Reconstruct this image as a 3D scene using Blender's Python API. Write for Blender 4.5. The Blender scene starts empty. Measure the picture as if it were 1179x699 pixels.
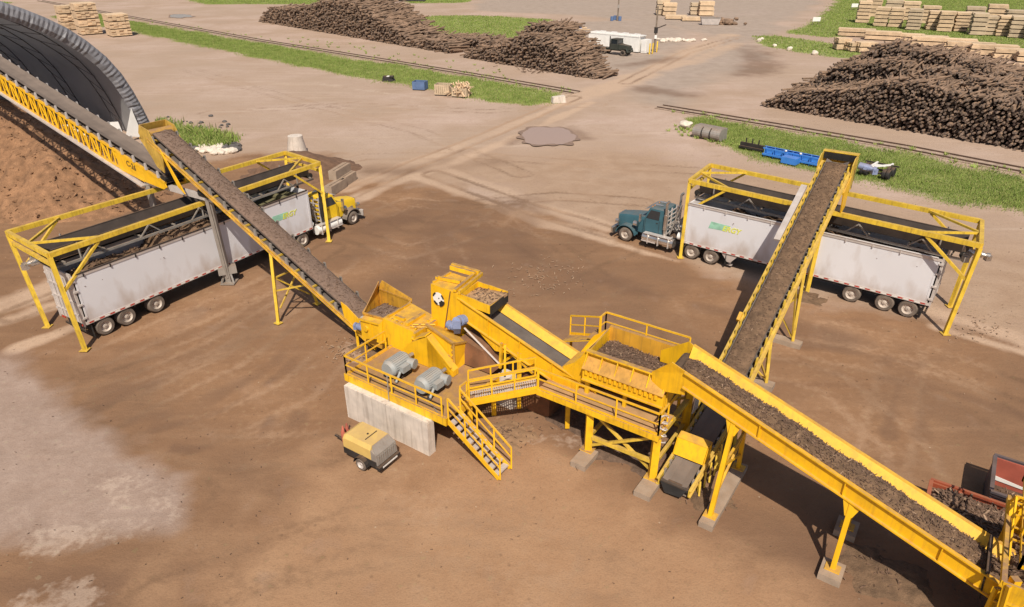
import bpy, bmesh, math, random
import numpy as np
from mathutils import Vector, Matrix, noise
random.seed(7); np.random.seed(7)
PI = math.pi
scene = bpy.context.scene
COL = scene.collection

# ------------------------------------------------------------------ camera (20 m up, pitched 28 degrees down, looking along +Y)
F_PX, PITCH, CAM_H = 797.0, math.radians(28), 20.0
IW, IH = 1179.0, 699.0
cam = bpy.data.cameras.new('camera'); camo = bpy.data.objects.new('camera', cam); COL.objects.link(camo)
camo.location = (0, 0, CAM_H); camo.rotation_euler = (PI/2 - PITCH, 0, 0)
cam.sensor_width = 36; cam.lens = 36*F_PX/IW; cam.clip_end = 5000; cam.clip_start = .5
scene.camera = camo
_s, _c = math.sin(PITCH), math.cos(PITCH)
def G(x, y, z=0.0):
    """survey helper: where the sight line of a photo pixel meets the level z"""
    u, v = x-IW/2, y-IH/2
    t = (CAM_H-z)/(F_PX*_s+v*_c)
    return Vector((u*t, (F_PX*_c-v*_s)*t, z))

# ------------------------------------------------------------------ light
SUN_EL = 52.0
world = bpy.data.worlds.new('World'); scene.world = world; world.use_nodes = True
nt = world.node_tree; bg = nt.nodes['Background']
sky = nt.nodes.new('ShaderNodeTexSky'); sky.sky_type = 'NISHITA'; sky.sun_disc = False
sky.sun_elevation = math.radians(SUN_EL); sky.sun_rotation = PI
sky.dust_density = 2.0
nt.links.new(sky.outputs[0], bg.inputs[0]); bg.inputs[1].default_value = .075
sl = bpy.data.lights.new('sun', 'SUN'); so = bpy.data.objects.new('sun', sl); COL.objects.link(so)
sl.energy = 4.6; sl.angle = math.radians(.55); sl.color = (1, .92, .79)
so.rotation_euler = (math.radians(90-SUN_EL), 0, math.radians(1.5)); so.location = (0, -30, 60)
scene.view_settings.view_transform = 'Standard'; scene.view_settings.look = 'None'
scene.view_settings.gamma = 1; scene.view_settings.exposure = 0.16; scene.view_settings.use_curve_mapping = False
scene.render.engine = 'CYCLES'
scene.cycles.use_denoising = True
scene.cycles.max_bounces = 6

# ------------------------------------------------------------------ materials
MATS = {}
def mat(name, col, rough=.6, metal=0.0, var=.12, scale=1.5, dust=0.0, dustcol=(.27, .155, .085), bump=0.0, bscale=30, spec=.4,
        streak=0.0, rust=0.0, fine=0.0, rnd=0.0, mud=0.0):
    m = bpy.data.materials.new(name); m.use_nodes = True
    n, l = m.node_tree.nodes, m.node_tree.links
    b = n['Principled BSDF']; b.inputs['Roughness'].default_value = rough; b.inputs['Metallic'].default_value = metal
    b.inputs['Specular IOR Level'].default_value = spec
    tc = n.new('ShaderNodeTexCoord')
    oi = n.new('ShaderNodeObjectInfo')
    off = n.new('ShaderNodeVectorMath'); off.operation = 'MULTIPLY_ADD'
    cmb = n.new('ShaderNodeCombineXYZ')
    for i in range(3): l.new(oi.outputs['Random'], cmb.inputs[i])
    l.new(cmb.outputs[0], off.inputs[0]); off.inputs[1].default_value = (37, 53, 71); l.new(tc.outputs['Object'], off.inputs[2])
    co = off.outputs[0]
    def nz(sc, det=4, vec=None):
        t = n.new('ShaderNodeTexNoise'); t.inputs['Scale'].default_value = sc; t.inputs['Detail'].default_value = det
        l.new(vec or co, t.inputs['Vector']); return t.outputs['Fac']
    def mr(src, a, b_, c, d):
        t = n.new('ShaderNodeMapRange'); l.new(src, t.inputs[0])
        for i, x in enumerate((a, b_, c, d)): t.inputs[i+1].default_value = x
        return t.outputs[0]
    def mul(a, b_):
        t = n.new('ShaderNodeMath'); t.operation = 'MULTIPLY'; l.new(a, t.inputs[0]); l.new(b_, t.inputs[1]); return t.outputs[0]
    def mix(fac, a, b_):
        t = n.new('ShaderNodeMix'); t.data_type = 'RGBA'; l.new(fac, t.inputs[0])
        for x, k in ((a, 6), (b_, 7)):
            if isinstance(x, tuple): t.inputs[k].default_value = (*x, 1)
            else: l.new(x, t.inputs[k])
        return t.outputs[2]
    c0 = tuple(x*(1-var) for x in col); c1 = tuple(min(1, x*(1+var)) for x in col)
    c = mix(mr(nz(scale), .3, .7, 0, 1), c0, c1)
    if fine: c = mix(mr(nz(scale*14, 2), .35, .65, 0, fine), c, tuple(x*.45 for x in col))
    if rnd:
        c = mix(mul(oi.outputs['Random'], mr(nz(.01), 0, 1, rnd, rnd)), c, tuple(min(1, x*1.6) for x in col))
    if rust: c = mix(mr(nz(scale*2.3, 6), .52, .68, 0, rust), c, (.16, .06, .025))
    if streak:
        mp = n.new('ShaderNodeMapping'); mp.inputs['Scale'].default_value = (6, 6, .35); l.new(co, mp.inputs[0])
        c = mix(mr(nz(1.2, 5, mp.outputs[0]), .5, .72, 0, streak), c, tuple(x*.5 for x in dustcol))
    if mud:      # mud thrown up on the lower part of a side
        so_ = n.new('ShaderNodeSeparateXYZ'); l.new(tc.outputs['Object'], so_.inputs[0]); mp2 = n.new('ShaderNodeMapping'); mp2.inputs['Scale'].default_value = (1.2, 1.2, .5); l.new(co, mp2.inputs[0])
        ad = n.new('ShaderNodeMath'); ad.operation = 'ADD'; l.new(mr(so_.outputs[2], 1.05, 2.6, .62, 0), ad.inputs[0]); l.new(mr(nz(1.1, 7, mp2.outputs[0]), .3, .7, -.35, .35), ad.inputs[1])
        c = mix(mr(ad.outputs[0], .15, .75, 0, mud), c, (.36, .25, .17))
    if dust:
        g = n.new('ShaderNodeNewGeometry'); sp = n.new('ShaderNodeSeparateXYZ'); l.new(g.outputs['Normal'], sp.inputs[0])
        f = mul(mr(sp.outputs[2], .45, .9, 0, 1), mr(nz(2.6, 5), .3, .62, dust*.4, dust))
        c = mix(f, c, dustcol)
        l.new(mr(f, 0, 1, rough, .95), b.inputs['Roughness'])
    l.new(c, b.inputs['Base Color'])
    if bump:
        bp = n.new('ShaderNodeBump'); bp.inputs['Strength'].default_value = bump; bp.inputs['Distance'].default_value = .05
        l.new(nz(bscale, 5), bp.inputs['Height']); l.new(bp.outputs[0], b.inputs['Normal'])
    MATS[name] = m; return m
def fabric(m, col, f):
    """thin cloth lets some daylight through"""
    n, l = m.node_tree.nodes, m.node_tree.links; t = n.new('ShaderNodeBsdfTranslucent'); t.inputs[0].default_value = (*col, 1)
    x = n.new('ShaderNodeMixShader'); x.inputs[0].default_value = f; out = [q for q in n if q.type == 'OUTPUT_MATERIAL'][0]
    l.new(n['Principled BSDF'].outputs[0], x.inputs[1]); l.new(t.outputs[0], x.inputs[2]); l.new(x.outputs[0], out.inputs[0])
YEL = mat('yellow_paint', (.82, .47, .014), .48, dust=1.0, var=.14, scale=.9, streak=.38, rust=.28)
YELP = mat('clean_yellow_paint', (.84, .465, .012), .42, dust=.6, var=.09, scale=.9, streak=.22, rust=.15)
YELD = mat('faded_yellow_paint', (.66, .44, .055), .5, dust=.5, var=.14, streak=.3, rust=.2)
YELF = mat('frame_yellow_paint', (.72, .48, .045), .5, dust=.5, var=.14, streak=.4, rust=.2)
OCH = mat('dusty_ochre_paint', (.45, .25, .045), .7, dust=.9, var=.2, streak=.4)
RUST_SHADE = mat('rust_and_shade_brown', (.17, .075, .035), .8, var=.3, dust=.4, streak=.3)  # rusty steel, also the painted shade below the lifting conveyor
STEEL = mat('grey_steel', (.34, .31, .28), .5, .3, dust=.5, var=.15, streak=.25)
PALE = mat('pale_galvanised_steel', (.58, .53, .50), .45, .25, dust=.3, var=.12)
ALU = mat('dusty_aluminium_panel', (.70, .685, .71), .5, .05, var=.05, scale=.3, streak=0, dust=.15, mud=.55)
ALUR = mat('bare_aluminium_rail', (.68, .63, .60), .35, .4, var=.1, dust=.2)
RUBBER = mat('black_rubber', (.022, .020, .019), .75, var=.3, dust=.35)
TYRE = mat('dusty_tyre', (.155, .122, .098), .9, var=.3, scale=3, dust=.3)
DARK = mat('dark_steel', (.035, .031, .03), .6, .2, dust=.4, var=.3)
BELT = mat('worn_belt', (.12, .098, .085), .7, var=.2, scale=1.2, streak=.1)
BELTC = mat('dusty_belt', (.165, .125, .10), .8, var=.15, scale=1.2)
CONC = mat('pale_concrete', (.60, .52, .45), .9, var=.12, scale=2.2, streak=.35, bump=.25)
CONCD = mat('dusty_concrete', (.34, .26, .195), .9, var=.15, scale=2, bump=.25, dust=.4)
MOTG = mat('grey_motor_paint', (.31, .325, .322), .45, dust=.55, dustcol=(.36, .28, .21), var=.12)
MOTB = mat('blue_grey_paint', (.20, .24, .38), .5, dust=.3, var=.2)
WHITE = mat('white_paint', (.78, .76, .73), .5, dust=.2, var=.05)
RIM = mat('dusty_rim', (.50, .43, .37), .5, .1, var=.15, dust=.3)
CHROME = mat('dusty_chrome', (.62, .58, .54), .25, .85, var=.15, dust=.4)
GLASS = mat('dark_glass', (.025, .03, .035), .08, spec=.8, var=.1)
GREENP = mat('teal_truck_paint', (.045, .115, .145), .35, dust=.3, var=.1)
YTRUCK = mat('yellow_truck_paint', (.80, .52, .02), .38, dust=.3, var=.08)
OLIVE = mat('dark_olive_paint', (.045, .05, .042), .5, dust=.3, var=.2)
BLUE = mat('bright_blue_paint', (.045, .21, .62), .5, dust=.25, var=.12)
BLUED = mat('dull_blue_plastic', (.10, .16, .30), .6, dust=.3, var=.15)
RED = mat('rusty_red_paint', (.34, .075, .035), .65, dust=.35, var=.2, rust=.4)
REDC = mat('dull_red_paint', (.36, .09, .06), .6, var=.2)
TANP = mat('tan_yellow_paint', (.62, .42, .13), .5, dust=.55, dustcol=(.42, .27, .13), var=.1)
WOOD = mat('fresh_lumber', (.62, .45, .29), .8, var=.25, scale=.9, fine=.5, rnd=.3)
WOODG = mat('weathered_lumber', (.52, .40, .275), .85, var=.2, scale=.9, fine=.5, rnd=.25)
STICK = mat('dark_lumber_gap', (.10, .065, .045), .9, var=.3)
BARK = mat('bark', (.245, .160, .108), .95, var=.5, scale=.8, fine=.5)
LOGEND = mat('weathered_log_end', (.17, .125, .098), .9, var=.9, scale=1.6)
MULCH = mat('bark_mulch', (.170, .103, .060), .95, var=.35, scale=3, fine=.5, bump=.8, bscale=16)
MULCHD = mat('dark_bark_mulch', (.135, .085, .058), .95, var=.35, scale=5, fine=.5, bump=.7, bscale=22)
MULCHP = mat('fine_bark_mulch', (.205, .135, .100), .95, var=.18, scale=6, fine=.5, bump=.5, bscale=40)
PILEM = mat('reddish_bark_mulch', (.285, .152, .080), .95, var=.38, scale=1.6, fine=.7, bump=1.0, bscale=5)
CHIP = mat('wood_chip', (.14, .084, .055), .9, var=.5, scale=9)
CHIPL = mat('pale_wood_chip', (.33, .22, .145), .9, var=.4, scale=9)
SKIRT = mat('dusty_dark_plate', (.062, .047, .040), .75, var=.25, dust=.3)
COVER = mat('silver_fabric', (.40, .39, .40), .55, var=.10, scale=.6)
LINER = mat('dark_fabric_liner', (.42, .42, .43), .7, var=.2, scale=.25, streak=.2)
fabric(COVER, (.80, .79, .79), .35); fabric(LINER, (.70, .69, .70), .40)
ROCKW = mat('white_rock', (.62, .54, .45), .9, var=.15, bump=.4, bscale=6)
ROCKD = mat('dark_rubble', (.10, .09, .085), .9, var=.4, bump=.4, bscale=6)
POLE = mat('weathered_pole', (.20, .155, .12), .9, var=.2, streak=.3)
GRN = mat('green_lettering', (.30, .55, .41), .6, var=.18, scale=3)
LIME = mat('yellow_lettering', (.72, .72, .10), .6, var=.1)
BLACKP = mat('black_paint', (.02, .02, .02), .6)
TARPG = mat('olive_mesh_tarp', (.13, .115, .06), .85, var=.2)

# ------------------------------------------------------------------ mesh builder
class MB:
    def __init__(s, T=None): s.v = []; s.f = []; s.m = []; s.T = T; s.mi = 0; s.st = []
    def add(s, pts, faces):
        o = len(s.v); s.st.append((o, len(s.f)))
        s.v += [tuple(s.T(*p)) if s.T else tuple(p) for p in pts]
        s.f += [tuple(i+o for i in f) for f in faces]; s.m += [s.mi]*len(faces); return s
    BF = [(0, 3, 2, 1), (4, 5, 6, 7), (0, 1, 5, 4), (1, 2, 6, 5), (2, 3, 7, 6), (3, 0, 4, 7)]
    def box(s, x0, x1, y0, y1, z0, z1):
        return s.add([(x0, y0, z0), (x1, y0, z0), (x1, y1, z0), (x0, y1, z0), (x0, y0, z1), (x1, y0, z1), (x1, y1, z1), (x0, y1, z1)], MB.BF)
    def hexa(s, p): return s.add(p, MB.BF)            # 4 bottom, 4 top
    def beam(s, p, q, w, h=None, up=(0, 0, 1)):
        h = h or w; p = Vector(p); q = Vector(q); d = (q-p).normalized(); up = Vector(up)
        sd = d.cross(up)
        if sd.length < 1e-3: sd = d.cross(Vector((0, 1, 0)))
        sd.normalize(); u2 = sd.cross(d).normalized(); a = sd*(w/2); b = u2*(h/2)
        return s.add([p-a-b, p+a-b, p+a+b, p-a+b, q-a-b, q+a-b, q+a+b, q-a+b], [(0, 1, 2, 3), (7, 6, 5, 4), (0, 4, 5, 1), (1, 5, 6, 2), (2, 6, 7, 3), (3, 7, 4, 0)])
    def tube(s, p, q, r, n=10, r2=None, cap=True):
        r2 = r if r2 is None else r2
        p = Vector(p); q = Vector(q); d = (q-p).normalized()
        a = d.cross(Vector((0, 0, 1)))
        if a.length < 1e-3: a = d.cross(Vector((0, 1, 0)))
        a.normalize(); b = d.cross(a)
        pts = []
        for c, rr in ((p, r), (q, r2)):
            for i in range(n):
                t = 2*PI*i/n; pts.append(c+a*(rr*math.cos(t))+b*(rr*math.sin(t)))
        fs = [(i, (i+1) % n, n+(i+1) % n, n+i) for i in range(n)]
        if cap: fs += [tuple(range(n-1, -1, -1)), tuple(range(n, 2*n))]
        return s.add(pts, fs)
    def prism(s, poly, d):
        """closed polygon (3D points) pushed along vector d"""
        n = len(poly); d = Vector(d); P = [Vector(p) for p in poly]
        return s.add(P+[p+d for p in P], [tuple(range(n-1, -1, -1)), tuple(range(n, 2*n))]+[(i, (i+1) % n, n+(i+1) % n, n+i) for i in range(n)])
    def plate(s, poly, th):
        P = [Vector(p) for p in poly]; nrm = (P[1]-P[0]).cross(P[2]-P[0]).normalized()
        return s.prism([p-nrm*(th/2) for p in P], nrm*th)
    def lathe(s, c, prof, n=24, axis='y', cap=(1, 1)):
        """rings (offset along axis, radius) about point c"""
        pts = []
        for o, r in prof:
            for i in range(n):
                t = 2*PI*i/n; a, b = r*math.cos(t), r*math.sin(t)
                pts.append({'y': (c[0]+a, c[1]+o, c[2]+b), 'x': (c[0]+o, c[1]+a, c[2]+b), 'z': (c[0]+a, c[1]+b, c[2]+o)}[axis])
        fs = [(k*n+i, k*n+(i+1) % n, (k+1)*n+(i+1) % n, (k+1)*n+i) for k in range(len(prof)-1) for i in range(n)]
        fs += ([tuple(range(n-1, -1, -1))] if cap[0] else [])+([tuple(range((len(prof)-1)*n, len(prof)*n))] if cap[1] else [])
        return s.add(pts, fs)
    def each(s, name, mt, parent, **k):
        """one mesh object per added piece"""
        st = s.st+[(len(s.v), len(s.f))]
        for (v0, f0), (v1, f1) in zip(st[:-1], st[1:]):
            b = MB(); b.v = s.v[v0:v1]; b.f = [tuple(i-v0 for i in f) for f in s.f[f0:f1]]; b.m = s.m[f0:f1]; o = b.build(name, mt, parent, **k)
        return o
    def build(s, name, mt, parent=None, local=False, smooth=False, recalc=True, base=None):
        me = bpy.data.meshes.new(name)
        o = bpy.data.objects.new(name, me); COL.objects.link(o)
        off = Vector((0, 0, 0))
        if parent is not None:
            o.parent = parent
            if not local:
                p = parent
                while p is not None: off = off+p.location; p = p.parent
        elif base is not None:
            off = Vector(base); o.location = off
        me.from_pydata([tuple(Vector(v)-off) for v in s.v] if off.length else s.v, [], s.f)
        for m in (mt if isinstance(mt, (list, tuple)) else [mt]): me.materials.append(m)
        if isinstance(mt, (list, tuple)) and len(mt) > 1: me.polygons.foreach_set('material_index', s.m)
        if recalc:
            bm = bmesh.new(); bm.from_mesh(me); bmesh.ops.recalc_face_normals(bm, faces=bm.faces); bm.to_mesh(me); bm.free()
        if smooth:
            me.polygons.foreach_set('use_smooth', [True]*len(me.polygons))
            try: me.set_sharp_from_angle(angle=math.radians(40))
            except Exception: pass
        me.update()
        return o

def tag(o, label=None, cat=None, group=None, kind=None):
    if label: o['label'] = label
    if cat: o['category'] = cat
    if group: o['group'] = group
    if kind: o['kind'] = kind
    return o
def thing(name, label, cat, loc, rz=0, group=None):
    o = bpy.data.objects.new(name, None); COL.objects.link(o); o.location = loc; o.rotation_euler = (0, 0, rz)
    o.empty_display_size = .3
    return tag(o, label, cat, group)
def copy_tree(o, parent=None):
    c = o.copy(); COL.objects.link(c); c.parent = parent
    for ch in list(o.children): copy_tree(ch, c)
    return c
def text_mesh(body, size, extr=.006, shear=0, bold=0):
    cu = bpy.data.curves.new('lettering', 'FONT'); cu.body = body; cu.size = size; cu.extrude = extr; cu.shear = shear; cu.offset = bold
    cu.align_x = 'CENTER'; cu.align_y = 'CENTER'; cu.resolution_u = 3
    t = bpy.data.objects.new('lettering', cu); COL.objects.link(t)
    dg = bpy.context.evaluated_depsgraph_get(); me = bpy.data.meshes.new_from_object(t.evaluated_get(dg))
    bpy.data.objects.remove(t); bpy.data.curves.remove(cu); return me
def lettering(body, size, mt, parent, M, name='lettering', **k):
    me = text_mesh(body, size, **k); me.materials.clear(); me.materials.append(mt)
    o = bpy.data.objects.new(name, me); COL.objects.link(o); o.parent = parent; o.matrix_local = M; return o
def nv(x, y, z=0): return noise.noise(Vector((x, y, z)))
def fbm(x, y, z=0, o=4):
    a, f, r = 1, 1, 0
    for _ in range(o): r += a*nv(x*f, y*f, z+f); a *= .5; f *= 2.1
    return r
def rock(mb, c, r, sq=.75, seed=0, n=1):
    """one irregular stone"""
    bm = bmesh.new(); bmesh.ops.create_icosphere(bm, subdivisions=n+1, radius=1)
    pts = []
    for v in bm.verts:
        k = 1+.35*nv(v.co.x*1.3+seed*7, v.co.y*1.3, v.co.z*1.3)
        pts.append((c[0]+v.co.x*r*k, c[1]+v.co.y*r*k, c[2]+v.co.z*r*k*sq))
    mb.add(pts, [tuple(v.index for v in f.verts) for f in bm.faces]); bm.free()
def chip(mb, c, L, w, rz=None, tilt=None):
    rz = random.uniform(0, PI) if rz is None else rz; tilt = random.gauss(0, .35) if tilt is None else tilt
    d = Vector((math.cos(rz)*math.cos(tilt), math.sin(rz)*math.cos(tilt), math.sin(tilt)))*(L/2)
    mb.beam(Vector(c)-d, Vector(c)+d, w, w*random.uniform(.3, .8))
# ================================================================== GROUND
_rs = np.random.RandomState(3); _VN = _rs.rand(256, 256)
def vnoise(X, Y, sc, o=3):
    r = 0; a = 1.0; t = 0
    for k in range(o):
        x = X/sc*2**k+17.3*k; y = Y/sc*2**k+9.1*k
        xi = np.floor(x).astype(int); yi = np.floor(y).astype(int); fx = x-xi; fy = y-yi
        fx = fx*fx*(3-2*fx); fy = fy*fy*(3-2*fy)
        g = lambda i, j: _VN[(xi+i) % 256, (yi+j) % 256]
        r = r+a*((g(0, 0)*(1-fx)+g(1, 0)*fx)*(1-fy)+(g(0, 1)*(1-fx)+g(1, 1)*fx)*fy); t += a; a *= .5
    return r/t-.5
def sdist(X, Y, poly):
    d = np.full(X.shape, 1e9); ins = np.zeros(X.shape, bool); n = len(poly)
    for i in range(n):
        (ax, ay), (bx, by) = poly[i], poly[(i+1) % n]
        ex, ey = bx-ax, by-ay; L2 = ex*ex+ey*ey+1e-9
        t = np.clip(((X-ax)*ex+(Y-ay)*ey)/L2, 0, 1)
        d = np.minimum(d, np.hypot(X-ax-t*ex, Y-ay-t*ey))
        c = ((ay > Y) != (by > Y)) & (X < (bx-ax)*(Y-ay)/(by-ay+1e-12)+ax); ins ^= c
    return np.where(ins, d, -d)
def pdist(X, Y, line):
    d = np.full(X.shape, 1e9)
    for (ax, ay), (bx, by) in zip(line[:-1], line[1:]):
        ex, ey = bx-ax, by-ay; L2 = ex*ex+ey*ey+1e-9
        t = np.clip(((X-ax)*ex+(Y-ay)*ey)/L2, 0, 1); d = np.minimum(d, np.hypot(X-ax-t*ex, Y-ay-t*ey))
    return d
def sst(x, a, b): t = np.clip((x-a)/(b-a), 0, 1); return t*t*(3-2*t)
def W(pxs): return [tuple(G(x, y)[:2]) for x, y in pxs]
Z_BROWN = W([(-400, 215), (-40, 222), (60, 232), (170, 218), (215, 185), (300, 172), (390, 178), (412, 205), (470, 207), (520, 214), (570, 226), (640, 242), (705, 264), (760, 285), (900, 335), (1000, 352), (1060, 366), (1180, 396), (1700, 470), (2200, 900), (600, 1500), (-1200, 900)])
Z_MID = W([(380, 170), (460, 180), (560, 165), (640, 172), (760, 168), (860, 190), (1000, 235), (1180, 275), (1400, 330), (1400, 420), (1180, 402), (760, 305), (640, 250), (500, 215), (410, 215)])
Z_GREY = W([(-300, 400), (0, 400), (40, 412), (72, 438), (82, 470), (118, 490), (160, 512), (205, 535), (222, 560), (214, 592), (190, 612), (150, 615), (110, 622), (70, 628), (0, 630), (-300, 660)])
GRASS_NEAR = [W([(165, 27), (240, 40), (330, 55), (420, 70), (500, 82), (570, 93), (640, 109), (650, 118), (610, 122), (560, 116), (470, 98), (400, 86), (330, 72), (240, 54), (160, 38), (60, 20), (90, 12)]),
              W([(800, 135), (850, 142), (930, 158), (1010, 172), (1090, 187), (1179, 206), (1400, 262), (1400, 310), (1179, 243), (1110, 234), (1040, 218), (980, 205), (900, 188), (850, 172), (815, 155), (795, 145)])]
GRASS_FAR = [W([(462, 19), (540, 18), (628, 22), (642, 33), (655, 47), (610, 50), (560, 48), (500, 44), (470, 34)]),
             W([(905, 38), (940, 22), (965, 0), (985, -14), (1300, -14), (1300, 75), (1179, 62), (1100, 48), (1010, 42), (960, 43)]),
             W([(875, 42), (892, 40), (930, 45), (985, 54), (995, 66), (965, 66), (915, 60), (880, 52)]),
             W([(190, -6), (380, -6), (365, 5), (240, 5)]), W([(462, -3), (545, -3), (540, 3), (470, 4)]), W([(-60, -2), (8, 2), (2, 8), (-60, 12)]),
             W([(612, 40), (672, 40), (668, 52), (640, 50)])]
GRASS_TUFT = W([(180, 138), (192, 140), (212, 150), (240, 156), (268, 161), (270, 168), (245, 172), (222, 170), (200, 160), (183, 150)])
ASPH = [W([(545, -8), (960, -12), (905, 30), (870, 45), (880, 66), (850, 90), (800, 108), (770, 118), (700, 90), (790, 62), (820, 40), (740, 22), (545, 12)]),
        W([(640, 28), (760, 22), (800, 48), (770, 78), (700, 82), (650, 60)])]
PALES = [(W([(395, 218), (440, 200), (500, 178), (580, 148), (650, 118), (720, 88)]), .9), (W([(400, 232), (450, 212), (520, 188), (600, 155), (680, 118)]), .9),
        (W([(505, 192), (560, 212), (620, 236), (705, 262)]), .9), (W([(480, 205), (550, 228), (620, 255), (700, 275)]), .8),
        (W([(1060, 352), (1100, 366), (1160, 386), (1260, 425)]), .9), (W([(1080, 378), (1179, 405), (1300, 440)]), .6),
        (W([(0, 352), (45, 338), (95, 312)]), 1.3), (W([(-20, 375), (30, 362), (70, 350)]), .8), (W([(640, 118), (720, 95), (790, 62), (840, 40)]), 2.8), (W([(720, 88), (800, 70), (850, 50)]), 2.0),
        (W([(680, 272), (780, 300)]), .5), (W([(20, 400), (60, 385), (95, 372)]), .6)]
DARKS = [(W([(100, 470), (180, 430), (260, 395), (330, 345), (350, 330)]), .55), (W([(120, 490), (220, 470), (300, 430), (350, 380)]), .35), (W([(150, 400), (240, 380), (300, 350)]), .5), (W([(110, 455), (200, 415), (300, 385)]), .3), (W([(180, 492), (260, 470), (330, 425), (372, 372)]), .22),
         (W([(430, 262), (500, 240), (560, 250), (610, 232), (600, 270)]), 1.3), (W([(400, 300), (480, 275), (560, 285)]), 1.2), (W([(620, 310), (680, 320), (760, 340)]), .9), (W([(720, 76), (780, 66)]), 1.6), (W([(865, 85), (880, 70), (868, 55)]), 3), (W([(745, 103), (790, 108)]), 2.2), (W([(590, 165), (620, 150), (660, 150), (672, 158)]), 1.1), (W([(440, 195), (560, 186)]), 1.6), (W([(1000, 395), (900, 375), (800, 350)]), .7), (W([(470, 300), (560, 300), (640, 320)]), 2.2), (W([(440, 340), (520, 250), (600, 290)]), 1.6),
         (W([(960, 430), (1060, 440), (1150, 470)]), .4), (W([(1000, 410), (1100, 450), (1179, 480)]), .3), (W([(1020, 500), (1035, 440)]), .3), (W([(1060, 500), (1065, 450)]), .3), (W([(300, 500), (308, 480)]), .25), (W([(340, 500), (348, 478)]), .25),
         (W([(820, 585), (900, 620), (950, 640)]), .8), (W([(200, 515), (320, 512)]), .2), (W([(0, 680), (60, 672), (110, 690)]), .5), (W([(40, 655), (130, 670)]), .35), (W([(0, 308), (60, 290), (95, 283)]), .8), (W([(640, 420), (590, 480), (660, 500)]), .7), (W([(930, 395), (1060, 420)]), .4)]
SPOTS = [(W([(135, 560), (200, 600), (150, 610), (60, 618)]), .5), (W([(215, 622), (228, 632)]), .35), (W([(80, 622), (30, 628)]), .3), (W([(40, 690), (80, 684), (105, 700)]), .55), (W([(80, 690), (95, 670)]), .3),
         (W([(590, 505), (640, 500), (680, 512)]), .6), (W([(395, 395), (430, 420)]), .4), (W([(230, 46), (330, 70), (400, 86), (470, 102)]), .5), (W([(360, 95), (440, 106), (520, 118)]), .6), (W([(180, 45), (260, 58)]), .5)]
def axis(lo, hi, fn):
    out = [lo]
    while out[-1] < hi: out.append(out[-1]+fn(out[-1]))
    return np.array(out)
xs = axis(-1500, 1500, lambda x: .34 if -34 <= x <= 30 else min(60, .34+max(-34-x, x-30)*.035 if x > 30 else max(.34, .34+(-34-x)*.035)))
xs = np.unique(np.concatenate([-axis(34, 1500, lambda x: min(80, .34+(x-34)*.03))[::-1], axis(-34, 34, lambda x: .24), axis(34, 1500, lambda x: min(80, .34+(x-34)*.03))]))
ys = np.concatenate([axis(-400, 10, lambda y: max(.34, min(60, (10-y)*.2)))[:-1], axis(10, 64, lambda y: .24)[:-1], axis(64, 1800, lambda y: min(90, .34+(y-64)*.012))])
X, Y = np.meshgrid(xs, ys)
def edge_noise(sc, amp): return vnoise(X, Y, sc)*amp
far = np.clip(Y/60, .5, 4)
brown = sst(sdist(X, Y, Z_BROWN)+edge_noise(8, 4)+edge_noise(2.5, 2), -2.4, 2.6)
mid = sst(sdist(X, Y, Z_MID)+edge_noise(9, 9), -6, 7)
pale = np.zeros(X.shape); dark = np.zeros(X.shape); spot = np.zeros(X.shape)
for ln, w in PALES: pale = np.maximum(pale, sst(-(pdist(X, Y, ln)+edge_noise(3, 1.2)), -w*1.5, -w*.3)*(.75+vnoise(X, Y, 8)))
for ln, w in DARKS: dark = np.maximum(dark, sst(-(pdist(X, Y, ln)+edge_noise(2.5, 1.5)), -w*2.2, -w*.2)*(.65+vnoise(X, Y, 4)*1.3))
for ln, w in SPOTS: spot = np.maximum(spot, sst(-(pdist(X, Y, ln)+edge_noise(1.2, 1.6)), -w*2.2, -w*.2)*(.6+vnoise(X, Y, 1.5)*1.6))
grey = sst(sdist(X, Y, Z_GREY)+edge_noise(5, 3)+edge_noise(1.4, 1.1)+edge_noise(.8, .5), -1.0, 1.5)
green = np.zeros(X.shape)
for p in GRASS_NEAR: green = np.maximum(green, sst(sdist(X, Y, p)+edge_noise(2.2, 2.6)+edge_noise(7, 3), -1.2, 1.6))
for p in GRASS_FAR: green = np.maximum(green, sst(sdist(X, Y, p)+edge_noise(5, 5), -.8, 1.5))
green = np.maximum(green, sst(sdist(X, Y, GRASS_TUFT)+edge_noise(1.2, 1.6), -.2, .8))
sand = sst(sdist(X, Y, W([(330, 500), (480, 540), (620, 500), (760, 590), (900, 640), (1000, 760), (300, 800), (120, 680), (240, 620), (310, 560)]))+edge_noise(5, 5), -2.5, 3.5)
asph = np.zeros(X.shape)
for p in ASPH: asph = np.maximum(asph, sst(sdist(X, Y, p)+edge_noise(16, 12), -5, 5))
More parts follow.
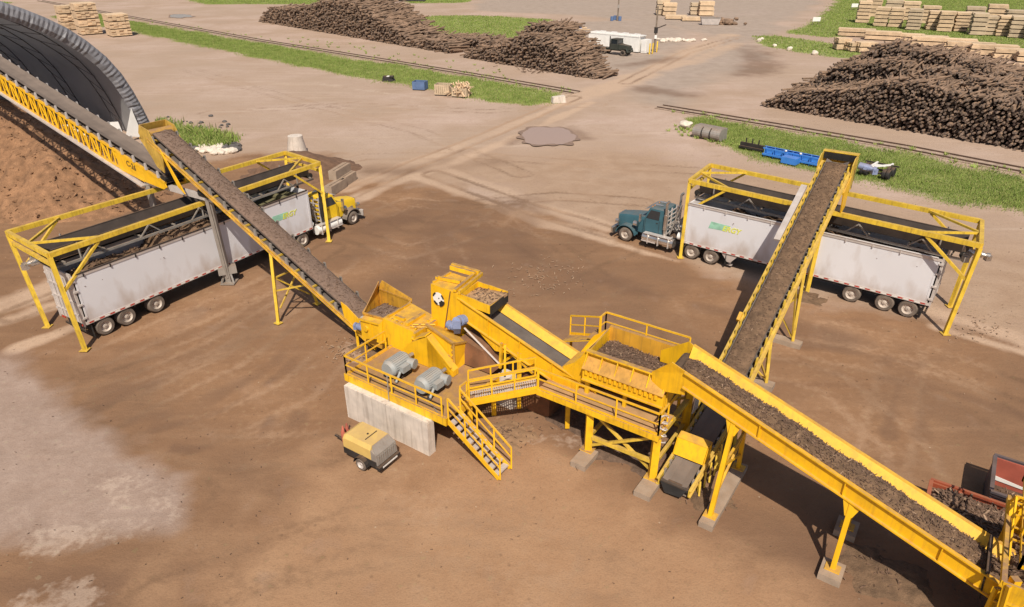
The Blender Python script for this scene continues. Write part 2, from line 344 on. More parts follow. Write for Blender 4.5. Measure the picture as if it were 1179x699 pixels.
# wheel ruts: pairs of shallow grooves with loosened paler or darker soil
RUTS = [([(395, 300), (330, 350), (250, 400), (150, 445), (60, 470)], .7), ([(380, 285), (300, 330), (200, 372), (110, 412)], .6), ([(100, 440), (160, 490), (250, 520), (380, 515)], .45), ([(640, 300), (560, 240), (470, 232), (400, 262)], .6), ([(850, 410), (960, 440), (1050, 520), (1060, 560)], .5), ([(700, 330), (760, 350), (800, 420)], .4), ([(520, 300), (500, 265), (540, 235), (640, 225), (740, 232)], .5), ([(300, 640), (420, 600), (540, 620), (700, 660)], .45),
        ([(90, 500), (170, 455), (260, 415), (340, 360), (372, 320)], .75), ([(60, 465), (150, 430), (240, 395), (315, 345)], .7), ([(130, 520), (250, 490), (340, 450), (380, 410)], .5),
        ([(930, 400), (1020, 420), (1110, 455), (1200, 505)], .6), ([(960, 380), (1070, 408), (1179, 450)], .5), ([(1010, 560), (1030, 470), (1040, 400)], .45), ([(430, 235), (480, 262), (560, 258), (640, 285), (700, 330)], .6),
        ([(400, 268), (470, 290), (560, 262), (590, 235)], .7), ([(610, 330), (680, 300), (720, 285)], .5), ([(180, 690), (330, 640), (480, 620), (640, 640)], .45), ([(700, 690), (660, 640), (560, 600), (420, 590)], .35),
        ([(395, 226), (470, 192), (560, 156), (660, 112)], .9), ([(300, 205), (420, 180), (540, 178), (700, 190), (860, 200)], .4), ([(500, 200), (600, 236), (705, 268)], .9), ([(200, 75), (340, 115), (480, 150), (600, 200)], .4), ([(240, 130), (400, 120), (560, 128), (690, 120)], .4), ([(720, 95), (790, 60), (850, 42)], .8), ([(20, 360), (60, 345), (100, 328)], .8), ([(0, 560), (80, 540), (160, 560), (215, 570)], .4), ([(0, 480), (60, 520), (100, 610)], .4)]
rut = np.zeros(X.shape)
for ln, a in RUTS:
    P = W(ln); pts = []
    for (p, q) in zip(P[:-1], P[1:]): pts += [(p[0]+(q[0]-p[0])*k/6, p[1]+(q[1]-p[1])*k/6) for k in range(6)]
    pts.append(P[-1]); d = pdist(X, Y, pts)+vnoise(X, Y, 3)*.35; rut = np.maximum(rut, 1.5*a*np.exp(-((np.abs(d)-1.0)/.25)**2)*(.7+1.1*vnoise(X, Y, 2.2)))
# gentle real unevenness of the yard, flat far away
Zg = vnoise(X, Y, 7)*.10*np.exp(-((Y-30)/60)**2)*(np.abs(X) < 60)-.03-rut*.05+.05*vnoise(X, Y, 1.1)*np.exp(-((Y-30)/50)**2)*brown
nx, ny = len(xs), len(ys)
gv = np.stack([X.ravel(), Y.ravel(), Zg.ravel()], 1)
idx = np.arange(nx*ny).reshape(ny, nx)
gf = np.stack([idx[:-1, :-1].ravel(), idx[:-1, 1:].ravel(), idx[1:, 1:].ravel(), idx[1:, :-1].ravel()], 1)
me = bpy.data.meshes.new('ground'); me.from_pydata(gv.tolist(), [], gf.tolist())
for nm, ch in (('zone_a', (brown, pale, dark, grey)), ('zone_b', (green, asph, mid, spot)), ('zone_c', (sand, rut, sand*0, sand*0))):
    at = me.attributes.new(nm, 'FLOAT_COLOR', 'POINT')
    at.data.foreach_set('color', np.clip(np.stack([c.ravel() for c in ch], 1), 0, 1).astype(np.float32).ravel())
me.polygons.foreach_set('use_smooth', [True]*len(me.polygons))
ground = bpy.data.objects.new('ground', me); COL.objects.link(ground); tag(ground, 'brown bark strewn yard with pale dusty tracks and grass verges', 'ground', kind='structure')

def ground_material():
    m = bpy.data.materials.new('yard_dirt'); m.use_nodes = True
    n, l = m.node_tree.nodes, m.node_tree.links; b = n['Principled BSDF']; b.inputs['Roughness'].default_value = .95; b.inputs['Specular IOR Level'].default_value = .15
    geo = n.new('ShaderNodeNewGeometry'); P = geo.outputs['Position']
    def nz(sc, det=5, rot=None, stretch=None, dist=0):
        v = P
        if stretch:
            mp = n.new('ShaderNodeMapping'); mp.inputs['Rotation'].default_value = (0, 0, rot or 0); mp.inputs['Scale'].default_value = stretch; l.new(P, mp.inputs[0]); v = mp.outputs[0]
        t = n.new('ShaderNodeTexNoise'); t.inputs['Scale'].default_value = sc; t.inputs['Detail'].default_value = det; t.inputs['Distortion'].default_value = dist; l.new(v, t.inputs['Vector']); return t.outputs['Fac']
    def mr(src, a, b_, c, d):
        t = n.new('ShaderNodeMapRange'); l.new(src, t.inputs[0])
        for i, x in enumerate((a, b_, c, d)): t.inputs[i+1].default_value = x
        return t.outputs[0]
    def ma(op, a, b_):
        t = n.new('ShaderNodeMath'); t.operation = op
        for i, x in enumerate((a, b_)):
            if isinstance(x, (int, float)): t.inputs[i].default_value = x
            else: l.new(x, t.inputs[i])
        return t.outputs[0]
    def mix(f, a, b_):
        t = n.new('ShaderNodeMix'); t.data_type = 'RGBA'
        if isinstance(f, (int, float)): t.inputs[0].default_value = f
        else: l.new(f, t.inputs[0])
        for x, k in ((a, 6), (b_, 7)):
            if isinstance(x, tuple): t.inputs[k].default_value = (*x, 1)
            else: l.new(x, t.inputs[k])
        return t.outputs[2]
    def attr(nm):
        a = n.new('ShaderNodeAttribute'); a.attribute_name = nm; s_ = n.new('ShaderNodeSeparateColor'); l.new(a.outputs['Color'], s_.inputs[0]); return s_.outputs[0], s_.outputs[1], s_.outputs[2], a.outputs['Alpha']
    br, pa, dk, gr = attr('zone_a'); gn, asf, md, sp = attr('zone_b'); sd, rt = attr('zone_c')[:2]
    nA = nz(.09, 6, dist=.4); nB = nz(.5, 6, dist=.3); nC = nz(3.2, 5); nD = nz(16, 3)
    streak1 = nz(.5, 5, .62, (.16, 1.6, 1), .5); streak2 = nz(.5, 5, -.72, (.16, 1.7, 1), .5)
    def soft(mask, amt=.55, src=nB):   # break a zone edge up with noise
        return mr(ma('ADD', mask, mr(src, .25, .75, -amt*.5, amt*.5)), .14, .86, 0, 1)
    palec = mix(mr(nB, .3, .7, 0, 1), (.438, .316, .252), (.505, .380, .312))
    palec = mix(mr(nA, .38, .60, 0, .75), palec, (.350, .245, .172))
    nE = nz(.028, 7, dist=.6)
    palec = mix(mr(nE, .40, .60, 0, .6), palec, (.385, .285, .215))
    palec = mix(mr(streak2, .5, .72, 0, .4), palec, (.40, .285, .205))
    palec = mix(mr(streak1, .56, .76, 0, .4), palec, (.56, .43, .34))
    brownc = mix(mr(nB, .3, .7, 0, 1), (.238, .128, .068), (.308, .176, .098))
    brownc = mix(mr(nA, .38, .62, .75, 0), brownc, (.190, .110, .066))
    brownc = mix(mr(nz(.17, 6, dist=1.2), .5, .68, 0, .5), brownc, (.185, .108, .066))
    brownc = mix(mr(streak1, .52, .72, 0, .45), brownc, (.180, .098, .057))
    brownc = mix(mr(streak2, .54, .74, 0, .3), brownc, (.335, .200, .118))
    brownc = mix(ma('MULTIPLY', soft(sd), .75), brownc, mix(mr(nB, .3, .7, 0, 1), (.355, .205, .115), (.405, .245, .142)))
    midc = mix(mr(nB, .3, .7, 0, 1), (.330, .220, .148), (.405, .285, .203))
    c = mix(soft(md), palec, midc)
    c = mix(soft(br), c, brownc)
    c = mix(ma('MULTIPLY', soft(asf, .7, nA), .75), c, mix(mr(nB, .3, .7, 0, 1), (.300, .245, .205), (.385, .315, .265)))
    c = mix(ma('MULTIPLY', soft(pa, .4), .85), c, (.500, .355, .255))
    c = mix(ma('MULTIPLY', mr(ma('ADD', rt, mr(nC, .3, .7, -.3, .3)), 0.05, .7, 0, 1), .58), c, mix(mr(nA, .42, .58, 0, 1), (.135, .078, .046), (.37, .235, .148)))
    c = mix(ma('MULTIPLY', soft(dk, .6), .6), c, (.145, .082, .052))
    greyc = mix(mr(nB, .3, .7, 0, 1), (.300, .215, .172), (.365, .270, .222))
    greyc = mix(mr(nC, .5, .75, 0, .18), greyc, (.47, .37, .30))
    greyc = mix(mr(streak1, .5, .75, 0, .35), greyc, (.30, .215, .165))
    c = mix(ma('MULTIPLY', soft(gr, .5), .92), c, greyc)
    c = mix(ma('MULTIPLY', mr(ma('ADD', sp, mr(nC, .3, .7, -.35, .35)), .35, .85, 0, 1), .45), c, (.50, .385, .305))
    c = mix(mr(ma('ADD', gn, mr(nC, .3, .7, -.3, .3)), .25, .7, 0, 1), c, mix(mr(nB, .3, .7, 0, 1), (.190, .225, .065), (.330, .330, .150)))
    # grit, chips and small stones
    c = mix(mr(nC, .3, .7, .11, 0), c, (.15, .085, .05))
    c = mix(mr(nD, .28, .5, .22, 0), c, (.11, .063, .04))
    vo = n.new('ShaderNodeTexVoronoi'); vo.inputs['Scale'].default_value = 2.1; l.new(P, vo.inputs['Vector'])
    s_ = n.new('ShaderNodeSeparateColor'); l.new(vo.outputs['Color'], s_.inputs[0])
    c = mix(ma('MULTIPLY', mr(vo.outputs['Distance'], .03, .10, .55, 0), mr(s_.outputs[0], .91, .95, 0, 1)), c, (.52, .41, .30))
    c = mix(ma('MULTIPLY', mr(vo.outputs['Distance'], .04, .2, .4, 0), mr(s_.outputs[1], .86, .90, 0, 1)), c, (.09, .055, .036))
    l.new(c, b.inputs['Base Color'])
    bp = n.new('ShaderNodeBump'); bp.inputs['Strength'].default_value = .45; bp.inputs['Distance'].default_value = .10
    h = ma('ADD', ma('MULTIPLY', nC, .6), ma('ADD', ma('MULTIPLY', nB, .9), ma('MULTIPLY', nD, .35))); h = ma('ADD', h, ma('MULTIPLY', streak1, .5))
    l.new(h, bp.inputs['Height']); l.new(bp.outputs[0], b.inputs['Normal'])
    return m
me.materials.append(ground_material())

# ------------------------------------------------------------------ puddles
def water_mat():
    m = bpy.data.materials.new('muddy_water'); m.use_nodes = True; n, l = m.node_tree.nodes, m.node_tree.links; b = n['Principled BSDF']
    b.inputs['Base Color'].default_value = (.36, .245, .185, 1); b.inputs['Roughness'].default_value = .09; b.inputs['Specular IOR Level'].default_value = .16
    return m
WATER = water_mat(); MUD = mat('wet_mud', (.235, .155, .112), .6, var=.15)
def puddle(px, py, rx, ry, seed, z=.075):
    c = G(px, py); a = G(px+rx, py)-c; b_ = G(px, py-ry)-c
    for k, (nm, mt, sc, zz) in enumerate((('mud_rim', MUD, 1.13, z), ('puddle', WATER, 1, z+.006))):
        mb = MB(); P = []
        for i in range(150):
            t = 2*PI*i/150; r = sc*(1+.30*nv(math.cos(t)*1.3+seed*3.1, math.sin(t)*1.3)+.10*nv(math.cos(t)*2.6, math.sin(t)*2.6+seed)+.025*nv(math.cos(t)*9, math.sin(t)*9)) if k else sc*(1+.30*nv(math.cos(t)*1.3+seed*3.1, math.sin(t)*1.3)+.22*nv(math.cos(t)*3+9, math.sin(t)*3+seed))
            P.append((c.x+a.x*r*math.cos(t)+b_.x*r*math.sin(t), c.y+b_.y*r*math.sin(t), zz))
        mb.add(P, [tuple(range(150))]); o = mb.build(nm, mt, recalc=False); tag(o, 'brown puddle of rain water lying in the dusty yard' if k else 'wet mud rim around a puddle', 'puddle' if k else 'mud', kind='structure')
puddle(632, 157, 33, 9.5, 1)
puddle(207, 18.5, 13, 2.0, 8, .03)

# ------------------------------------------------------------------ grass (uncountable: one object per verge)
def grassmat(nm, c0, c1):
    m = bpy.data.materials.new(nm); m.use_nodes = True; n, l = m.node_tree.nodes, m.node_tree.links; b = n['Principled BSDF']; b.inputs['Roughness'].default_value = .8; b.inputs['Specular IOR Level'].default_value = .2
    g = n.new('ShaderNodeNewGeometry'); t = n.new('ShaderNodeTexNoise'); t.inputs['Scale'].default_value = .55; t.inputs['Detail'].default_value = 6; l.new(g.outputs['Position'], t.inputs['Vector'])
    r = n.new('ShaderNodeValToRGB'); r.color_ramp.elements[0].position = .34; r.color_ramp.elements[1].position = .66; r.color_ramp.elements[0].color = (*c0, 1); r.color_ramp.elements[1].color = (*c1, 1); l.new(t.outputs['Fac'], r.inputs[0])
    mx = n.new('ShaderNodeMix'); mx.data_type = 'RGBA'; mp = n.new('ShaderNodeMapRange'); mp.inputs[1].default_value = .55; mp.inputs[2].default_value = 1; mp.inputs[4].default_value = .9
    l.new(g.outputs['Random Per Island'], mp.inputs[0]); l.new(mp.outputs[0], mx.inputs[0]); l.new(r.outputs[0], mx.inputs[6]); mx.inputs[7].default_value = (.33, .30, .12, 1); l.new(mx.outputs[2], b.inputs['Base Color'])
    return m
GRASSM = grassmat('verge_grass', (.140, .215, .036), (.255, .325, .078))
def grass(poly, dens, h, w, label, seed, amp=2.2, ns=2.2):
    rs = np.random.RandomState(seed); p = np.array(poly); lo, hi = p.min(0), p.max(0); lo = np.maximum(lo, [-190, 30]); hi = np.minimum(hi, [190, 290])
    N = int((hi[0]-lo[0])*(hi[1]-lo[1])*dens); x = rs.uniform(lo[0], hi[0], N); y = rs.uniform(lo[1], hi[1], N)
    k = (sdist(x, y, poly)+vnoise(x, y, ns)*amp+vnoise(x, y, 7)*3+rs.normal(0, .8, N) > .1) & (np.abs(x) < y*.80+6); x, y = x[k], y[k]; d = vnoise(x, y, 3.0)
    N = len(x); hh = h*(.55+rs.rand(N)*.8)*(1+d*1.2); a = rs.uniform(0, 2*PI, N); lx = rs.normal(0, .35, N)*hh; ly = rs.normal(0, .35, N)*hh
    ww = w*(.6+.8*rs.rand(N))
    ca, sa = np.cos(a)*ww/2, np.sin(a)*ww/2
    V = np.zeros((N, 4, 3)); V[:, 0] = np.stack([x-ca, y-sa, x*0-.05], 1); V[:, 1] = np.stack([x+ca, y+sa, x*0-.05], 1)
    V[:, 2] = np.stack([x+lx*.5+ca*.8, y+ly*.5+sa*.8, hh*.6], 1); V[:, 3] = np.stack([x+lx, y+ly, hh], 1)
    i = np.arange(N)*4; F = np.concatenate([np.stack([i, i+1, i+2], 1), np.stack([i, i+2, i+3], 1)])
    me = bpy.data.meshes.new('grass'); me.from_pydata(V.reshape(-1, 3).tolist(), [], F.tolist()); me.materials.append(GRASSM)
    o = bpy.data.objects.new('grass', me); COL.objects.link(o); tag(o, label, 'grass', kind='stuff')
grass(GRASS_NEAR[0], 85, .19, .055, 'long green grass on the verge left of the crossing below the rails', 1)
grass(GRASS_NEAR[1], 170, .18, .042, 'long green grass on the verge right of the crossing behind the blue spreader', 2)
for i, (p, lb) in enumerate(zip(GRASS_FAR, ['green lawn behind the long log pile', 'rough green field around the stacked pallets at the back', 'small green island with white stones at the bend', 'far green strip at the top edge of the yard', 'far green patch beyond the long log pile', 'green corner behind the fabric dome', 'green patch beside the white container'])):
    grass(p, 14, .2, .14, lb, 10+i, 5, 5)
grass(GRASS_TUFT, 90, .60, .11, 'dark green weeds growing beside the foot of the fabric dome', 30, .8, 1.2)
mb = MB()   # scattered weeds along the rails
for px0, py0, px1, py1, nn in ((150, 24, 660, 110, 130), (762, 128, 1179, 201, 70), (330, 45, 600, 90, 40), (760, 148, 860, 172, 60)):
    for k in range(nn):
        t = random.random(); c = G(px0+(px1-px0)*t, py0+(py1-py0)*t-random.uniform(-3, 7)); r = random.uniform(.15, .5)
        for q in range(9):
            a = random.uniform(0, 2*PI); mb.add([(c.x+r*math.cos(a)*.3, c.y+r*math.sin(a)*.3, 0), (c.x+r*math.cos(a)*.3+.12, c.y+r*math.sin(a)*.3, 0), (c.x+r*math.cos(a), c.y+r*math.sin(a), random.uniform(.15, .4))], [(0, 1, 2)])
tag(mb.build('weeds', GRASSM, recalc=False), 'loose weeds sprouting along the rails and in the gravel', 'weeds', kind='stuff')

# ------------------------------------------------------------------ loose bark chips lying about the yard
mb = MB(); mb2 = MB()
for k in range(1300):
    y = random.uniform(12, 62); x = random.uniform(-y*.72-6, y*.72+6)
    if fbm(x*.12, y*.12) < .05 and random.random() < .75: continue
    m_ = mb2 if random.random() < .12 else mb
    chip(m_, (x, y, .0+float(vnoise(np.array([x]), np.array([y]), 7)[0])*.1), random.uniform(.03, .11), random.uniform(.012, .03), tilt=random.gauss(0, .2))
for cx, cy, sp_, nn in ((630, 318, 24, 130), (410, 400, 18, 110), (1130, 378, 18, 60)):
    for k in range(nn):
        c = G(cx+random.gauss(0, sp_), cy+random.gauss(0, sp_*.45)); chip(mb2, (c.x, c.y, .03), random.uniform(.08, .25), random.uniform(.02, .05))
tag(mb.build('wood_chips', CHIP, recalc=False), 'dark bark chips scattered over the brown yard', 'wood chips', kind='stuff')
tag(mb2.build('wood_chips', CHIPL, recalc=False), 'pale wood splinters scattered over the brown yard', 'wood chips', kind='stuff')

# ------------------------------------------------------------------ railway
BALM = mat('dusty_ballast', (.36, .265, .20), .95, var=.25, scale=2, bump=.5); RAILM = mat('rusty_rail', (.12, .075, .055), .6, .4, var=.2); TIE = mat('old_tie', (.24, .17, .125), .9, var=.2)
def railway(pts, label):
    P = [G(*p) for p in pts]; root = thing('railway_track', label, 'railway track', P[len(P)//2])
    for side in (-1, 1):
        mb = MB()
        for p, q in zip(P[:-1], P[1:]):
            nrm = Vector((-(q-p).y, (q-p).x, 0)).normalized()*(.75*side); up = Vector((0, 0, .10))
            mb.beam(p+nrm+up, q+nrm+up, .15, .16)
        mb.build('rail', RAILM, root)
    mb = MB()
    for p, q in zip(P[:-1], P[1:]):
        d = (q-p); L = d.length; d.normalize(); nrm = Vector((-d.y, d.x, 0))
        for k in range(int(L/.62)):
            c = p+d*(k*.62)+Vector((0, 0, .0)); mb.beam(c-nrm*1.25, c+nrm*1.25, .22, .07)
    tag(mb.build('sleepers', TIE, root), kind='stuff')
    mb = MB()
    for p, q in zip(P[:-1], P[1:]):
        nrm = Vector((-(q-p).y, (q-p).x, 0)).normalized()*.45
        mb.beam(p+Vector((0, 0, .015)), q+Vector((0, 0, .015)), 2.5, .06)
    mb.build('ballast', BALM, root)
railway([(46, 1), (150, 20), (300, 47), (450, 71), (560, 89), (664, 107)], 'rusty railway track running along the left grass verge')
railway([(760, 123), (900, 146), (1040, 170), (1179, 197), (1400, 246)], 'rusty railway track running between right verge and big log heap')

# ================================================================== LOGS
LOGN = [0]
def log_pts(c, d, L, r, n=7):
    """one log: bark tube slot 0, end faces slot 1"""
    d = Vector(d).normalized(); a = d.cross(Vector((0, 0, 1)))
    if a.length < 1e-3: a = Vector((1, 0, 0))
    a.normalize(); b = d.cross(a); ph = random.random()*6
    p = Vector(c)-d*(L/2); q = Vector(c)+d*(L/2); r2 = r*random.uniform(.78, 1.0); pts = []
    for cc, rr in ((p, r), (q, r2)):
        for i in range(n):
            t = ph+2*PI*i/n; k = rr*random.uniform(.9, 1.1); pts.append(cc+a*(k*math.cos(t))+b*(k*math.sin(t)))
    return pts, [(i, (i+1) % n, n+(i+1) % n, n+i) for i in range(n)], [tuple(range(n-1, -1, -1)), tuple(range(n, 2*n))]
def log_pile(P, Q, tiers, r0, label, cat='log pile', singles=0, slabel=None):
    """P,Q front foot line; tiers: (set back, log length, [(fraction, height)...], top scatter)"""
    P = Vector((P[0], P[1], 0)); Q = Vector((Q[0], Q[1], 0)); u = (Q-P).normalized(); n = Vector((-u.y, u.x, 0))
    if n.y < 0: n = -n
    W_ = (Q-P).length; allp = []
    for ti, (back, L, prof, scat) in enumerate(tiers):
        def hgt(f, prof=prof):
            for (f0, h0), (f1, h1) in zip(prof[:-1], prof[1:]):
                if f0 <= f <= f1: return h0+(h1-h0)*(f-f0)/(f1-f0)
            return 0
        j = 0; z = r0*.8
        zmax = max(h for _, h in prof)
        while z < zmax:
            x = (j % 2)*r0+prof[0][0]*W_
            while x < prof[-1][0]*W_:
                h = hgt(x/W_)*(1+.10*nv(x*.35, ti*7)+.06*nv(x*1.3, ti))
                if z < h and (ti == 0 or z > h-5*r0*2 or z > hgt0(x/W_)-1.5):
                    r = r0*random.uniform(.7, 1.12); dep = back+L/2+random.gauss(0, .32)
                    yaw = random.gauss(0, .05); pit = random.gauss(0, .03); off = random.gauss(0, r0*.22)
                    if z > h-4*r0: yaw = random.gauss(0, .22); pit = random.gauss(.03, .10)
                    d = n*math.cos(yaw)+u*math.sin(yaw); d.z = math.sin(pit)
                    allp.append((P+u*(x+off)+n*dep+Vector((0, 0, z+random.gauss(0, r0*.15))), d, L*random.uniform(.9, 1.06), r))
                x += r0*2.02
            z += r0*1.78; j += 1
        if ti == 0: hgt0 = hgt
        for k in range(int(scat*W_)):                       # loose logs lying on top and tumbled down the back
            f = random.uniform(prof[0][0]+.02, prof[-1][0]-.02); h = hgt(f)
            yaw = random.gauss(0, .36); d = n*math.cos(yaw)+u*math.sin(yaw); d.z = random.gauss(.06, .12)
            allp.append((P+u*(f*W_)+n*(back+L*random.uniform(.25, 1.1))+Vector((0, 0, h*(1+.08*nv(f*W_*.35, ti*7))+r0*random.uniform(-.2, .9))), d, L*random.uniform(.7, 1.0), r0*random.uniform(.6, 1)))
    if singles:
        allp.sort(key=lambda t: (t[0]-t[1]*(t[2]/2)-Vector((0, 0, CAM_H))).length)
        near, allp = allp[:singles], allp[singles:]
        protos = []
        for k in range(6):
            mb = MB(); p, f0, f1 = log_pts((0, 0, 0), (1, 0, 0), 1, 1, 9); mb.add(p, f0); o = len(mb.v)-len(p); mb.f += f1; mb.m += [1, 1]
            protos.append(mb.build('log', [BARK, LOGEND]))
        for k, (c, d, L, r) in enumerate(near):
            o = protos[k] if k < 6 else protos[k % 6].copy()
            if k >= 6: COL.objects.link(o)
            o.location = c; o.rotation_mode = 'QUATERNION'; o.rotation_quaternion = d.to_track_quat('X', 'Z'); o.scale = (L, r, r)
            tag(o, slabel, 'log', 'logs in the near face of the big right log heap')
    mb = MB()
    for c, d, L, r in allp:
        p, f0, f1 = log_pts(c, d, L, r); o = len(mb.v); mb.add(p, f0); mb.f += [tuple(i+o for i in f) for f in f1]; mb.m += [1, 1]
    tag(mb.build('log_pile', [BARK, LOGEND], recalc=False), label, cat, kind='stuff')
log_pile(G(878, 122)[:2], G(1262, 188)[:2], [
    (0, 5, [(0, .3), (.06, 2.0), (.18, 2.9), (.3, 3.6), (.40, 5.0), (.52, 5.5), (.66, 4.6), (.8, 4.4), (1, 3.8)], 4.0),
    (5.2, 5, [(0, .3), (.1, 3.2), (.2, 5.4), (.32, 6.3), (.45, 6.0), (.58, 5.9), (.72, 5.0), (1, 4.2)], 7.0),
    (9.5, 5, [(0.02, .3), (.1, 3.4), (.2, 6.4), (.3, 7.8), (.40, 7.2), (.48, 7.3), (.6, 6.4), (.75, 5.4), (1, 4.2)], 6.0)], .14,
    'huge heap of dark bark logs at the right of the yard', singles=300, slabel='dark log with its cut end in the near face of the big right heap')
log_pile((G(300, 25))[:2], (G(520, 62))[:2], [
    (0, 5, [(0, 1.2), (.08, 3.6), (.25, 4.4), (.36, 5.6), (.48, 7.2), (.6, 6.9), (.7, 4.8), (.78, 2.4), (.84, .9), (.9, 1.7), (1, 1.5)], 5.0),
    (5, 5, [(.15, 3), (.32, 6.2), (.45, 8.2), (.58, 7.6), (.7, 4.2), (.82, 1)], 6.0)], .175, 'long dark log pile along the left railway track')
log_pile((G(478, 49))[:2], (G(598, 64))[:2], [(0, 5, [(0, .8), (.2, 1.5), (.6, 2.0), (.9, 1.4), (1, .6)], 4.4)], .17, 'low flat log pile between the two tall left piles')
log_pile((G(533, 66))[:2], (G(690, 92))[:2], [
    (0, 5, [(0, .4), (.12, 1.8), (.3, 2.8), (.42, 4.6), (.58, 5.4), (.72, 3.9), (.85, 2.0), (1, .4)], 4.6),
    (4.2, 5, [(.2, 1), (.38, 5.6), (.5, 6.8), (.6, 6.0), (.72, 3.4), (.82, .6)], 6.5)], .16,
    'tall log pile with tumbled logs left of the white container')
mb = MB()
for k in range(260):
    c = G(random.gauss(650, 26), 80+random.gauss(0, 2.2)); chip(mb, (c.x, c.y, .1), random.uniform(.4, 1.4), .1)
tag(mb.build('bark_litter', CHIP, recalc=False), 'torn bark litter on the ground before the tall log pile', 'bark litter', kind='stuff')
# ================================================================== PLANT FRAME (s along the plant, t away from the camera, z up)
AX, NX, OX = (.8243, -.5662), (.5662, .8243), (-7.73, 26.32)
def T(s, t, z): return (OX[0]+s*AX[0]+t*NX[0], OX[1]+s*AX[1]+t*NX[1], z)
def TV(s, t, z=0): return Vector(T(s, t, z))
AZ = math.atan2(AX[1], AX[0])
def PB(): return MB(lambda *p: T(*p))
# material slots shared helper: beams in plant coordinates need mapped end points
def pbeam(mb, p, q, w, h=None): TT = mb.T; mb.T = None; mb.beam(TT(*p), TT(*q), w, h); mb.T = TT
def ptube(mb, p, q, r, n=10, r2=None): TT = mb.T; mb.T = None; mb.tube(TT(*p), TT(*q), r, n, r2); mb.T = TT
def pplate(mb, poly, th): TT = mb.T; mb.T = None; mb.plate([TT(*p) for p in poly], th); mb.T = TT

def railing(parent, line, posts=None, h=1.05, mt=None, name='railing', M=T, kick=True):
    """handrail with mid rail, posts and kick plate along a polyline of floor points"""
    mt = mt or YELP; mb = MB(); P = [Vector(M(*p)) for p in line]; Z = lambda v, k: v+Vector((0, 0, k))
    for p, q in zip(P[:-1], P[1:]):
        mb.beam(Z(p, h), Z(q, h), .07); mb.beam(Z(p, h*.53), Z(q, h*.53), .05)
        if kick: mb.beam(Z(p, .07), Z(q, .07), .02, .13)
        L = (q-p).length; n = max(1, round(L/(posts or 1.5)))
        for k in range(n+1):
            c = p+(q-p)*(k/n); mb.beam(Z(c, -.05), Z(c, h), .065, .065, up=(0, 1, 0))
    return mb.build(name, mt, parent)

def mulch_strip(name, label, x0, x1, y0, y1, zf, crown, M, mt=None, step=.10, amp=.07, nchip=600, base=None, taper=True, chipm=None, cat='bark mulch', big=1.0):
    """a load of bark on a belt: bumpy real surface plus loose pieces"""
    nx_ = max(4, int((x1-x0)/step)); ny_ = max(6, int((y1-y0)/step)); mb = MB(); pts = []
    def surf(x, y):
        f = (y-y0)/(y1-y0); e = math.sin(PI*min(1, max(0, f)))**.6
        k = 1.0
        if taper: k = min(1, (x-x0)/.6+.15, (x1-x)/.6+.15)
        return zf(x)+crown*e*k+amp*(fbm(x*2.2, y*2.2+zf(x0))+.35*nv(x*9, y*9))*e+amp*1.2*nv(x*.6, y*.4)*e
    for i in range(nx_+1):
        x = x0+(x1-x0)*i/nx_
        for j in range(ny_+1):
            y = y0+(y1-y0)*j/ny_; pts.append(M(x, y, surf(x, y)))
    fs = [(i*(ny_+1)+j, i*(ny_+1)+j+1, (i+1)*(ny_+1)+j+1, (i+1)*(ny_+1)+j) for i in range(nx_) for j in range(ny_)]
    mb.add(pts, fs)
    # skirt so that the heap is solid down to the belt
    edge = [i*(ny_+1) for i in range(nx_+1)]+[nx_*(ny_+1)+j for j in range(1, ny_+1)]+[i*(ny_+1)+ny_ for i in range(nx_-1, -1, -1)]+[j for j in range(ny_-1, 0, -1)]
    o = len(mb.v); mb.v += [(mb.v[i][0], mb.v[i][1], mb.v[i][2]-.12-crown*.2) for i in edge]; n = len(edge)
    for k in range(n): mb.f.append((edge[k], edge[(k+1) % n], o+(k+1) % n, o+k)); mb.m.append(0)
    mb.mi = 1
    for k in range(nchip):
        x = random.uniform(x0+.05, x1-.05); y = random.uniform(y0+.05, y1-.05)
        mb.mi = 1 if random.random() < .93 else 2
        chip(mb, M(x, y, surf(x, y)+.015), random.uniform(.08, .30)*big, random.uniform(.015, .04)*big)
    o = mb.build(name, [mt or MULCH, chipm or CHIP, CHIPL], recalc=False); me = o.data
    sm = [i < len(fs) for i in range(len(me.polygons))]; me.polygons.foreach_set('use_smooth', sm)
    return tag(o, label, cat, kind='stuff')

def belt(parent, x0, x1, yc, w, zf, M, mt=None, n=2, th=.025, trough=.16):
    mb = MB(); sec = [(-w/2, trough), (-w*.23, 0), (w*.23, 0), (w/2, trough)]; pts = []
    for i in range(n+1):
        x = x0+(x1-x0)*i/n
        for y, dz in sec: pts.append(M(x, yc+y, zf(x)+dz))
        for y, dz in sec[::-1]: pts.append(M(x, yc+y, zf(x)+dz-th))
    fs = [(i*8+k, i*8+(k+1) % 8, (i+1)*8+(k+1) % 8, (i+1)*8+k) for i in range(n) for k in range(8)]
    fs += [tuple(range(8)), tuple(range(n*8+7, n*8-1, -1))]
    mb.add(pts, fs); r = MB()
    pts = [M(x0+(x1-x0)*i, yc+y*w/2, zf(x0+(x1-x0)*i)-.42) for i, y in ((0, -1), (0, 1), (1, 1), (1, -1))]
    mb.plate(pts, .025)
    return mb.build('belt', mt or BELT, parent)

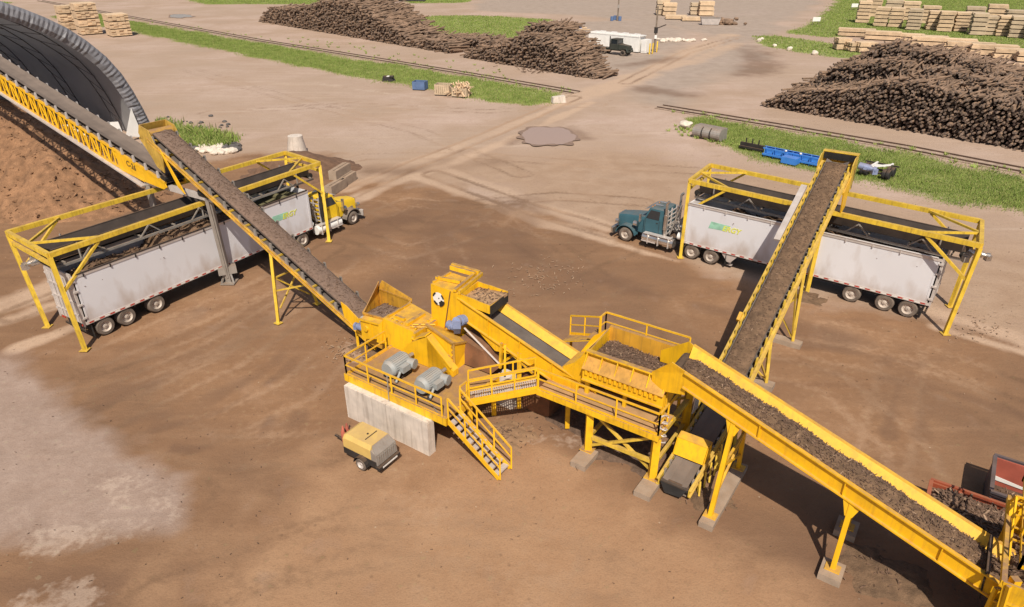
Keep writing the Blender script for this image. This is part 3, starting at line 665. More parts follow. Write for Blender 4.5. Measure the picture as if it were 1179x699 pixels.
def idlers(parent, x0, x1, pitch, yc, w, zf, M, mt=None, rail_y=None, trough=.16):
    """idler sets: grey bracket, black rollers; the same mesh reused along the belt"""
    n = max(1, int((x1-x0)/pitch)); x = x0; first = None; rail = rail_y or w/2+.12
    for k in range(n+1):
        if first is None:
            mb = MB(); mb.mi = 0
            for sg in (-1, 1):
                for dx in (-.05, .05): pass
                a, b_ = yc+sg*rail, yc+sg*(w/2+.02)
                mb.hexa([M(x-.10, a-.05, zf(x)-.30), M(x+.10, a-.05, zf(x)-.30), M(x+.10, a+.05, zf(x)-.30), M(x-.10, a+.05, zf(x)-.30),
                         M(x-.07, a-.04, zf(x)+trough+.03), M(x+.07, a-.04, zf(x)+trough+.03), M(x+.07, a+.04, zf(x)+trough+.03), M(x-.07, a+.04, zf(x)+trough+.03)])
                mb.mi = 1; mb.tube(M(x, a-sg*.03, zf(x)+trough-.06), M(x, yc+sg*w*.23, zf(x)-.12), .07, 8); mb.mi = 0
            mb.mi = 1; mb.tube(M(x, yc-w*.23, zf(x)-.12), M(x, yc+w*.23, zf(x)-.12), .07, 8)
            first = mb.build('idler', [mt or STEEL, RUBBER], parent); fx = x
        else:
            o = first.copy(); COL.objects.link(o); o.parent = parent
            d = Vector(M(x, yc, zf(x)))-Vector(M(fx, yc, zf(fx))); o.location = first.location+d
        x += pitch
def channel(parent, x0, x1, y, zf, M, dz0, dz1, flange, mt, name='side_frame', lip=.13, sg=1, n=1, joints=0):
    """C-channel side frame: web plus top and bottom lip"""
    mb = MB(); Mb = lambda a, b_, c, d, e, f: mb.hexa([M(a, c, zf(a)+e), M(b_, c, zf(b_)+e), M(b_, d, zf(b_)+e), M(a, d, zf(a)+e), M(a, c, zf(a)+f), M(b_, c, zf(b_)+f), M(b_, d, zf(b_)+f), M(a, d, zf(a)+f)])
    Mb(x0, x1, y-.02, y+.02, dz0, dz1)
    ya, yb = sorted((y+sg*.021, y+sg*lip)); Mb(x0, x1, ya, yb, dz1-.05, dz1+.005); Mb(x0, x1, ya, yb, dz0-.005, dz0+.05)
    if joints:
        for k in range(1, int(abs(x1-x0)/joints)+1):
            x = x0+k*joints*(1 if x1 > x0 else -1)
            if (x1-x)*(x-x0) > 0: Mb(x-.02, x+.02, *sorted((y+sg*.02, y+sg*lip*.8)), dz0+.05, dz1-.05)
    return mb.build(name, mt, parent)
def small_motor(parent, c, d, L, r, mt, name='motor'):
    mb = MB(); c = Vector(c); d = Vector(d).normalized(); mb.tube(c-d*L/2, c+d*L*.3, r, 14); mb.tube(c+d*L*.3, c+d*L/2, r*.8, 14, r*.6)
    for k in range(8): mb.tube(c-d*(L*.42-k*L*.085), c-d*(L*.42-k*L*.085-L*.03), r*1.08, 14)
    sd = d.cross(Vector((0, 0, 1))).normalized(); mb.beam(c+sd*r*.95-d*L*.12, c+sd*r*.95+d*L*.12, r*.7, r*.8)
    mb.tube(c+d*L/2, c+d*L*.72, r*.9, 10, r*.9); mb.beam(c+d*L*.61+Vector((0, 0, -r*1.3)), c+d*L*.61+Vector((0, 0, r*.3)), r*1.5)
    return mb.build(name, mt, parent, smooth=True)

# ------------------------------------------------------------------ CONVEYOR A : infeed trough at the right
zA = lambda s: 5.62-.253*(s-13.8)
A_N, A_F = 4.44, 6.19
dA = lambda s: -.125*(s-13.8)              # the trough swings slightly towards the camera
MA = lambda s, t, z: T(s, t+dA(s), z)
rA = thing('infeed_conveyor', 'long yellow trough conveyor heaped with dark bark at lower right', 'conveyor', T(16.5, 5.2, 0))
channel(rA, 14.3, 25.9, A_N, zA, MA, -.70, 0, .1, YELP, sg=-1, lip=.13, joints=3.1)
channel(rA, 13.9, 25.9, A_F, zA, MA, -.70, 0, .1, YELP, sg=1, lip=.13, joints=3.1)
mb = MB(MA); mb.hexa([T_ for T_ in [(14.3, A_N+.03, zA(14.3)-.02), (25.9, A_N+.03, zA(25.9)-.02), (25.9, A_N+.35, zA(25.9)-.45), (14.3, A_N+.35, zA(14.3)-.45), (14.3, A_N+.035, zA(14.3)), (25.9, A_N+.035, zA(25.9)), (25.9, A_N+.37, zA(25.9)-.43), (14.3, A_N+.37, zA(14.3)-.43)]])
mb.hexa([(13.9, A_F-.35, zA(13.9)-.45), (25.9, A_F-.35, zA(25.9)-.45), (25.9, A_F-.03, zA(25.9)-.02), (13.9, A_F-.03, zA(13.9)-.02), (13.9, A_F-.37, zA(13.9)-.43), (25.9, A_F-.37, zA(25.9)-.43), (25.9, A_F-.035, zA(25.9)), (13.9, A_F-.035, zA(13.9))])
mb.each('skirt_board', YELP, rA)
belt(rA, 13.6, 25.9, (A_N+A_F)/2, 1.3, lambda s: zA(s)-.52, MA, BELT, trough=.05)
mb = MB(MA); ptube(mb, (13.75, A_N+.1, zA(13.75)-.62), (13.75, A_F-.1, zA(13.75)-.62), .22, 14); mb.build('head_pulley', RUBBER, rA)
# flared hood at the top end
mb = MB(MA)
pplate(mb, [(12.85, A_N+.16, 4.75), (13.72, A_N, 5.66), (14.4, A_N-.001, zA(14.4)), (14.4, A_N, zA(14.4)-1.0), (13.3, A_N+.1, 4.1), (12.95, A_N+.16, 4.1)], .04)
pplate(mb, [(12.5, A_F+.1, 4.75), (13.7, A_F, 5.70), (13.95, A_F, zA(13.95)), (13.95, A_F, 4.4), (12.5, A_F+.1, 4.2)], .04)
mb.each('discharge_hood', YELP, rA)
def aleg(s, tn_base, tf_base, n_='leg', zf=zA, dz=-.70, tn=A_N, tf=A_F, w=.17, mt=YELP, parent=None, ds=0.0, bottom=.25):
    tn = tn+dA(s); tf = tf+dA(s)
    for tb, tt in ((tn_base, tn), (tf_base, tf)):
        mb = PB(); pbeam(mb, (s+ds, tb, bottom), (s, tt, zf(s)+dz+.02), w); pbeam(mb, (s+ds-.25, tb, bottom+.01), (s+ds+.25, tb, bottom+.01), .4, .03)
        if tt == tn: pplate(mb, [(s-.3, tt-.05, zf(s-.3)+dz+.0), (s+.3, tt-.05, zf(s+.3)+dz+.0), (s+.12, tt-.12, zf(s)+dz-.55), (s-.12, tt-.12, zf(s)+dz-.55)], .03)
        mb.build(n_, mt, parent)
    mb = PB(); h = zf(s)+dz; L_ = lambda k: (tn_base+(tn-tn_base)*k, tf_base+(tf-tf_base)*k, bottom+(h-bottom)*k)
    a, b_ = L_(.2), L_(.55); c_ = L_(.92)
    pbeam(mb, (s+ds, a[0], a[2]), (s, b_[1], b_[2]), .09); pbeam(mb, (s+ds, a[1], a[2]), (s, b_[0], b_[2]), .09); pbeam(mb, (s, b_[0], b_[2]), (s, b_[1], b_[2]), .09)
    pbeam(mb, (s, c_[0], c_[2]), (s, c_[1], c_[2]), .12)
    mb.each('cross_brace', mt, parent)
aleg(16.45, 3.3, 6.6, parent=rA, ds=-.05); aleg(20.85, 3.3, 5.7, parent=rA, ds=.02)
mulch_strip('bark_mulch', 'coarse bark heaped in the long yellow trough conveyor', 13.9, 25.4, A_N+.22, A_F-.22, lambda s: zA(s)-.40, .32, MA, MULCH, amp=.11, nchip=2600, big=.75)
def footing(s, t, ln, wd, h, label, mt=CONCD):
    mb = PB(); mb.box(s-ln/2, s+ln/2, t-wd/2, t+wd/2, -.1, h); o = mb.build('concrete_footing', mt, base=T(s, t, 0)); return tag(o, label, 'footing', 'concrete footings under the plant legs')
footing(16.42, 4.85, .55, 4.2, .25, 'long concrete strip under the upper legs of the trough conveyor')
footing(20.87, 3.25, .75, .9, .24, 'small square concrete footing under the lower leg of the trough conveyor')
footing(20.87, 5.7, .75, .9, .24, 'small concrete footing behind the trough conveyor, under its far leg')

# ------------------------------------------------------------------ feeder at the lower right corner
_T0 = T
def T(s, t, z): return _T0(s-.5, t-1.0, z)      # feeder stands a little towards the camera
rF = thing('feed_hopper', 'tall yellow feed hopper with railings at the right edge', 'hopper', T(27.2, 5.2, 0))
mb = PB()
for s_ in (25.9, 29.6):
    for t_ in (3.4, 7.0): pbeam(mb, (s_, t_, 0), (s_, t_, 3.6), .22)
mb.each('post', YEL, rF)
mb = PB()
pbeam(mb, (25.62, 3.1, 3.5), (25.62, 7.3, 3.5), .14, .2); pplate(mb, [(25.9, 6.1, 2.0), (25.9, 7.0, 2.0), (25.6, 7.3, 3.5), (25.6, 6.1, 3.5)], .05); pplate(mb, [(25.9, 3.4, 1.2), (29.6, 3.4, 1.2), (29.9, 3.1, 3.6), (25.6, 3.1, 3.6)], .06)
pplate(mb, [(25.9, 7.0, 1.2), (29.6, 7.0, 1.2), (29.9, 7.3, 3.6), (25.6, 7.3, 3.6)], .06); pplate(mb, [(29.6, 3.4, 1.2), (29.6, 7.0, 1.2), (29.9, 7.3, 3.6), (29.9, 3.1, 3.6)], .06)
for k in range(7): pbeam(mb, (26.0+k*.6, 3.36, 1.3), (25.75+k*.66, 3.04, 3.55), .10)
for z_ in (1.9, 2.8): pbeam(mb, (25.8, 3.2, z_), (29.8, 3.2, z_), .10)
mb.build('bin', YEL, rF)
railing(rF, [(25.45, 2.9, 3.6), (30, 2.9, 3.6)]); railing(rF, [(25.45, 2.9, 3.6), (25.45, 7.4, 3.6)]); railing(rF, [(25.45, 7.4, 3.6), (30, 7.4, 3.6)])
lb0, lb1 = (26.1, 5.15, 1.0), (25.55, 6.45, 4.0)      # steep caged access ladder on the near corner
def LD(k, ds=0, dt=0, dz=0): return tuple(lb0[i]+(lb1[i]-lb0[i])*k+(ds, dt, dz)[i] for i in range(3))
mb = PB()
for ds in (0, .62): pbeam(mb, LD(-.25, ds), LD(1.0, ds), .11, .16); pbeam(mb, LD(0, ds, -.45, .55), LD(1.0, ds, -.45, .55), .06); pbeam(mb, LD(1.0, ds), LD(1.0, ds, -.45, .55), .06); pbeam(mb, LD(.45, ds), LD(.45, ds, -.45, .55), .05)
for k in range(11): pbeam(mb, LD(-.2+.12*k), LD(-.2+.12*k, .62), .05)
pbeam(mb, LD(1.0, 0, -.45, .55), LD(1.0, .62, -.45, .55), .06)
mb.build('ladder', YELP, rF)
mb = PB(); pplate(mb, [LD(.1, .75, .2), LD(1.0, .75, .2), LD(1.0, 2.6, .2), LD(.1, 2.6, .2)], .05); mb.build('side_guard', OCH, rF)
mb = PB(); mb.hexa([(25.7, 3.6, .1), (27.4, 3.6, .1), (27.4, 4.7, .1), (25.7, 4.7, .1), (25.95, 3.8, 1.9), (27.2, 3.8, 1.9), (27.2, 4.6, 2.2), (25.95, 4.6, 2.2)])
for k in range(4): pbeam(mb, (25.8+.4*k, 3.55, .3), (25.95+.36*k, 3.75, 1.85), .09)
pbeam(mb, (25.6, 3.5, 1.95), (27.5, 3.5, 1.95), .1); pbeam(mb, (25.6, 3.5, .3), (25.6, 3.5, 2.9), .1); pbeam(mb, (26.6, 3.5, .3), (26.6, 3.5, 2.9), .1); pbeam(mb, (25.6, 3.5, 2.9), (27.5, 3.5, 2.9), .07); pbeam(mb, (25.6, 3.5, 2.4), (27.5, 3.5, 2.4), .06)
mb.build('drive_guard', YEL, rF)
mb = PB()
for k in range(7):
    t_ = A_N-.45+k*.24
    for q in range(6): pbeam(mb, (25.30+.02*q, t_+.03*(q % 2), 3.0-.20*q), (25.32+.02*q, t_+.03*((q+1) % 2), 2.81-.20*q), .05, .03)
pbeam(mb, (25.32, A_N-.6, 3.05), (25.32, A_F-.6, 3.05), .1)
mb.build('chain_curtain', DARK, rF)
mulch_strip('bark_mulch', 'coarse bark filling the yellow feed hopper', 25.9, 29.5, 3.5, 6.9, lambda s: 2.5, .5, T, MULCH, amp=.14, nchip=500, big=1.4)

T = _T0
# ------------------------------------------------------------------ SCREEN with its frame and walkways
rS = thing('screen_deck', 'yellow vibrating screen box holding stringy bark beside walkway', 'screen', T(11.8, 5.9, 0))
SN, SF, S0, S1 = 4.85, 7.05, 9.9, 13.55
mb = PB()
pplate(mb, [(S0, SN, 4.62), (S1, SN, 4.62), (S1, SN, 3.95), (S0, SN, 3.95)], .05)
mb.box(S0, S1, SN-.16, SN+.06, 4.62, 4.70)
for k in range(6): s_ = S0+.06+k*(S1-S0-.12)/5; pplate(mb, [(s_, SN-.02, 4.62), (s_, SN-.14, 4.62), (s_, SN-.42, 4.0), (s_, SN-.02, 4.0)], .04)
mb.build('near_wall', YEL, rS)
DUSTY = mat('bark_dusted_paint', (.50, .26, .055), .8, var=.18, scale=2, streak=.35)
mb = PB(); pplate(mb, [(S0, SN-.06, 4.42), (S1, SN-.06, 4.42), (S1, SN-.46, 3.98), (S0, SN-.46, 3.98)], .03); mb.build('dusty_ledge', DUSTY, rS)
mb = PB()
for k in range(15): s_ = S0+.2+k*.225; mb.box(s_-.06, s_+.06, SN-.44, SN-.36, 3.72, 3.97)
mb.box(S0, S1, SN-.36, SN-.30, 3.45, 3.97); mb.box(S0, S1, SN-.44, SN-.30, 3.39, 3.45)
mb.build('grizzly_bar', YELP, rS)
mb = PB(); pplate(mb, [(S0-.1, SF, 4.66), (S1-.2, SF, 4.66), (S1-.2, SF, 3.3), (S0-.1, SF, 3.3)], .06); mb.box(S0-.1, S1-.2, SF-.03, SF+.14, 4.66, 4.74); mb.build('far_wall', mat('orange_dusted_paint', (.62, .31, .03), .6, var=.15, scale=1.5, dust=.8, streak=.4), rS)
mb = PB(); pplate(mb, [(S0+.05, SN, 4.62), (S0-.1, SF, 4.66), (S0-.1, SF, 3.4), (S0+.05, SN, 3.4)], .05); pplate(mb, [(S1, SN, 4.0), (S1-.2, SF, 4.0), (S1-.2, SF, 3.2), (S1, SN, 3.2)], .05); mb.each('end_wall', YEL, rS)
# lower machinery: beams, discs, pan
mb = PB(); mb.box(S0, S1, 5.35, 5.5, 2.95, 3.2); mb.box(S0, S1, SF-.05, SF+.1, 2.95, 3.2); mb.box(S0, S0+.2, 5.51, SF-.06, 2.95, 3.2); mb.box(S1-.2, S1, 5.51, SF-.06, 2.95, 3.2); mb.box(S0+.02, S0+.2, SN-.12, SN+.03, 2.56, 3.9); mb.box(S1-.2, S1-.02, SN-.12, SN+.03, 2.56, 3.9); mb.box(11.7, 11.85, SN-.1, SN+.03, 2.56, 3.9); mb.each('base_beam', YEL, rS)
mb = PB()
for k in range(12): ptube(mb, (S0+.3+k*.27, SN+.05, 3.75), (S0+.3+k*.27, SF-.05, 3.75), .15, 8)
mb.each('roller', RUST_SHADE, rS)
mb = PB(); pplate(mb, [(S0+.1, SN+.05, 3.45), (S1-.1, SN+.05, 3.45), (S1-.3, 5.6, 2.7), (S0+.3, 5.6, 2.7)], .04); pplate(mb, [(S0+.3, 5.6, 2.7), (S1-.3, 5.6, 2.7), (S1-.7, 5.9, 1.7), (S0+.9, 5.9, 1.7)], .04); pplate(mb, [(S0+.1, SF-.05, 3.1), (S1-.1, SF-.05, 3.1), (S1-.7, 6.2, 1.7), (S0+.9, 6.2, 1.7)], .04); mb.build('underpan', RUST_SHADE, rS)
WZ0 = 2.30
for s_, t_ in ((10.6, 4.05), (13.65, 4.0), (10.6, 7.35), (13.65, 7.35)):
    mb = PB(); pbeam(mb, (s_, t_, .25), (s_, t_, 2.95 if t_ > 5 else WZ0), .30); pbeam(mb, (s_-.28, t_, .27), (s_+.28, t_, .27), .5, .04); mb.build('leg', YEL, rS)
mb = PB()
for t_ in (4.05, 7.35):
    pbeam(mb, (10.6, t_, .95), (13.65, t_, 1.0), .16); pbeam(mb, (10.75, t_, .55), (13.5, t_, 2.2), .11); pbeam(mb, (13.5, t_+.1, .45), (10.75, t_+.1, 2.2), .11)
for s_ in (10.6, 13.65): pbeam(mb, (s_, 4.05, .9), (s_, 7.35, .9), .14); pbeam(mb, (s_, 4.1, 2.2), (s_, 7.3, 2.2), .2)
mb.each('cross_brace', YELD, rS)
# sloping chute from the screen down to the lifting belt
mb = PB()
pplate(mb, [(S0+.02, SN-.02, 4.60), (S0+.02, SN-.02, 3.0), (8.7, 4.98, 2.85), (8.7, 4.98, 3.35), (9.25, 4.95, 3.75)], .05)
pplate(mb, [(S0-.1, SF-.02, 4.64), (S0-.1, SF-.02, 3.0), (8.7, 6.5, 2.85), (8.7, 6.5, 3.3), (9.2, 6.7, 4.2)], .05)
pplate(mb, [(S0-.08, SN+.03, 4.58), (S0-.12, SF-.1, 4.62), (9.2, 6.65, 3.55), (9.2, 5.0, 3.45)], .04)
pplate(mb, [(9.2, 5.0, 3.45), (9.2, 6.65, 3.55), (8.6, 6.4, 3.22), (8.6, 5.05, 3.22)], .04)
mb.build('transfer_chute', YELP, rS)
# walkways
WZ = 2.56
mb = PB(); mb.box(8.1, 9.6, 3.86, 4.66, WZ-.05, WZ); mb.box(9.601, 13.75, 3.86, 5.34, WZ-.05, WZ); mb.build('walkway_floor', mat('dusty_deck', (.40, .235, .105), .9, var=.15, scale=2), rS)
mb = PB(); mb.box(8.1, 13.8, 3.74, 3.86, WZ-.26, WZ+.03); mb.box(8.1, 9.6, 4.661, 4.74, WZ-.26, WZ-.02); mb.box(9.6, 13.75, 5.341, 5.42, WZ-.26, WZ-.02)
for k in range(7): s_ = 8.2+k*.92; mb.box(s_, s_+.08, 3.861, 4.66, WZ-.2, WZ-.06)
mb.each('walkway_beam', YEL, rS)
railing(rS, [(8.15, 3.80, WZ), (13.75, 3.80, WZ)], posts=1.85); railing(rS, [(13.75, 3.80, WZ), (13.75, 4.65, WZ)])
mb = PB(); mb.box(8.6, 13.1, SF+.2, SF+1.15, 3.6, 3.66); mb.build('rear_walkway_floor', OCH, rS)
railing(rS, [(9.05, SF+1.1, 3.66), (13.1, SF+1.1, 3.66)], posts=2.0); railing(rS, [(9.05, SF+1.1, 3.66), (9.05, SF+.6, 3.66)]); railing(rS, [(7.2, SF+1.1, 2.9), (9.0, SF+.6, 3.62)], posts=1.3)
mb = PB(); pplate(mb, [(7.2, SF+.3, 2.88), (9.0, SF+.25, 3.6), (9.0, SF+1.0, 3.6), (7.2, SF+1.1, 2.88)], .05)
for s_, z_ in ((7.3, 2.8), (9.0, 3.5), (11, 3.6), (13, 3.6)): pbeam(mb, (s_, SF+1.05, 0), (s_, SF+1.05, z_), .12)
mb.each('rear_support', YEL, rS)
mb = PB()
for k in range(26):
    a = (13.75, 4.1, 3.2-.07*k); r = .16; ptube(mb, (13.78+r*math.cos(k), 4.2+r*math.sin(k), 3.3-.05*k), (13.78+r*math.cos(k+1), 4.2+r*math.sin(k+1), 3.3-.05*(k+1)), .03, 5)
mb.build('hose_coil', PALE, rS)
mulch_strip('bark_mulch', 'stringy bark lying inside the yellow screen box', S0+.05, S1-.1, SN+.05, SF-.05, lambda s: 4.02+.06*math.sin(s*2), .16, T, MULCHD, amp=.11, nchip=1700, big=.85, taper=False)
footing(10.72, 3.55, .7, 1.2, .25, 'concrete footing under the left front leg of the screen')
footing(13.72, 3.45, .7, 1.2, .25, 'concrete footing under the right front leg of the screen')

# ------------------------------------------------------------------ CONVEYOR E : lifts the screened bark to the grinder head
zE = lambda s: 4.85-.318*(s-3.5)
E_N, E_F = 5.0, 6.45
rE = thing('lifting_conveyor', 'short yellow conveyor with bare belt rising to the grinder head', 'conveyor', T(6, 5.7, 0))
channel(rE, 2.9, 10.4, E_N, zE, T, -1.02, 0, .1, YELP, sg=-1, lip=.12, joints=1.75)
channel(rE, 3.6, 9.6, E_F, zE, T, -.78, 0, .1, YELP, sg=1, lip=.12)
mb = PB(); mb.hexa([(3.6, E_F-.30, zE(3.6)-.34), (9.0, E_F-.30, zE(9.0)-.34), (9.0, E_F-.02, zE(9.0)-.01), (3.6, E_F-.02, zE(3.6)-.01), (3.6, E_F-.31, zE(3.6)-.32), (9.0, E_F-.31, zE(9.0)-.32), (9.0, E_F-.025, zE(9.0)+.005), (3.6, E_F-.025, zE(3.6)+.005)]); mb.each('skirt_board', YELP, rE)
belt(rE, 2.2, 10.2, (E_N+E_F)/2, 1.22, lambda s: zE(s)-.42, T, BELT, trough=.04)
mb = PB(); mb.box(2.9, 10.0, E_N-.10, E_N-.025, 0, 0); 
mb = PB()
for s_, z0 in ((6.35, .1), (9.0, 0.1)):
    for t_ in (E_N, E_F): pbeam(mb, (s_, t_, z0 if t_ == E_N else .1), (s_, t_, zE(s_)-.75), .2)
    pbeam(mb, (s_, E_N, zE(s_)-.9), (s_, E_F, zE(s_)-.9), .16)
pbeam(mb, (5.35, E_N-.12, 2.05), (5.45, E_N-.12, zE(5.4)-.8), .12); pbeam(mb, (5.75, E_N-.3, 2.05), (5.6, E_N-.05, 3.4), .10); pbeam(mb, (5.2, E_N+.3, 2.1), (6.3, E_N+.2, 3.2), .12); pbeam(mb, (5.6, E_N, 3.2), (7.4, E_N, 2.2), .12); pbeam(mb, (5.6, E_F, 1.0), (7.6, E_F, 2.7), .14)
mb.each('support_leg', YEL, rE)
small_motor(rE, TV(3.25, 4.72, 4.02), Vector(NX+(0,))*-1+Vector((.2, 0, .35)), .75, .24, MOTB, 'drive_motor')
small_motor(rE, TV(2.75, 4.62, 3.62), Vector(AX+(0,)), .5, .2, MOTB, 'gearbox')
mb = PB(); ptube(mb, (3.5, 4.6, 3.75), (5.4, 4.75, 2.35), .05, 6); mb.build('torque_arm', PALE, rE)
mb = PB(); pplate(mb, [(3.8, E_N-.01, zE(3.8)-1.0), (6.2, E_N-.01, zE(6.2)-1.0), (5.0, E_N-.01, zE(5.0)-1.55)], .05); mb.build('gusset', YELP, rE)
# dusty catch tray on top of the head
mb = PB(); zt = lambda s: 4.98-.03*(s-2.9)
pplate(mb, [(2.9, 5.0, zt(2.9)+.28), (4.72, 4.98, zt(4.72)+.22), (4.72, 4.98, zt(4.72)-.22), (2.9, 5.0, zt(2.9)-.22)], .05)
pplate(mb, [(2.9, 6.5, zt(2.9)+.28), (4.6, 6.6, zt(4.6)+.22), (4.6, 6.6, zt(4.6)-.2), (2.9, 6.5, zt(2.9)-.2)], .05)
pplate(mb, [(2.9, 5.0, zt(2.9)-.05), (4.72, 5.0, zt(4.72)+.14), (4.6, 6.6, zt(4.6)+.14), (2.9, 6.5, zt(2.9)-.05)], .04)
mb.build('top_tray', YEL, rE)
mb = PB(); pplate(mb, [(4.74, 5.0, zt(4.72)+.16), (4.62, 6.6, zt(4.6)+.16), (4.62, 6.6, zt(4.6)-.32), (4.74, 5.0, zt(4.72)-.32)], .02); mb.build('dark_opening_sheet', RUBBER, rE)  # black sheet stands in for the darkness of the open tray end
mulch_strip('bark_dust', 'brown dust lying in the tray on the grinder head', 2.95, 4.66, 5.05, 6.5, lambda s: 4.95+.09*(s-2.9), .03, T, mat('light_bark_dust', (.36, .22, .12), .95, var=.3, scale=4), amp=.035, nchip=90, cat='bark dust')

# ------------------------------------------------------------------ GRINDER on its platform
rG = thing('grinder', 'yellow bark grinder with two grey motors on a raised deck', 'grinder', T(2.4, 3.0, 0))
DZ = 2.05
mb = PB(); mb.box(-.18, 5.75, .44, 4.15, DZ-.06, DZ); mb.box(-.18, 3.3, 4.151, 7.0, DZ-.06, DZ); mb.build('deck', OCH, rG)
mb = PB(); mb.box(-.25, 5.8, .30, .44, DZ-.29, DZ+.10); mb.box(-.25, -.12, .45, 7.0, DZ-.29, DZ+.08); mb.box(5.62, 5.8, .31, .45, DZ-.30, DZ+.06); mb.box(5.62, 5.8, 1.35, 4.2, DZ-.3, DZ+.06)
mb.build('deck_beam', YEL, rG)
railing(rG, [(-.16, .38, DZ), (5.55, .38, DZ)], posts=1.45); railing(rG, [(-.16, .38, DZ), (-.16, 3.0, DZ)], posts=1.3); railing(rG, [(5.7, 1.45, DZ), (5.7, 1.9, DZ)])
# head box with emblem
mb = PB(); hx0, hx1, ht0, ht1 = 1.25, 3.05, 4.96, 6.5
mb.hexa([(1.12, ht0, 2.1), (hx1, ht0, 2.1), (hx1, ht1, 2.1), (1.12, ht1, 2.1), (hx0, ht0, 5.28), (hx1, ht0, 5.25), (hx1-.1, ht1, 5.25), (hx0, ht1, 5.28)])
mb.box(1.15, 3.1, ht0-.06, ht0-.005, 2.45, 2.6)
hb = mb.build('head_box', YELP, rG)
mb = PB(); pplate(mb, [(hx1-.62, ht0-.012, 5.22), (hx1-.56, ht0-.012, 5.22), (1.95, ht0-.012, 2.65), (1.89, ht0-.012, 2.65)], .02); mb.build('seam', RUST_SHADE, hb)
mb = PB(); pplate(mb, [(hx1-.54, ht0-.02, 5.23), (hx1-.01, ht0-.02, 5.23), (hx1-.01, ht0-.02, 4.2), (2.6, ht0-.02, 2.65), (1.98, ht0-.02, 2.65)], .035); mb.build('cover_plate', YELP, hb)
mb = PB()
pbeam(mb, (2.75, 4.9, 5.36), (2.45, 6.9, 5.40), .16, .14); pbeam(mb, (3.02, 4.9, 5.34), (2.78, 7.0, 5.42), .12, .18)
pbeam(mb, (1.2, 5.5, 5.38), (2.45, 5.75, 5.38), .12, .16); pbeam(mb, (1.15, 6.6, 5.5), (2.5, 6.8, 5.42), .16, .22); pbeam(mb, (1.0, 6.9, 5.42), (2.6, 7.05, 5.36), .16, .3); pbeam(mb, (1.3, 5.1, 5.32), (1.3, 6.4, 5.32), .1, .1)
mb.box(1.22, 1.34, 5.35, 5.55, 5.28, 5.5)
mb.each('top_beam', YEL, rG)
# round white and dark emblem on the head box
Memb = Matrix.Translation(Vector((0, 0, 0)))
def disc_in_plane(c, r, n=26, squash=1.0):
    return [(c[0]+r*math.cos(2*PI*i/n)*squash, c[1], c[2]+r*math.sin(2*PI*i/n)) for i in range(n)]
emb = PB(); pplate(emb, disc_in_plane((1.72, ht0-.035, 4.62), .33), .02); em = emb.build('emblem', WHITE, rG)
emb = PB()
for a0, a1, r0, r1 in ((.2, .9, .27, .36), (2.1, 2.9, .27, .36), (3.7, 4.5, .26, .36), (4.9, 6.1, .16, .40)):
    P = [(1.72+r1*math.cos(a0+(a1-a0)*k/8), ht0-.053, 4.62+r1*math.sin(a0+(a1-a0)*k/8)) for k in range(9)]+[(1.72+r0*math.cos(a1-(a1-a0)*k/8), ht0-.053, 4.62+r0*math.sin(a1-(a1-a0)*k/8)) for k in range(9)]
    pplate(emb, P, .012)
pplate(emb, disc_in_plane((1.76, ht0-.053, 4.66), .035, 10), .012)
emb.build('emblem_mark', BLACKP, em)
# grinder body
mb = PB()
mb.hexa([(-1.1, 3.4, DZ), (2.2, 3.4, DZ), (2.2, 5.9, DZ), (-1.1, 5.9, DZ), (-.75, 3.55, 3.42), (1.45, 3.5, 3.30), (1.25, 5.2, 3.35), (-.75, 5.5, 3.45)])
mb.build('hood', YELP, rG)
mb = PB()
mb.box(-.3, .3, 3.9, 4.05, 3.40, 3.55); mb.box(.55, .75, 3.7, 5.0, 3.36, 3.52); mb.box(-.62, -.52, 3.7, 5.3, 3.43, 3.55)
mb.box(1.42, 1.55, 3.3, 4.9, 2.7, 3.4)
for k in range(7): ptube(mb, (-.55+.3*k, 3.70, 3.38), (-.55+.3*k, 3.70, 3.47), .06, 6)
for k in range(5): ptube(mb, (1.2, 3.75+.3*k, 3.3), (1.2, 3.75+.3*k, 3.44), .07, 6)
ptube(mb, (1.3, 3.38, 3.05), (2.1, 3.38, 3.02), .10, 8); ptube(mb, (1.0, 3.7, 3.42), (1.75, 4.3, 3.35), .05, 6); ptube(mb, (.9, 3.9, 3.42), (1.7, 4.6, 3.35), .05, 6)
mb.build('hood_fitting', YEL, rG)
mb = PB(); mb.hexa([(2.2, 3.42, DZ), (3.76, 3.42, DZ), (3.76, 4.94, DZ), (1.7, 4.94, DZ), (2.25, 3.42, 4.05), (3.76, 3.42, 3.58), (3.6, 4.94, 2.9), (1.7, 4.94, 3.1)]); mb.build('feed_chute', YELP, rG)
mb = PB(); pbeam(mb, (2.2, 3.40, 4.08), (3.8, 3.40, 3.58), .12, .10); pbeam(mb, (3.78, 3.40, 3.56), (3.62, 4.9, 2.92), .08, .08); pbeam(mb, (3.80, 3.40, DZ), (3.80, 3.40, 3.5), .1, .1)
for k in range(5): ptube(mb, (3.72, 3.36, DZ+.25+.27*k), (3.72, 3.41, DZ+.25+.27*k), .05, 6)
ptube(mb, (3.45, 3.34, 2.75), (3.45, 3.42, 2.75), .14, 12); mb.build('chute_rim', OCH, rG)
mb = PB()   # sloping belt guard
mb.hexa([(.55, 3.0, DZ+.02), (4.0, 3.0, DZ+.02), (4.0, 3.38, DZ+.02), (.55, 3.38, DZ+.02), (1.5, 3.0, 3.05), (2.55, 3.0, 3.72), (2.55, 3.38, 3.72), (1.5, 3.38, 3.05)])
mb.hexa([(2.552, 3.0, DZ+.03), (4.05, 3.0, DZ+.03), (4.05, 3.38, DZ+.03), (2.552, 3.38, DZ+.03), (2.552, 3.0, 3.72), (4.05, 3.0, 2.38), (4.05, 3.38, 2.38), (2.552, 3.38, 3.72)])
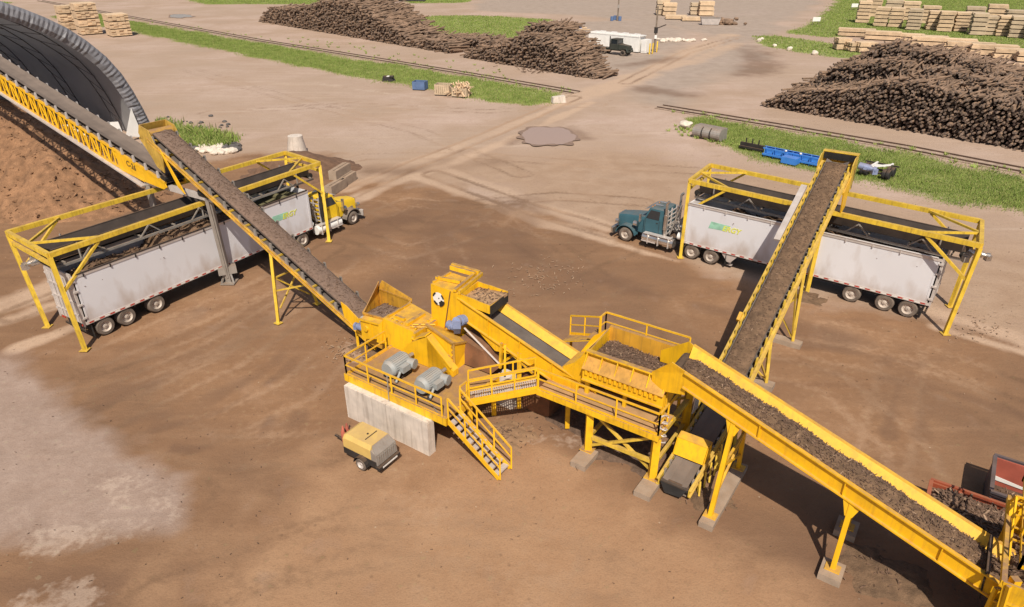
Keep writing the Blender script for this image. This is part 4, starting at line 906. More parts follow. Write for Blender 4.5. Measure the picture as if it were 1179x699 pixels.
pplate(mb, [(1.9, 2.95, 3.45), (2.5, 2.95, 3.75), (2.5, 3.42, 3.78), (1.9, 3.42, 3.48)], .06); pbeam(mb, (2.75, 2.97, 3.62), (3.95, 2.97, 2.55), .08)
mb.build('belt_guard', YELP, rG)
def big_motor(s, t, first=[None]):
    c = TV(s, t, DZ+.56); d = Vector((NX[0], NX[1], 0)); sd = Vector((AX[0], AX[1], 0)); L, r = 1.28, .41
    mb = MB(); mb.tube(c-d*L*.38, c+d*L*.40, r, 20); mb.tube(c-d*L*.5, c-d*L*.38, r*.82, 20, r); mb.tube(c+d*L*.40, c+d*L*.5, r, 20, r*.75)
    for k in range(14):
        a = PI*(.04+k*.92/13)
        mb.beam(c-d*L*.33+(sd*math.cos(a)+Vector((0, 0, math.sin(a))))*(r+.015), c+d*L*.36+(sd*math.cos(a)+Vector((0, 0, math.sin(a))))*(r+.015), .05, .03, up=sd*math.cos(a)+Vector((0, 0, math.sin(a))))
    o = mb.build('motor', MOTG, rG, smooth=True)
    mb = MB(); b_ = c+sd*(r+.10)-d*.02; mb.beam(b_-d*.24, b_+d*.24, .28, .30); mb.tube(b_-d*.3+Vector((0, 0, -.05)), b_-d*.62+Vector((0, 0, -.45)), .06, 8); mb.build('terminal_box', MOTG, o)
    mb = MB(); mb.tube(c+sd*(r*.6)+d*.40, c+sd*(r+.30)+d*.48, .24, 14); mb.build('fan_cowl', MOTG, o, smooth=True)
    mb = MB()
    for q in (-1, 1): mb.beam(c+sd*(.34*q)-d*.5+Vector((0, 0, -.52)), c+sd*(.34*q)+d*.55+Vector((0, 0, -.52)), .16, .13)
    for q in (-.35, .35): mb.beam(c+d*q-sd*.4+Vector((0, 0, -.42)), c+d*q+sd*.4+Vector((0, 0, -.42)), .14, .12)
    mb.each('mounting_rail', DARK, o)
    mb = MB(); mb.tube(c+d*L*.5, c+d*(L*.5+.45), .09, 8); mb.build('shaft', STEEL, o)
big_motor(1.75, 1.75); big_motor(3.85, 1.6)
# rear hopper between grinder and outfeed belt
mb = PB()
R_ = [(-2.85, 4.2, 2.75), (-3.85, 6.35, 3.0), (-.95, 5.85, 3.3), (-.85, 4.15, 2.95)]; Bt = [(-2.6, 4.2, 1.0), (-3.5, 6.2, 1.0), (-.92, 5.7, 1.0), (-.88, 4.15, 1.0)]
for k in range(4):
    q = (k+1) % 4
    pplate(mb, [R_[k], R_[q], Bt[q], Bt[k]], .05)
pplate(mb, [R_[1], (-3.55, 6.42, 3.55), (-.95, 5.9, 3.42), R_[2]], .04)
pplate(mb, [R_[0], R_[1], (-3.6, 6.2, 3.55)], .04)
for k in range(4): q = (k+1) % 4; pbeam(mb, R_[k], R_[q], .09)
mb.build('outlet_hopper', mat('orange_dusted_chute', (.58, .30, .03), .6, var=.2, scale=1.5, dust=.9, streak=.5, rust=.4), rG)
mb = PB(); mb.hexa([(-2.75, 3.85, 1.4), (-1.0, 3.7, DZ), (-1.0, 4.12, DZ), (-2.75, 4.17, 1.4), (-2.75, 3.85, 2.55), (-1.0, 3.7, 2.85), (-1.0, 4.12, 2.9), (-2.75, 4.17, 2.65)]); pbeam(mb, (-2.8, 3.83, 2.58), (-.95, 3.68, 2.88), .10); pbeam(mb, (-1.9, 3.8, 1.7), (-1.9, 3.78, 2.7), .10); ptube(mb, (-2.3, 3.72, 2.2), (-2.3, 3.85, 2.2), .16, 12); mb.hexa([(-1.1, 3.3, DZ), (-.75, 3.3, DZ), (-.75, 4.1, DZ), (-1.1, 4.1, DZ), (-1.0, 3.45, 3.0), (-.72, 3.45, 3.3), (-.72, 4.1, 3.3), (-1.0, 4.1, 3.0)]); mb.build('outlet_housing', YELP, rG)
mb = PB(); ptube(mb, (2.55, .27, .1), (2.6, .27, 3.1), .025, 6); ptube(mb, (5.2, .5, DZ+.05), (4.2, 1.0, DZ+.05), .03, 6); ptube(mb, (2.4, .9, DZ+.05), (2.55, .3, DZ+.05), .03, 6); ptube(mb, (4.2, 1.0, DZ+.05), (2.4, .9, DZ+.05), .03, 6); mb.build('conduit', STEEL, rG)
mb = PB()
for s_, t_ in ((-.3, 6.6), (2.6, 6.8), (5.6, 4.0), (5.6, 2.2), (2.6, 3.2)): pbeam(mb, (s_, t_, 0), (s_, t_, DZ-.08), .22)
mb.each('deck_leg', YEL, rG)
mb = PB(); mb.hexa([(3.4, 4.2, DZ), (5.3, 4.2, DZ), (5.3, 6.3, DZ), (3.4, 6.3, DZ), (3.3, 4.5, 3.2), (4.6, 4.5, 2.9), (4.6, 6.2, 2.9), (3.3, 6.2, 3.2)]); mb.build('feed_throat', RUST_SHADE, rG)  # dark brown colour holds the shade on this lower machinery
mb = PB(); mb.box(6.4, 7.9, 5.2, 6.3, .02, 2.0); mb.box(6.6, 7.2, 5.12, 5.19, .9, 1.6); mb.build('shade_box', RUST_SHADE, rG)  # brown box added to stand in for shade under the lifting conveyor
mb = PB(); mb.box(3.32, 4.6, 5.2, 6.6, .02, 1.9); mb.box(3.5, 4.4, 5.1, 5.19, .5, 1.6); mb.build('grinder_base', RUST_SHADE, rG)  # dark brown again puts the shade of the feed area into the colour
mulch_strip('bark_mulch', 'fine bark in the open outlet hopper behind the grinder', -3.0, -1.0, 4.6, 5.9, lambda s: 2.55, .1, T, MULCHP, amp=.08, nchip=120)
mb = PB(); mb.box(0, 2.58, 0, .42, -.1, 1.74); mb.box(2.60, 5.02, 0, .42, -.1, 1.72); mb.box(.02, 5.0, .02, .40, 1.74, 1.755)
mb.box(.03, .12, .42, .5, 1.5, 1.74)
o = mb.build('concrete_wall', CONC, base=T(2.5, .2, 0)); tag(o, 'pale concrete wall of two panels carrying the grinder deck', 'concrete wall')
mb = MB()
for k in range(1): pass
pr = PB(); pr.hexa([(4.0, 4.9, 0), (5.3, 4.9, 0), (5.3, 5.7, 0), (4.0, 5.7, 0), (4.35, 5.0, 1.5), (5.0, 5.0, 1.5), (5.0, 5.6, 1.5), (4.35, 5.6, 1.5)])
pr.T = T; pr2 = PB(); pr2.hexa([(4.7, 4.75, 0), (6.1, 4.75, 0), (6.1, 5.75, 0), (4.7, 5.75, 0), (5.1, 4.95, 1.55), (5.75, 4.95, 1.55), (5.75, 5.6, 1.55), (5.1, 5.6, 1.55)])
tag(pr2.build('concrete_pier', CONC, base=T(5.4, 5.2, 0)), 'tapered pale concrete pier under the lifting conveyor', 'concrete pier')

# ------------------------------------------------------------------ STAIR and CATWALK
rSt = thing('stair', 'yellow metal stair with grey treads leading down from the grinder deck', 'stair', T(7, .95, 0))
x0, x1, t0, t1 = 5.82, 8.45, .48, 1.30
for t_ in (t0, t1):
    mb = PB(); mb.hexa([(x0-.05, t_-.03, DZ-.28), (x1-.12, t_-.03, -.02), (x1-.12, t_+.03, -.02), (x0-.05, t_+.03, DZ-.28), (x0-.05, t_-.03, DZ), (x1, t_-.03, .12), (x1, t_+.03, .12), (x0-.05, t_+.03, DZ)]); mb.build('stringer', YELP, rSt)
for k in range(9):
    f = (k+.5)/9.4; s_ = x0+(x1-x0)*f; z_ = DZ-(DZ-.1)*f-.06; mb = PB(); mb.box(s_-.13, s_+.13, t0+.035, t1-.035, z_-.03, z_); mb.box(s_+.10, s_+.13, t0+.035, t1-.035, z_-.08, z_-.031); mb.build('tread', PALE, rSt)
for t_ in (t0, t1): railing(rSt, [(x0-.02, t_, DZ), (x1, t_, .12)], posts=1.15, kick=False, name='handrail')
rC = thing('catwalk', 'short diagonal yellow catwalk with grating between grinder deck and screen', 'catwalk', T(6.9, 3, 0))
c0, c1 = Vector((5.78, 1.95, DZ)), Vector((8.08, 3.84, WZ)); cd = Vector((c1-c0)).normalized(); cn = Vector((-cd.y, cd.x, 0)).normalized()*.85
mb = PB()
for off in (Vector((0, 0, 0)), cn): pbeam(mb, c0+off-Vector((0, 0, .12)), c1+off-Vector((0, 0, .12)), .06, .24)
mb.each('stringer', YELP, rC)
mb = PB(); n_ = 30
for k in range(n_+1):
    p = c0+(c1-c0)*(k/n_); pbeam(mb, p+cn*.04, p+cn*.96, .05, .03)
for k in range(1, 6): pbeam(mb, c0+cn*(k/6), c1+cn*(k/6), .02, .03)
mb.build('grating', PALE, rC)
railing(rC, [c0, c1], posts=1.0); railing(rC, [c0+cn, c1+cn], posts=1.0)

# ------------------------------------------------------------------ CONVEYOR B : outfeed up to the truck loading frame (runs along -s)
MBm = lambda x, y, z: T(-x, y, z)
zB = lambda x: 1.25+.472*(x-3.0)          # belt edge height, x = -s
B_C, B_W = 5.42, 1.30
rB = thing('outfeed_conveyor', 'long yellow conveyor covered with brown mulch rising left from the grinder', 'conveyor', T(-10, B_C, 0))
for sg, nm in ((-1, 'n'), (1, 'f')):
    channel(rB, 2.6, 20.6, B_C+sg*.82, zB, MBm, -.62, -.34, .1, YEL, sg=sg, lip=.10)
idlers(rB, 4.2, 20.2, 1.22, B_C, B_W, lambda x: zB(x)-.16, MBm, rail_y=.80)
belt(rB, 2.7, 20.5, B_C, B_W, lambda x: zB(x)-.16, MBm, BELT)
mb = MB()
for k in range(14):
    x = 3.4+k*1.3; mb.beam(MBm(x, B_C-.80, zB(x)-.5), MBm(x, B_C+.80, zB(x)-.5), .1)
mb.each('cross_member', YELD, rB)
mulch_strip('bark_mulch', 'fine brown mulch riding up the outfeed conveyor', 2.9, 20.3, B_C-.60, B_C+.62, lambda x: zB(x)+.02, .13, MBm, MULCHP, amp=.045, nchip=1500, big=.6)
mb = MB()   # near and far legs, tall pair
for y0_, y1_ in ((3.95, B_C-.8), (6.9, B_C+.8)):
    mb = MB(); mb.beam(MBm(9.9, y0_, 0), MBm(10.4, y1_, zB(10.4)-.6), .16); mb.beam(MBm(9.7, y0_, .02), MBm(10.1, y0_, .02), .36, .04); mb.build('leg', YELF, rB)
mb = MB(); mb.beam(MBm(9.98, 4.3, .8), MBm(10.3, 6.3, 2.6), .08); mb.beam(MBm(9.98, 6.5, .8), MBm(10.3, 4.5, 2.6), .08); mb.beam(MBm(10.3, 4.5, 2.6), MBm(10.3, 6.3, 2.6), .08); mb.beam(MBm(10.2, 6.4, 2.0), MBm(6.3, B_C-.8, zB(6.3)-.62), .1); mb.beam(MBm(10.1, 4.35, 1.9), MBm(7.8, 5.4, zB(7.8)-.9), .08)
mb.each('cross_brace', YELD, rB)
mb = MB()
for y_ in (B_C-.8, B_C+.8): mb.beam(MBm(4.0, y_, 0), MBm(4.0, y_, zB(4.0)-.6), .14)
mb.each('tail_leg', YEL, rB)
mb = MB()
mb.plate([MBm(3.0, B_C-.86, zB(3.0)-.75), MBm(4.7, B_C-.86, zB(4.7)-.65), MBm(4.9, B_C-.86, zB(4.9)+.50), MBm(4.5, B_C-.86, zB(4.5)+.55), MBm(3.0, B_C-.86, zB(3)+.3)], .05)
mb.build('tail_skirt', YELP, rB)
small_motor(rB, TV(-3.3, B_C-1.15, 1.75), Vector(AX+(0,))*-1, .5, .17, MOTB, 'tail_motor'); small_motor(rB, TV(-3.0, B_C-1.12, 2.15), Vector((0, -.3, 1)), .4, .16, MOTG, 'gearbox')
# head housing
mb = MB(); hz = zB(20.4)
for sg in (-1, 1):
    y_ = B_C+sg*.86
    mb.plate([MBm(19.6, y_, zB(19.6)-.7), MBm(20.3, y_, hz+.22), MBm(21.15, y_, hz+.42), MBm(21.4, y_, hz-.1), MBm(20.2, y_, hz-2.0), MBm(19.5, y_, hz-2.3), MBm(19.3, y_, hz-1.2)], .05)
mb.plate([MBm(21.15, B_C-.86, hz+.42), MBm(21.15, B_C+.86, hz+.42), MBm(21.4, B_C+.86, hz-.4), MBm(21.4, B_C-.86, hz-.4)], .05)
mb.plate([MBm(21.5, B_C-.86, hz-.4), MBm(21.5, B_C+.86, hz-.4), MBm(20.3, B_C+.7, hz-2.2), MBm(20.3, B_C-.7, hz-2.2)], .05)
mb.build('head_housing', mat('worn_ochre_paint', (.52, .33, .06), .6, dust=.7, var=.2, streak=.4, rust=.3), rB)
mb = MB(); mb.tube(MBm(20.6, B_C-.8, hz-.15), MBm(20.6, B_C+.8, hz-.15), .30, 16); mb.build('head_pulley', OCH, rB, smooth=True)
mb = MB(); mb.plate([MBm(19.0, B_C-.95, zB(19.0)-.75), MBm(19.25, B_C-.95, zB(19.25)-.25), MBm(17.9, B_C-.95, hz-2.75), MBm(17.6, B_C-.95, hz-3.25), MBm(18.2, B_C-.95, hz-2.9)], .06); mb.build('chute_arm', YELP, rB)

# ------------------------------------------------------------------ CONVEYOR C : stacker into the dome
C_C = 5.40
zC = lambda x: 6.35+.238*(x-19.7)          # truss top chord height, x = -s
rC2 = thing('stacking_conveyor', 'long conveyor on a yellow lattice truss running up into the fabric dome', 'conveyor', T(-20, C_C, 0))
def truss_side(y, nm):
    mb = MB(); xa, xb = 22.4, 60.0
    dep = lambda x: min(1.35, .55+(x-20)*.14)
    mb.beam(MBm(20.0, y, zC(20.0)), MBm(xb, y, zC(xb)), .13, .16); mb.beam(MBm(xa, y, zC(xa)-dep(xa)), MBm(29, y, zC(29)-1.35), .13); mb.beam(MBm(29, y, zC(29)-1.35), MBm(xb, y, zC(xb)-1.35), .13)
    x = 24.9; k = 0
    while x < xb-.7:
        mb.beam(MBm(x, y, zC(x)), MBm(x, y, zC(x)-dep(x)), .08); a, b_ = (x, x+.62)
        if k % 2: mb.beam(MBm(a, y, zC(a)), MBm(b_, y, zC(b_)-dep(b_)), .07)
        else: mb.beam(MBm(a, y, zC(a)-dep(a)), MBm(b_, y, zC(b_)), .07)
        x += .62; k += 1
    mb.plate([MBm(20.1, y-.02, zC(20.1)+.05), MBm(25.2, y-.02, zC(25.2)+.07), MBm(25.2, y-.02, zC(25.2)-dep(25.2)), MBm(22.4, y-.02, zC(22.4)-dep(22.4)-.05), MBm(20.3, y-.02, zC(20.3)-.55), MBm(19.9, y-.02, zC(19.9)-.25)], .05)
    return mb.build('truss', YELP, rC2)
truss_side(C_C-.68, 'n'); truss_side(C_C+.68, 'f')
mb = MB(); x = 23
while x < 60: mb.beam(MBm(x, C_C-.66, zC(x)-1.0 if x > 26 else zC(x)-.6), MBm(x, C_C+.66, zC(x)-1.0 if x > 26 else zC(x)-.6), .08); x += 1.24
mb.each('cross_member', YELD, rC2)
belt(rC2, 20.0, 60, C_C, 1.25, lambda x: zC(x)+.38, MBm, BELTC, trough=.10)
mb = MB(); mb.plate([MBm(20.2, C_C-.66, zC(20.2)-.32), MBm(20.2, C_C+.66, zC(20.2)-.32), MBm(60, C_C+.66, zC(60)-.32), MBm(60, C_C-.66, zC(60)-.32)], .03); mb.build('return_belt', RUBBER, rC2)
idlers(rC2, 20.6, 59.4, 1.24, C_C, 1.25, lambda x: zC(x)+.38, MBm, rail_y=.72, trough=.10, mt=PALE)
mb = MB()   # pale lower tray edge
mb.beam(MBm(22.5, C_C-.80, zC(22.5)-1.25), MBm(60, C_C-.80, zC(60)-1.62), .30, .10); mb.build('drip_edge', PALE, rC2)
mb = MB(); mb.tube(MBm(20.15, C_C-.7, zC(20.15)+.2), MBm(20.15, C_C+.7, zC(20.15)+.2), .25, 12); mb.build('tail_pulley', RUBBER, rC2)
for x in (54,):
    mb = MB()
    for sg in (-1, 1): mb.beam(MBm(x, C_C+sg*2.2, 0), MBm(x, C_C+sg*.7, zC(x)-1.35), .22)
    mb.beam(MBm(x, C_C-1.6, 4), MBm(x, C_C+1.6, 4), .14); mb.each('trestle_beam', YELD, rC2)
Mx = Matrix.Translation(TV(-23.6, C_C-.68-.05, zC(23.6)-.38)-rC2.location) @ Matrix.Rotation(AZ, 4, 'Z') @ Matrix.Rotation(PI/2, 4, 'X') @ Matrix.Rotation(-math.atan(.238), 4, 'Z')
lettering('C-26', .52, mat('faded_dark_letter', (.11, .06, .02), .8), rC2, Mx, bold=.012)

# ------------------------------------------------------------------ CONVEYOR D : to the right loading frame (runs along +t)
MD = lambda x, y, z: T(y, x, z)
zD = lambda t: .62+.40*(t-7.9)
D_C, D_W = 14.42, 1.25
rD = thing('right_loading_conveyor', 'long conveyor of dark mulch rising from the screen to the right truck frame', 'conveyor', T(D_C, 16, 0))
for sg in (-1, 1): channel(rD, 7.6, 27.0, D_C+sg*.80, zD, MD, -.55, -.22, .1, YELD, sg=sg, lip=.12)
idlers(rD, 8.4, 26.4, .62, D_C, D_W, lambda t: zD(t)-.16, MD, rail_y=.74, mt=YELD)
belt(rD, 7.7, 26.9, D_C, D_W, lambda t: zD(t)-.16, MD, BELT)
mulch_strip('bark_mulch', 'dark brown mulch riding up the right loading conveyor', 7.9, 26.6, D_C-.58, D_C+.58, lambda t: zD(t)-.01, .12, MD, MULCH, amp=.05, nchip=1500, big=.6)
mb = MB()
for k in range(15): t_ = 8.5+k*1.28; mb.beam(MD(t_, D_C-.78, zD(t_)-.4), MD(t_, D_C+.78, zD(t_)-.4), .1)
mb.each('cross_member', YELD, rD)
for tb, tt in ((13.6, 13.9), (18.5, 18.9)):
    for sg in (-1, 1):
        mb = MB(); mb.beam(MD(tb, D_C+sg*1.05, .2), MD(tt, D_C+sg*.8, zD(tt)-.5), .15); mb.build('leg', YELD, rD)
    mb = MB(); h = zD(tt)-.5
    mb.beam(MD(tb, D_C-1.0, .4), MD(tt, D_C+.85, h*.62), .07); mb.beam(MD(tb, D_C+1.0, .4), MD(tt, D_C-.85, h*.62), .07); mb.beam(MD(tb, D_C+1.0, .5), MD(tt-1.4, D_C+.82, zD(tt-1.4)-.5), .08); mb.beam(MD(tt, D_C-.85, h*.62), MD(tt, D_C+.85, h*.62), .08); mb.each('cross_brace', YELD, rD)
footing(D_C+.1, 18.5, 2.9, .55, .22, 'concrete strip under the tall legs of the right loading conveyor')
footing(D_C+.1, 13.6, 2.7, .55, .22, 'concrete strip under the short legs of the right loading conveyor')
mb = MB(); h = zD(27)
for sg in (-1, 1):
    y_ = D_C+sg*.95; mb.plate([MD(26.2, y_, zD(26.2)-.55), MD(26.2, y_, zD(26.2)+.25), MD(26.7, y_, h+.25), MD(27.7, y_, h+.25), MD(27.7, y_, h-1.3), MD(26.9, y_, h-1.9)], .05)
mb.plate([MD(27.7, D_C-.95, h+.25), MD(27.7, D_C+.95, h+.25), MD(27.7, D_C+.95, h-1.9), MD(27.7, D_C-.95, h-1.9)], .05)
mb.plate([MD(27.25, D_C-1.0, h+.30), MD(27.25, D_C+1.0, h+.30), MD(27.75, D_C+1.0, h+.28), MD(27.75, D_C-1.0, h+.28)], .06)
mb.build('head_hood', YELD, rD)
mb = MB(); mb.plate([MD(27.2, D_C-.9, h+.24), MD(27.2, D_C+.9, h+.24), MD(27.24, D_C+.9, h-.15), MD(27.24, D_C-.9, h-.15)], .02); mb.build('dark_opening_sheet', RUBBER, rD)
small_motor(rD, MD(27.0, D_C+1.55, h-.25), Vector((AX[0], AX[1], -.12)), .8, .2, MOTB, 'drive_motor')
mb = MB(); mb.plate([MD(24.9, D_C+.97, zD(24.9)-.5), MD(26.4, D_C+.97, zD(26.4)-.5), MD(26.4, D_C+1.0, zD(26.4)-2.3), MD(25.4, D_C+1.0, zD(26.4)-2.6)], .06); mb.build('chute_side', YELP, rD)
mb = MB(); mb.beam(MD(20.2, D_C-1.15, zD(20.2)-.42), MD(24.6, D_C-1.15, zD(24.6)-.25), .34, .12); mb.build('cable_tray', PALE, rD)
mb = MB(); mb.box(0, 0, 0, 0, 0, 0)
mb = MB(); mb.beam(MD(14.1, D_C-.95, zD(14.1)-.2), MD(14.5, D_C-.95, zD(14.5)-.1), .16, .22); mb.build('tracking_switch', YELP, rD)

# ------------------------------------------------------------------ small transfer conveyor under the screen
zT = lambda t: .62+.30*(t-3.9)
rT = thing('under_screen_conveyor', 'short conveyor with worn grey belt and yellow hood under the screen', 'conveyor', T(14.6, 5.5, 0))
MT = lambda x, y, z: T(y+.05*(x-4), x, z)
for sg in (-1, 1): channel(rT, 3.7, 8.6, 14.7+sg*.64, zT, MT, -.3, .04, .1, YELD, sg=sg, lip=.1)
belt(rT, 3.8, 8.7, 14.7, 1.05, lambda t: zT(t)-.02, MT, BELTC, trough=.06)
idlers(rT, 4.2, 8.4, .45, 14.7, 1.05, lambda t: zT(t)-.02, MT, rail_y=.60, mt=STEEL, trough=.06)
mb = MB(); mb.tube(MT(3.88, 14.12, zT(3.88)-.17), MT(3.88, 15.28, zT(3.88)-.17), .16, 12); mb.build('tail_pulley', RUBBER, rT)
mb = MB(); mb.plate([MT(3.66, 14.15, zT(3.8)-.02), MT(3.66, 15.25, zT(3.8)-.02), MT(3.56, 15.1, .22), MT(3.60, 14.4, .12)], .03); mb.build('tail_flap', RUBBER, rT)
mb = MB(); mb.plate([MT(4.95, 14.05, zT(4.95)+.10), MT(4.95, 15.3, zT(4.95)+.10), MT(5.25, 15.3, zT(5.25)+.66), MT(5.25, 14.05, zT(5.25)+.66)], .04); mb.plate([MT(5.25, 14.05, zT(5.25)+.66), MT(5.25, 15.3, zT(5.25)+.66), MT(5.6, 15.3, zT(5.6)+.68), MT(5.6, 14.05, zT(5.6)+.68)], .04)
for y_ in (14.02, 15.33): mb.plate([MT(4.95, y_, zT(4.95)+.05), MT(5.6, y_, zT(5.6)+.05), MT(5.6, y_, zT(5.6)+.68), MT(5.25, y_, zT(5.25)+.66)], .03)
mb.build('loading_hood', YELP, rT)
mb = MB()
for t_ in (4.4, 6.2, 8.2):
    for sg in (-1, 1): mb.beam(MT(t_, 14.7+sg*.78, 0), MT(t_, 14.7+sg*.78, zT(t_)-.25), .12)
for k in range(5): mb.beam(MT(4.2+.5*k, 15.6, .1), MT(4.4+.5*k, 15.5, zT(4.4+.5*k)-.1), .07)
mb.beam(MT(4.4, 13.9, .3), MT(8.2, 13.9, .5), .1)
mb.build('stand', YELD, rT)
for y_ in (13.85, 15.52):
    mb = MB(); mb.plate([MT(7.0, y_, zT(7)+.2), MT(7.6, y_, zT(7)+.2), MT(7.5, y_, zT(7)+1.7), MT(7.3, y_, zT(7)+1.8)], .04); mb.build('side_fin', PALE, rT)
# dark spilled fines under plant
0 and mulch_strip('spilled_bark', 'dark spilled bark on the ground beneath the screen', 9.0, 13.4, 4.4, 7.2, lambda s: .02, .30, T, MULCHD, amp=.08, nchip=400)
0 and mulch_strip('spilled_bark', 'low spill of pale bark on the ground below the catwalk', 7.0, 10.2, 2.6, 4.4, lambda s: .0, .05, T, mat('trampled_bark', (.30, .18, .105), .95, var=.2, scale=3, fine=.3), amp=.03, nchip=260)


def spill(s0, t0_, r, h, label, mt=MULCH, M=T):
    """an uneven little heap of bark that fell beside the machine"""
    mb = MB(); n = 26; pts = []; sd = random.random()*40
    for i in range(n+1):
        for j in range(n+1):
            x, y = (i/n*2-1)*1.15, (j/n*2-1)*1.15; d = math.hypot(x, y)*(1+.45*nv(x*1.6+sd, y*1.6)+.2*nv(x*4+sd, y*4)); z = h*max(0, 1-d)**.8-.10*max(0, d-.8)-.03+.06*fbm(x*r*2+sd, y*r*2)*(d < 1)
            pts.append(M(s0+x*r*1.3, t0_+y*r, z))
    mb.add(pts, [(i*(n+1)+j, (i+1)*(n+1)+j, (i+1)*(n+1)+j+1, i*(n+1)+j+1) for i in range(n) for j in range(n)]); mb.mi = 1
    for k in range(int(60*r)):
        a, q = random.uniform(0, 2*PI), abs(random.gauss(0, .7)); chip(mb, M(s0+math.cos(a)*q*r*1.3, t0_+math.sin(a)*q*r, max(0.02, h*max(0, 1-q)*.8)+.02), random.uniform(.08, .25), random.uniform(.015, .04))
    o = mb.build('spilled_bark', [mt, CHIP], recalc=False); o.data.polygons.foreach_set('use_smooth', [i < n*n for i in range(len(o.data.polygons))]); tag(o, label, 'spilled bark', kind='stuff')
spill(11.5, 5.6, 1.5, .55, 'dark bark spilled in a heap under the middle of the screen', MULCHD)
spill(8.9, 5.8, 1.0, .35, 'small bark heap spilled under the tail of the lifting conveyor', MULCHD)
spill(15.9, 4.4, .8, .22, 'small bark spill beside the under screen conveyor and its footing')
spill(14.6, 8.3, .9, .40, 'bark spill around the tail of the right loading conveyor', MULCHD)
spill(-3.4, 5.2, 1.1, .35, 'bark spill under the tail of the outfeed conveyor')
spill(6.9, 3.3, 1.1, .10, 'thin spread of bark on the ground below the catwalk', mat('trampled_bark', (.27, .165, .095), .95, var=.2, scale=3, fine=.3))
spill(22.5, 4.3, 1.2, .18, 'low bark spill under the lower half of the trough conveyor')
spill(14.4, 24.8, 1.0, .25, 'bark spill on the ground below the head of the right loading conveyor')
# ================================================================== TRUCK LOADING FRAMES with reversing belts
def loading_frame(label, base, top, z, mid, cat='loading frame'):
    """base/top: near start, far start, near end, far end (world XY)"""
    root = thing('loading_frame', label, cat, ((base[0][0]+base[3][0])/2, (base[0][1]+base[3][1])/2, 0))
    V = lambda p, zz: Vector((p[0], p[1], zz)); tn0, tf0, tn1, tf1 = [V(p, z) for p in top]; bn0, bf0, bn1, bf1 = [V(p, 0) for p in base]
    w = .22
    for a, b_ in ((tn0, tn1), (tf0, tf1)): mb = MB(); mb.beam(a, b_, w, .26); mb.build('side_beam', YELF, root)
    for a, b_ in ((tn0, tf0), (tn1, tf1)):
        mb = MB(); mb.beam(a, b_, w*.98, .25); dn = Vector((0, 0, -.55)); mb.beam(a+dn, b_+dn, w*.8, .18); mb.build('end_beam', YELF, root)
    for a, b_ in ((bn0, tn0), (bf0, tf0), (bn1, tn1), (bf1, tf1)):
        mb = MB(); mb.beam(a, b_-Vector((0, 0, .13)), .21, .21); mb.beam(a+Vector((-.22, 0, .02)), a+Vector((.22, 0, .02)), .44, .03); mb.build('post', YELF, root)
    mb = MB()
    for b0, t0_, t1_ in ((bn0, tn0, tn1), (bn1, tn1, tn0), (bf0, tf0, tf1), (bf1, tf1, tf0)):
        d = (t1_-t0_).normalized(); mb.beam(t0_+d*2.6-Vector((0, 0, .12)), b0+(t0_-b0)*.62, .14)
    for n0, f0, n1, f1 in ((tn0, tf0, tn1, tf1), (tn1, tf1, tn0, tf0)):
        m = (n0+f0)/2; mb.beam(m, n0+(n1-n0).normalized()*3.0, .13, .12); mb.beam(m, f0+(f1-f0).normalized()*2.8, .13, .12)
    mb.each('brace', YELF, root)
    L = (tn1-tn0).length; ms = MB()
    for k in mid:
        a = tn0+(tn1-tn0)*k; f = tf0+(tf1-tf0)*k; ms.beam(V(a, 0), a-Vector((0, 0, .13)), .24, .24); ms.beam(V(f, 0), f-Vector((0, 0, .13)), .22, .22)
    ms.each('middle_post', YELF, root) if mid else None
    # the reversing belt hung inside the frame: its own machine
    u = (tn1-tn0).normalized(); v = Vector((-u.y, u.x, 0)); v = v if v.dot(tf0-tn0) > 0 else -v
    c0 = (tn0+tf0)/2+u*.3; c1 = (tn1+tf1)/2-u*.5; Lb = (c1-c0).length; ub = (c1-c0).normalized(); vb = Vector((-ub.y, ub.x, 0)); vb = vb if vb.dot(v) > 0 else -vb
    r2 = thing('shuttle_conveyor', label.replace('yellow steel frame', 'dark skirted reversing belt hung in the frame'), 'conveyor', (c0.x, c0.y, z-1))
    P = lambda x, y, zz: c0+ub*x+vb*(y*.8-.62)+Vector((0, 0, zz-z-.30))
    for sg in (-1, 1):
        mb = MB(); mb.plate([P(.2, sg*.72, z-.62), P(Lb-.2, sg*.72, z-.62), P(Lb-.2, sg*.98, z+.06), P(.2, sg*.98, z+.06)], .04); mb.beam(P(.1, sg*.98, z+.08), P(Lb-.1, sg*.98, z+.08), .07, .05); mb.build('skirt', SKIRT, r2)
    mb = MB(); mb.plate([P(.1, -.72, z-.60), P(Lb-.1, -.72, z-.60), P(Lb-.1, .72, z-.60), P(.1, .72, z-.60)], .04); mb.build('belt', SKIRT, r2)
    mb = MB()
    for sg in (-1, 1):
        mb.beam(P(0, sg*1.05, z-.92), P(Lb, sg*1.05, z-.92), .10, .14); k = 1.5
        while k < Lb-1.5: mb.beam(P(k, sg*1.05, z-.92), P(k+.7, sg*1.05, z-.25), .07); mb.beam(P(k+1.4, sg*1.05, z-.92), P(k+.7, sg*1.05, z-.25), .07); k += 3.4
    k = .6
    while k < Lb: mb.beam(P(k, -1.05, z-.80), P(k, 1.05, z-.80), .08); k += 2.2
    for k in (Lb*.08, Lb*.5, Lb*.92):
        for sg in (-1.05, 1.05): mb.beam(P(k, sg, z-.9), P(k, sg, z+.2), .08)
    mb.build('carrier', STEEL, r2)
    for x in (.05, Lb-.05): mb = MB(); mb.tube(P(x, -.8, z-.72), P(x, .8, z-.72), .22, 14); mb.build('pulley', RUBBER, r2)
    return root, r2, P, Lb, u, v
zf = 5.45
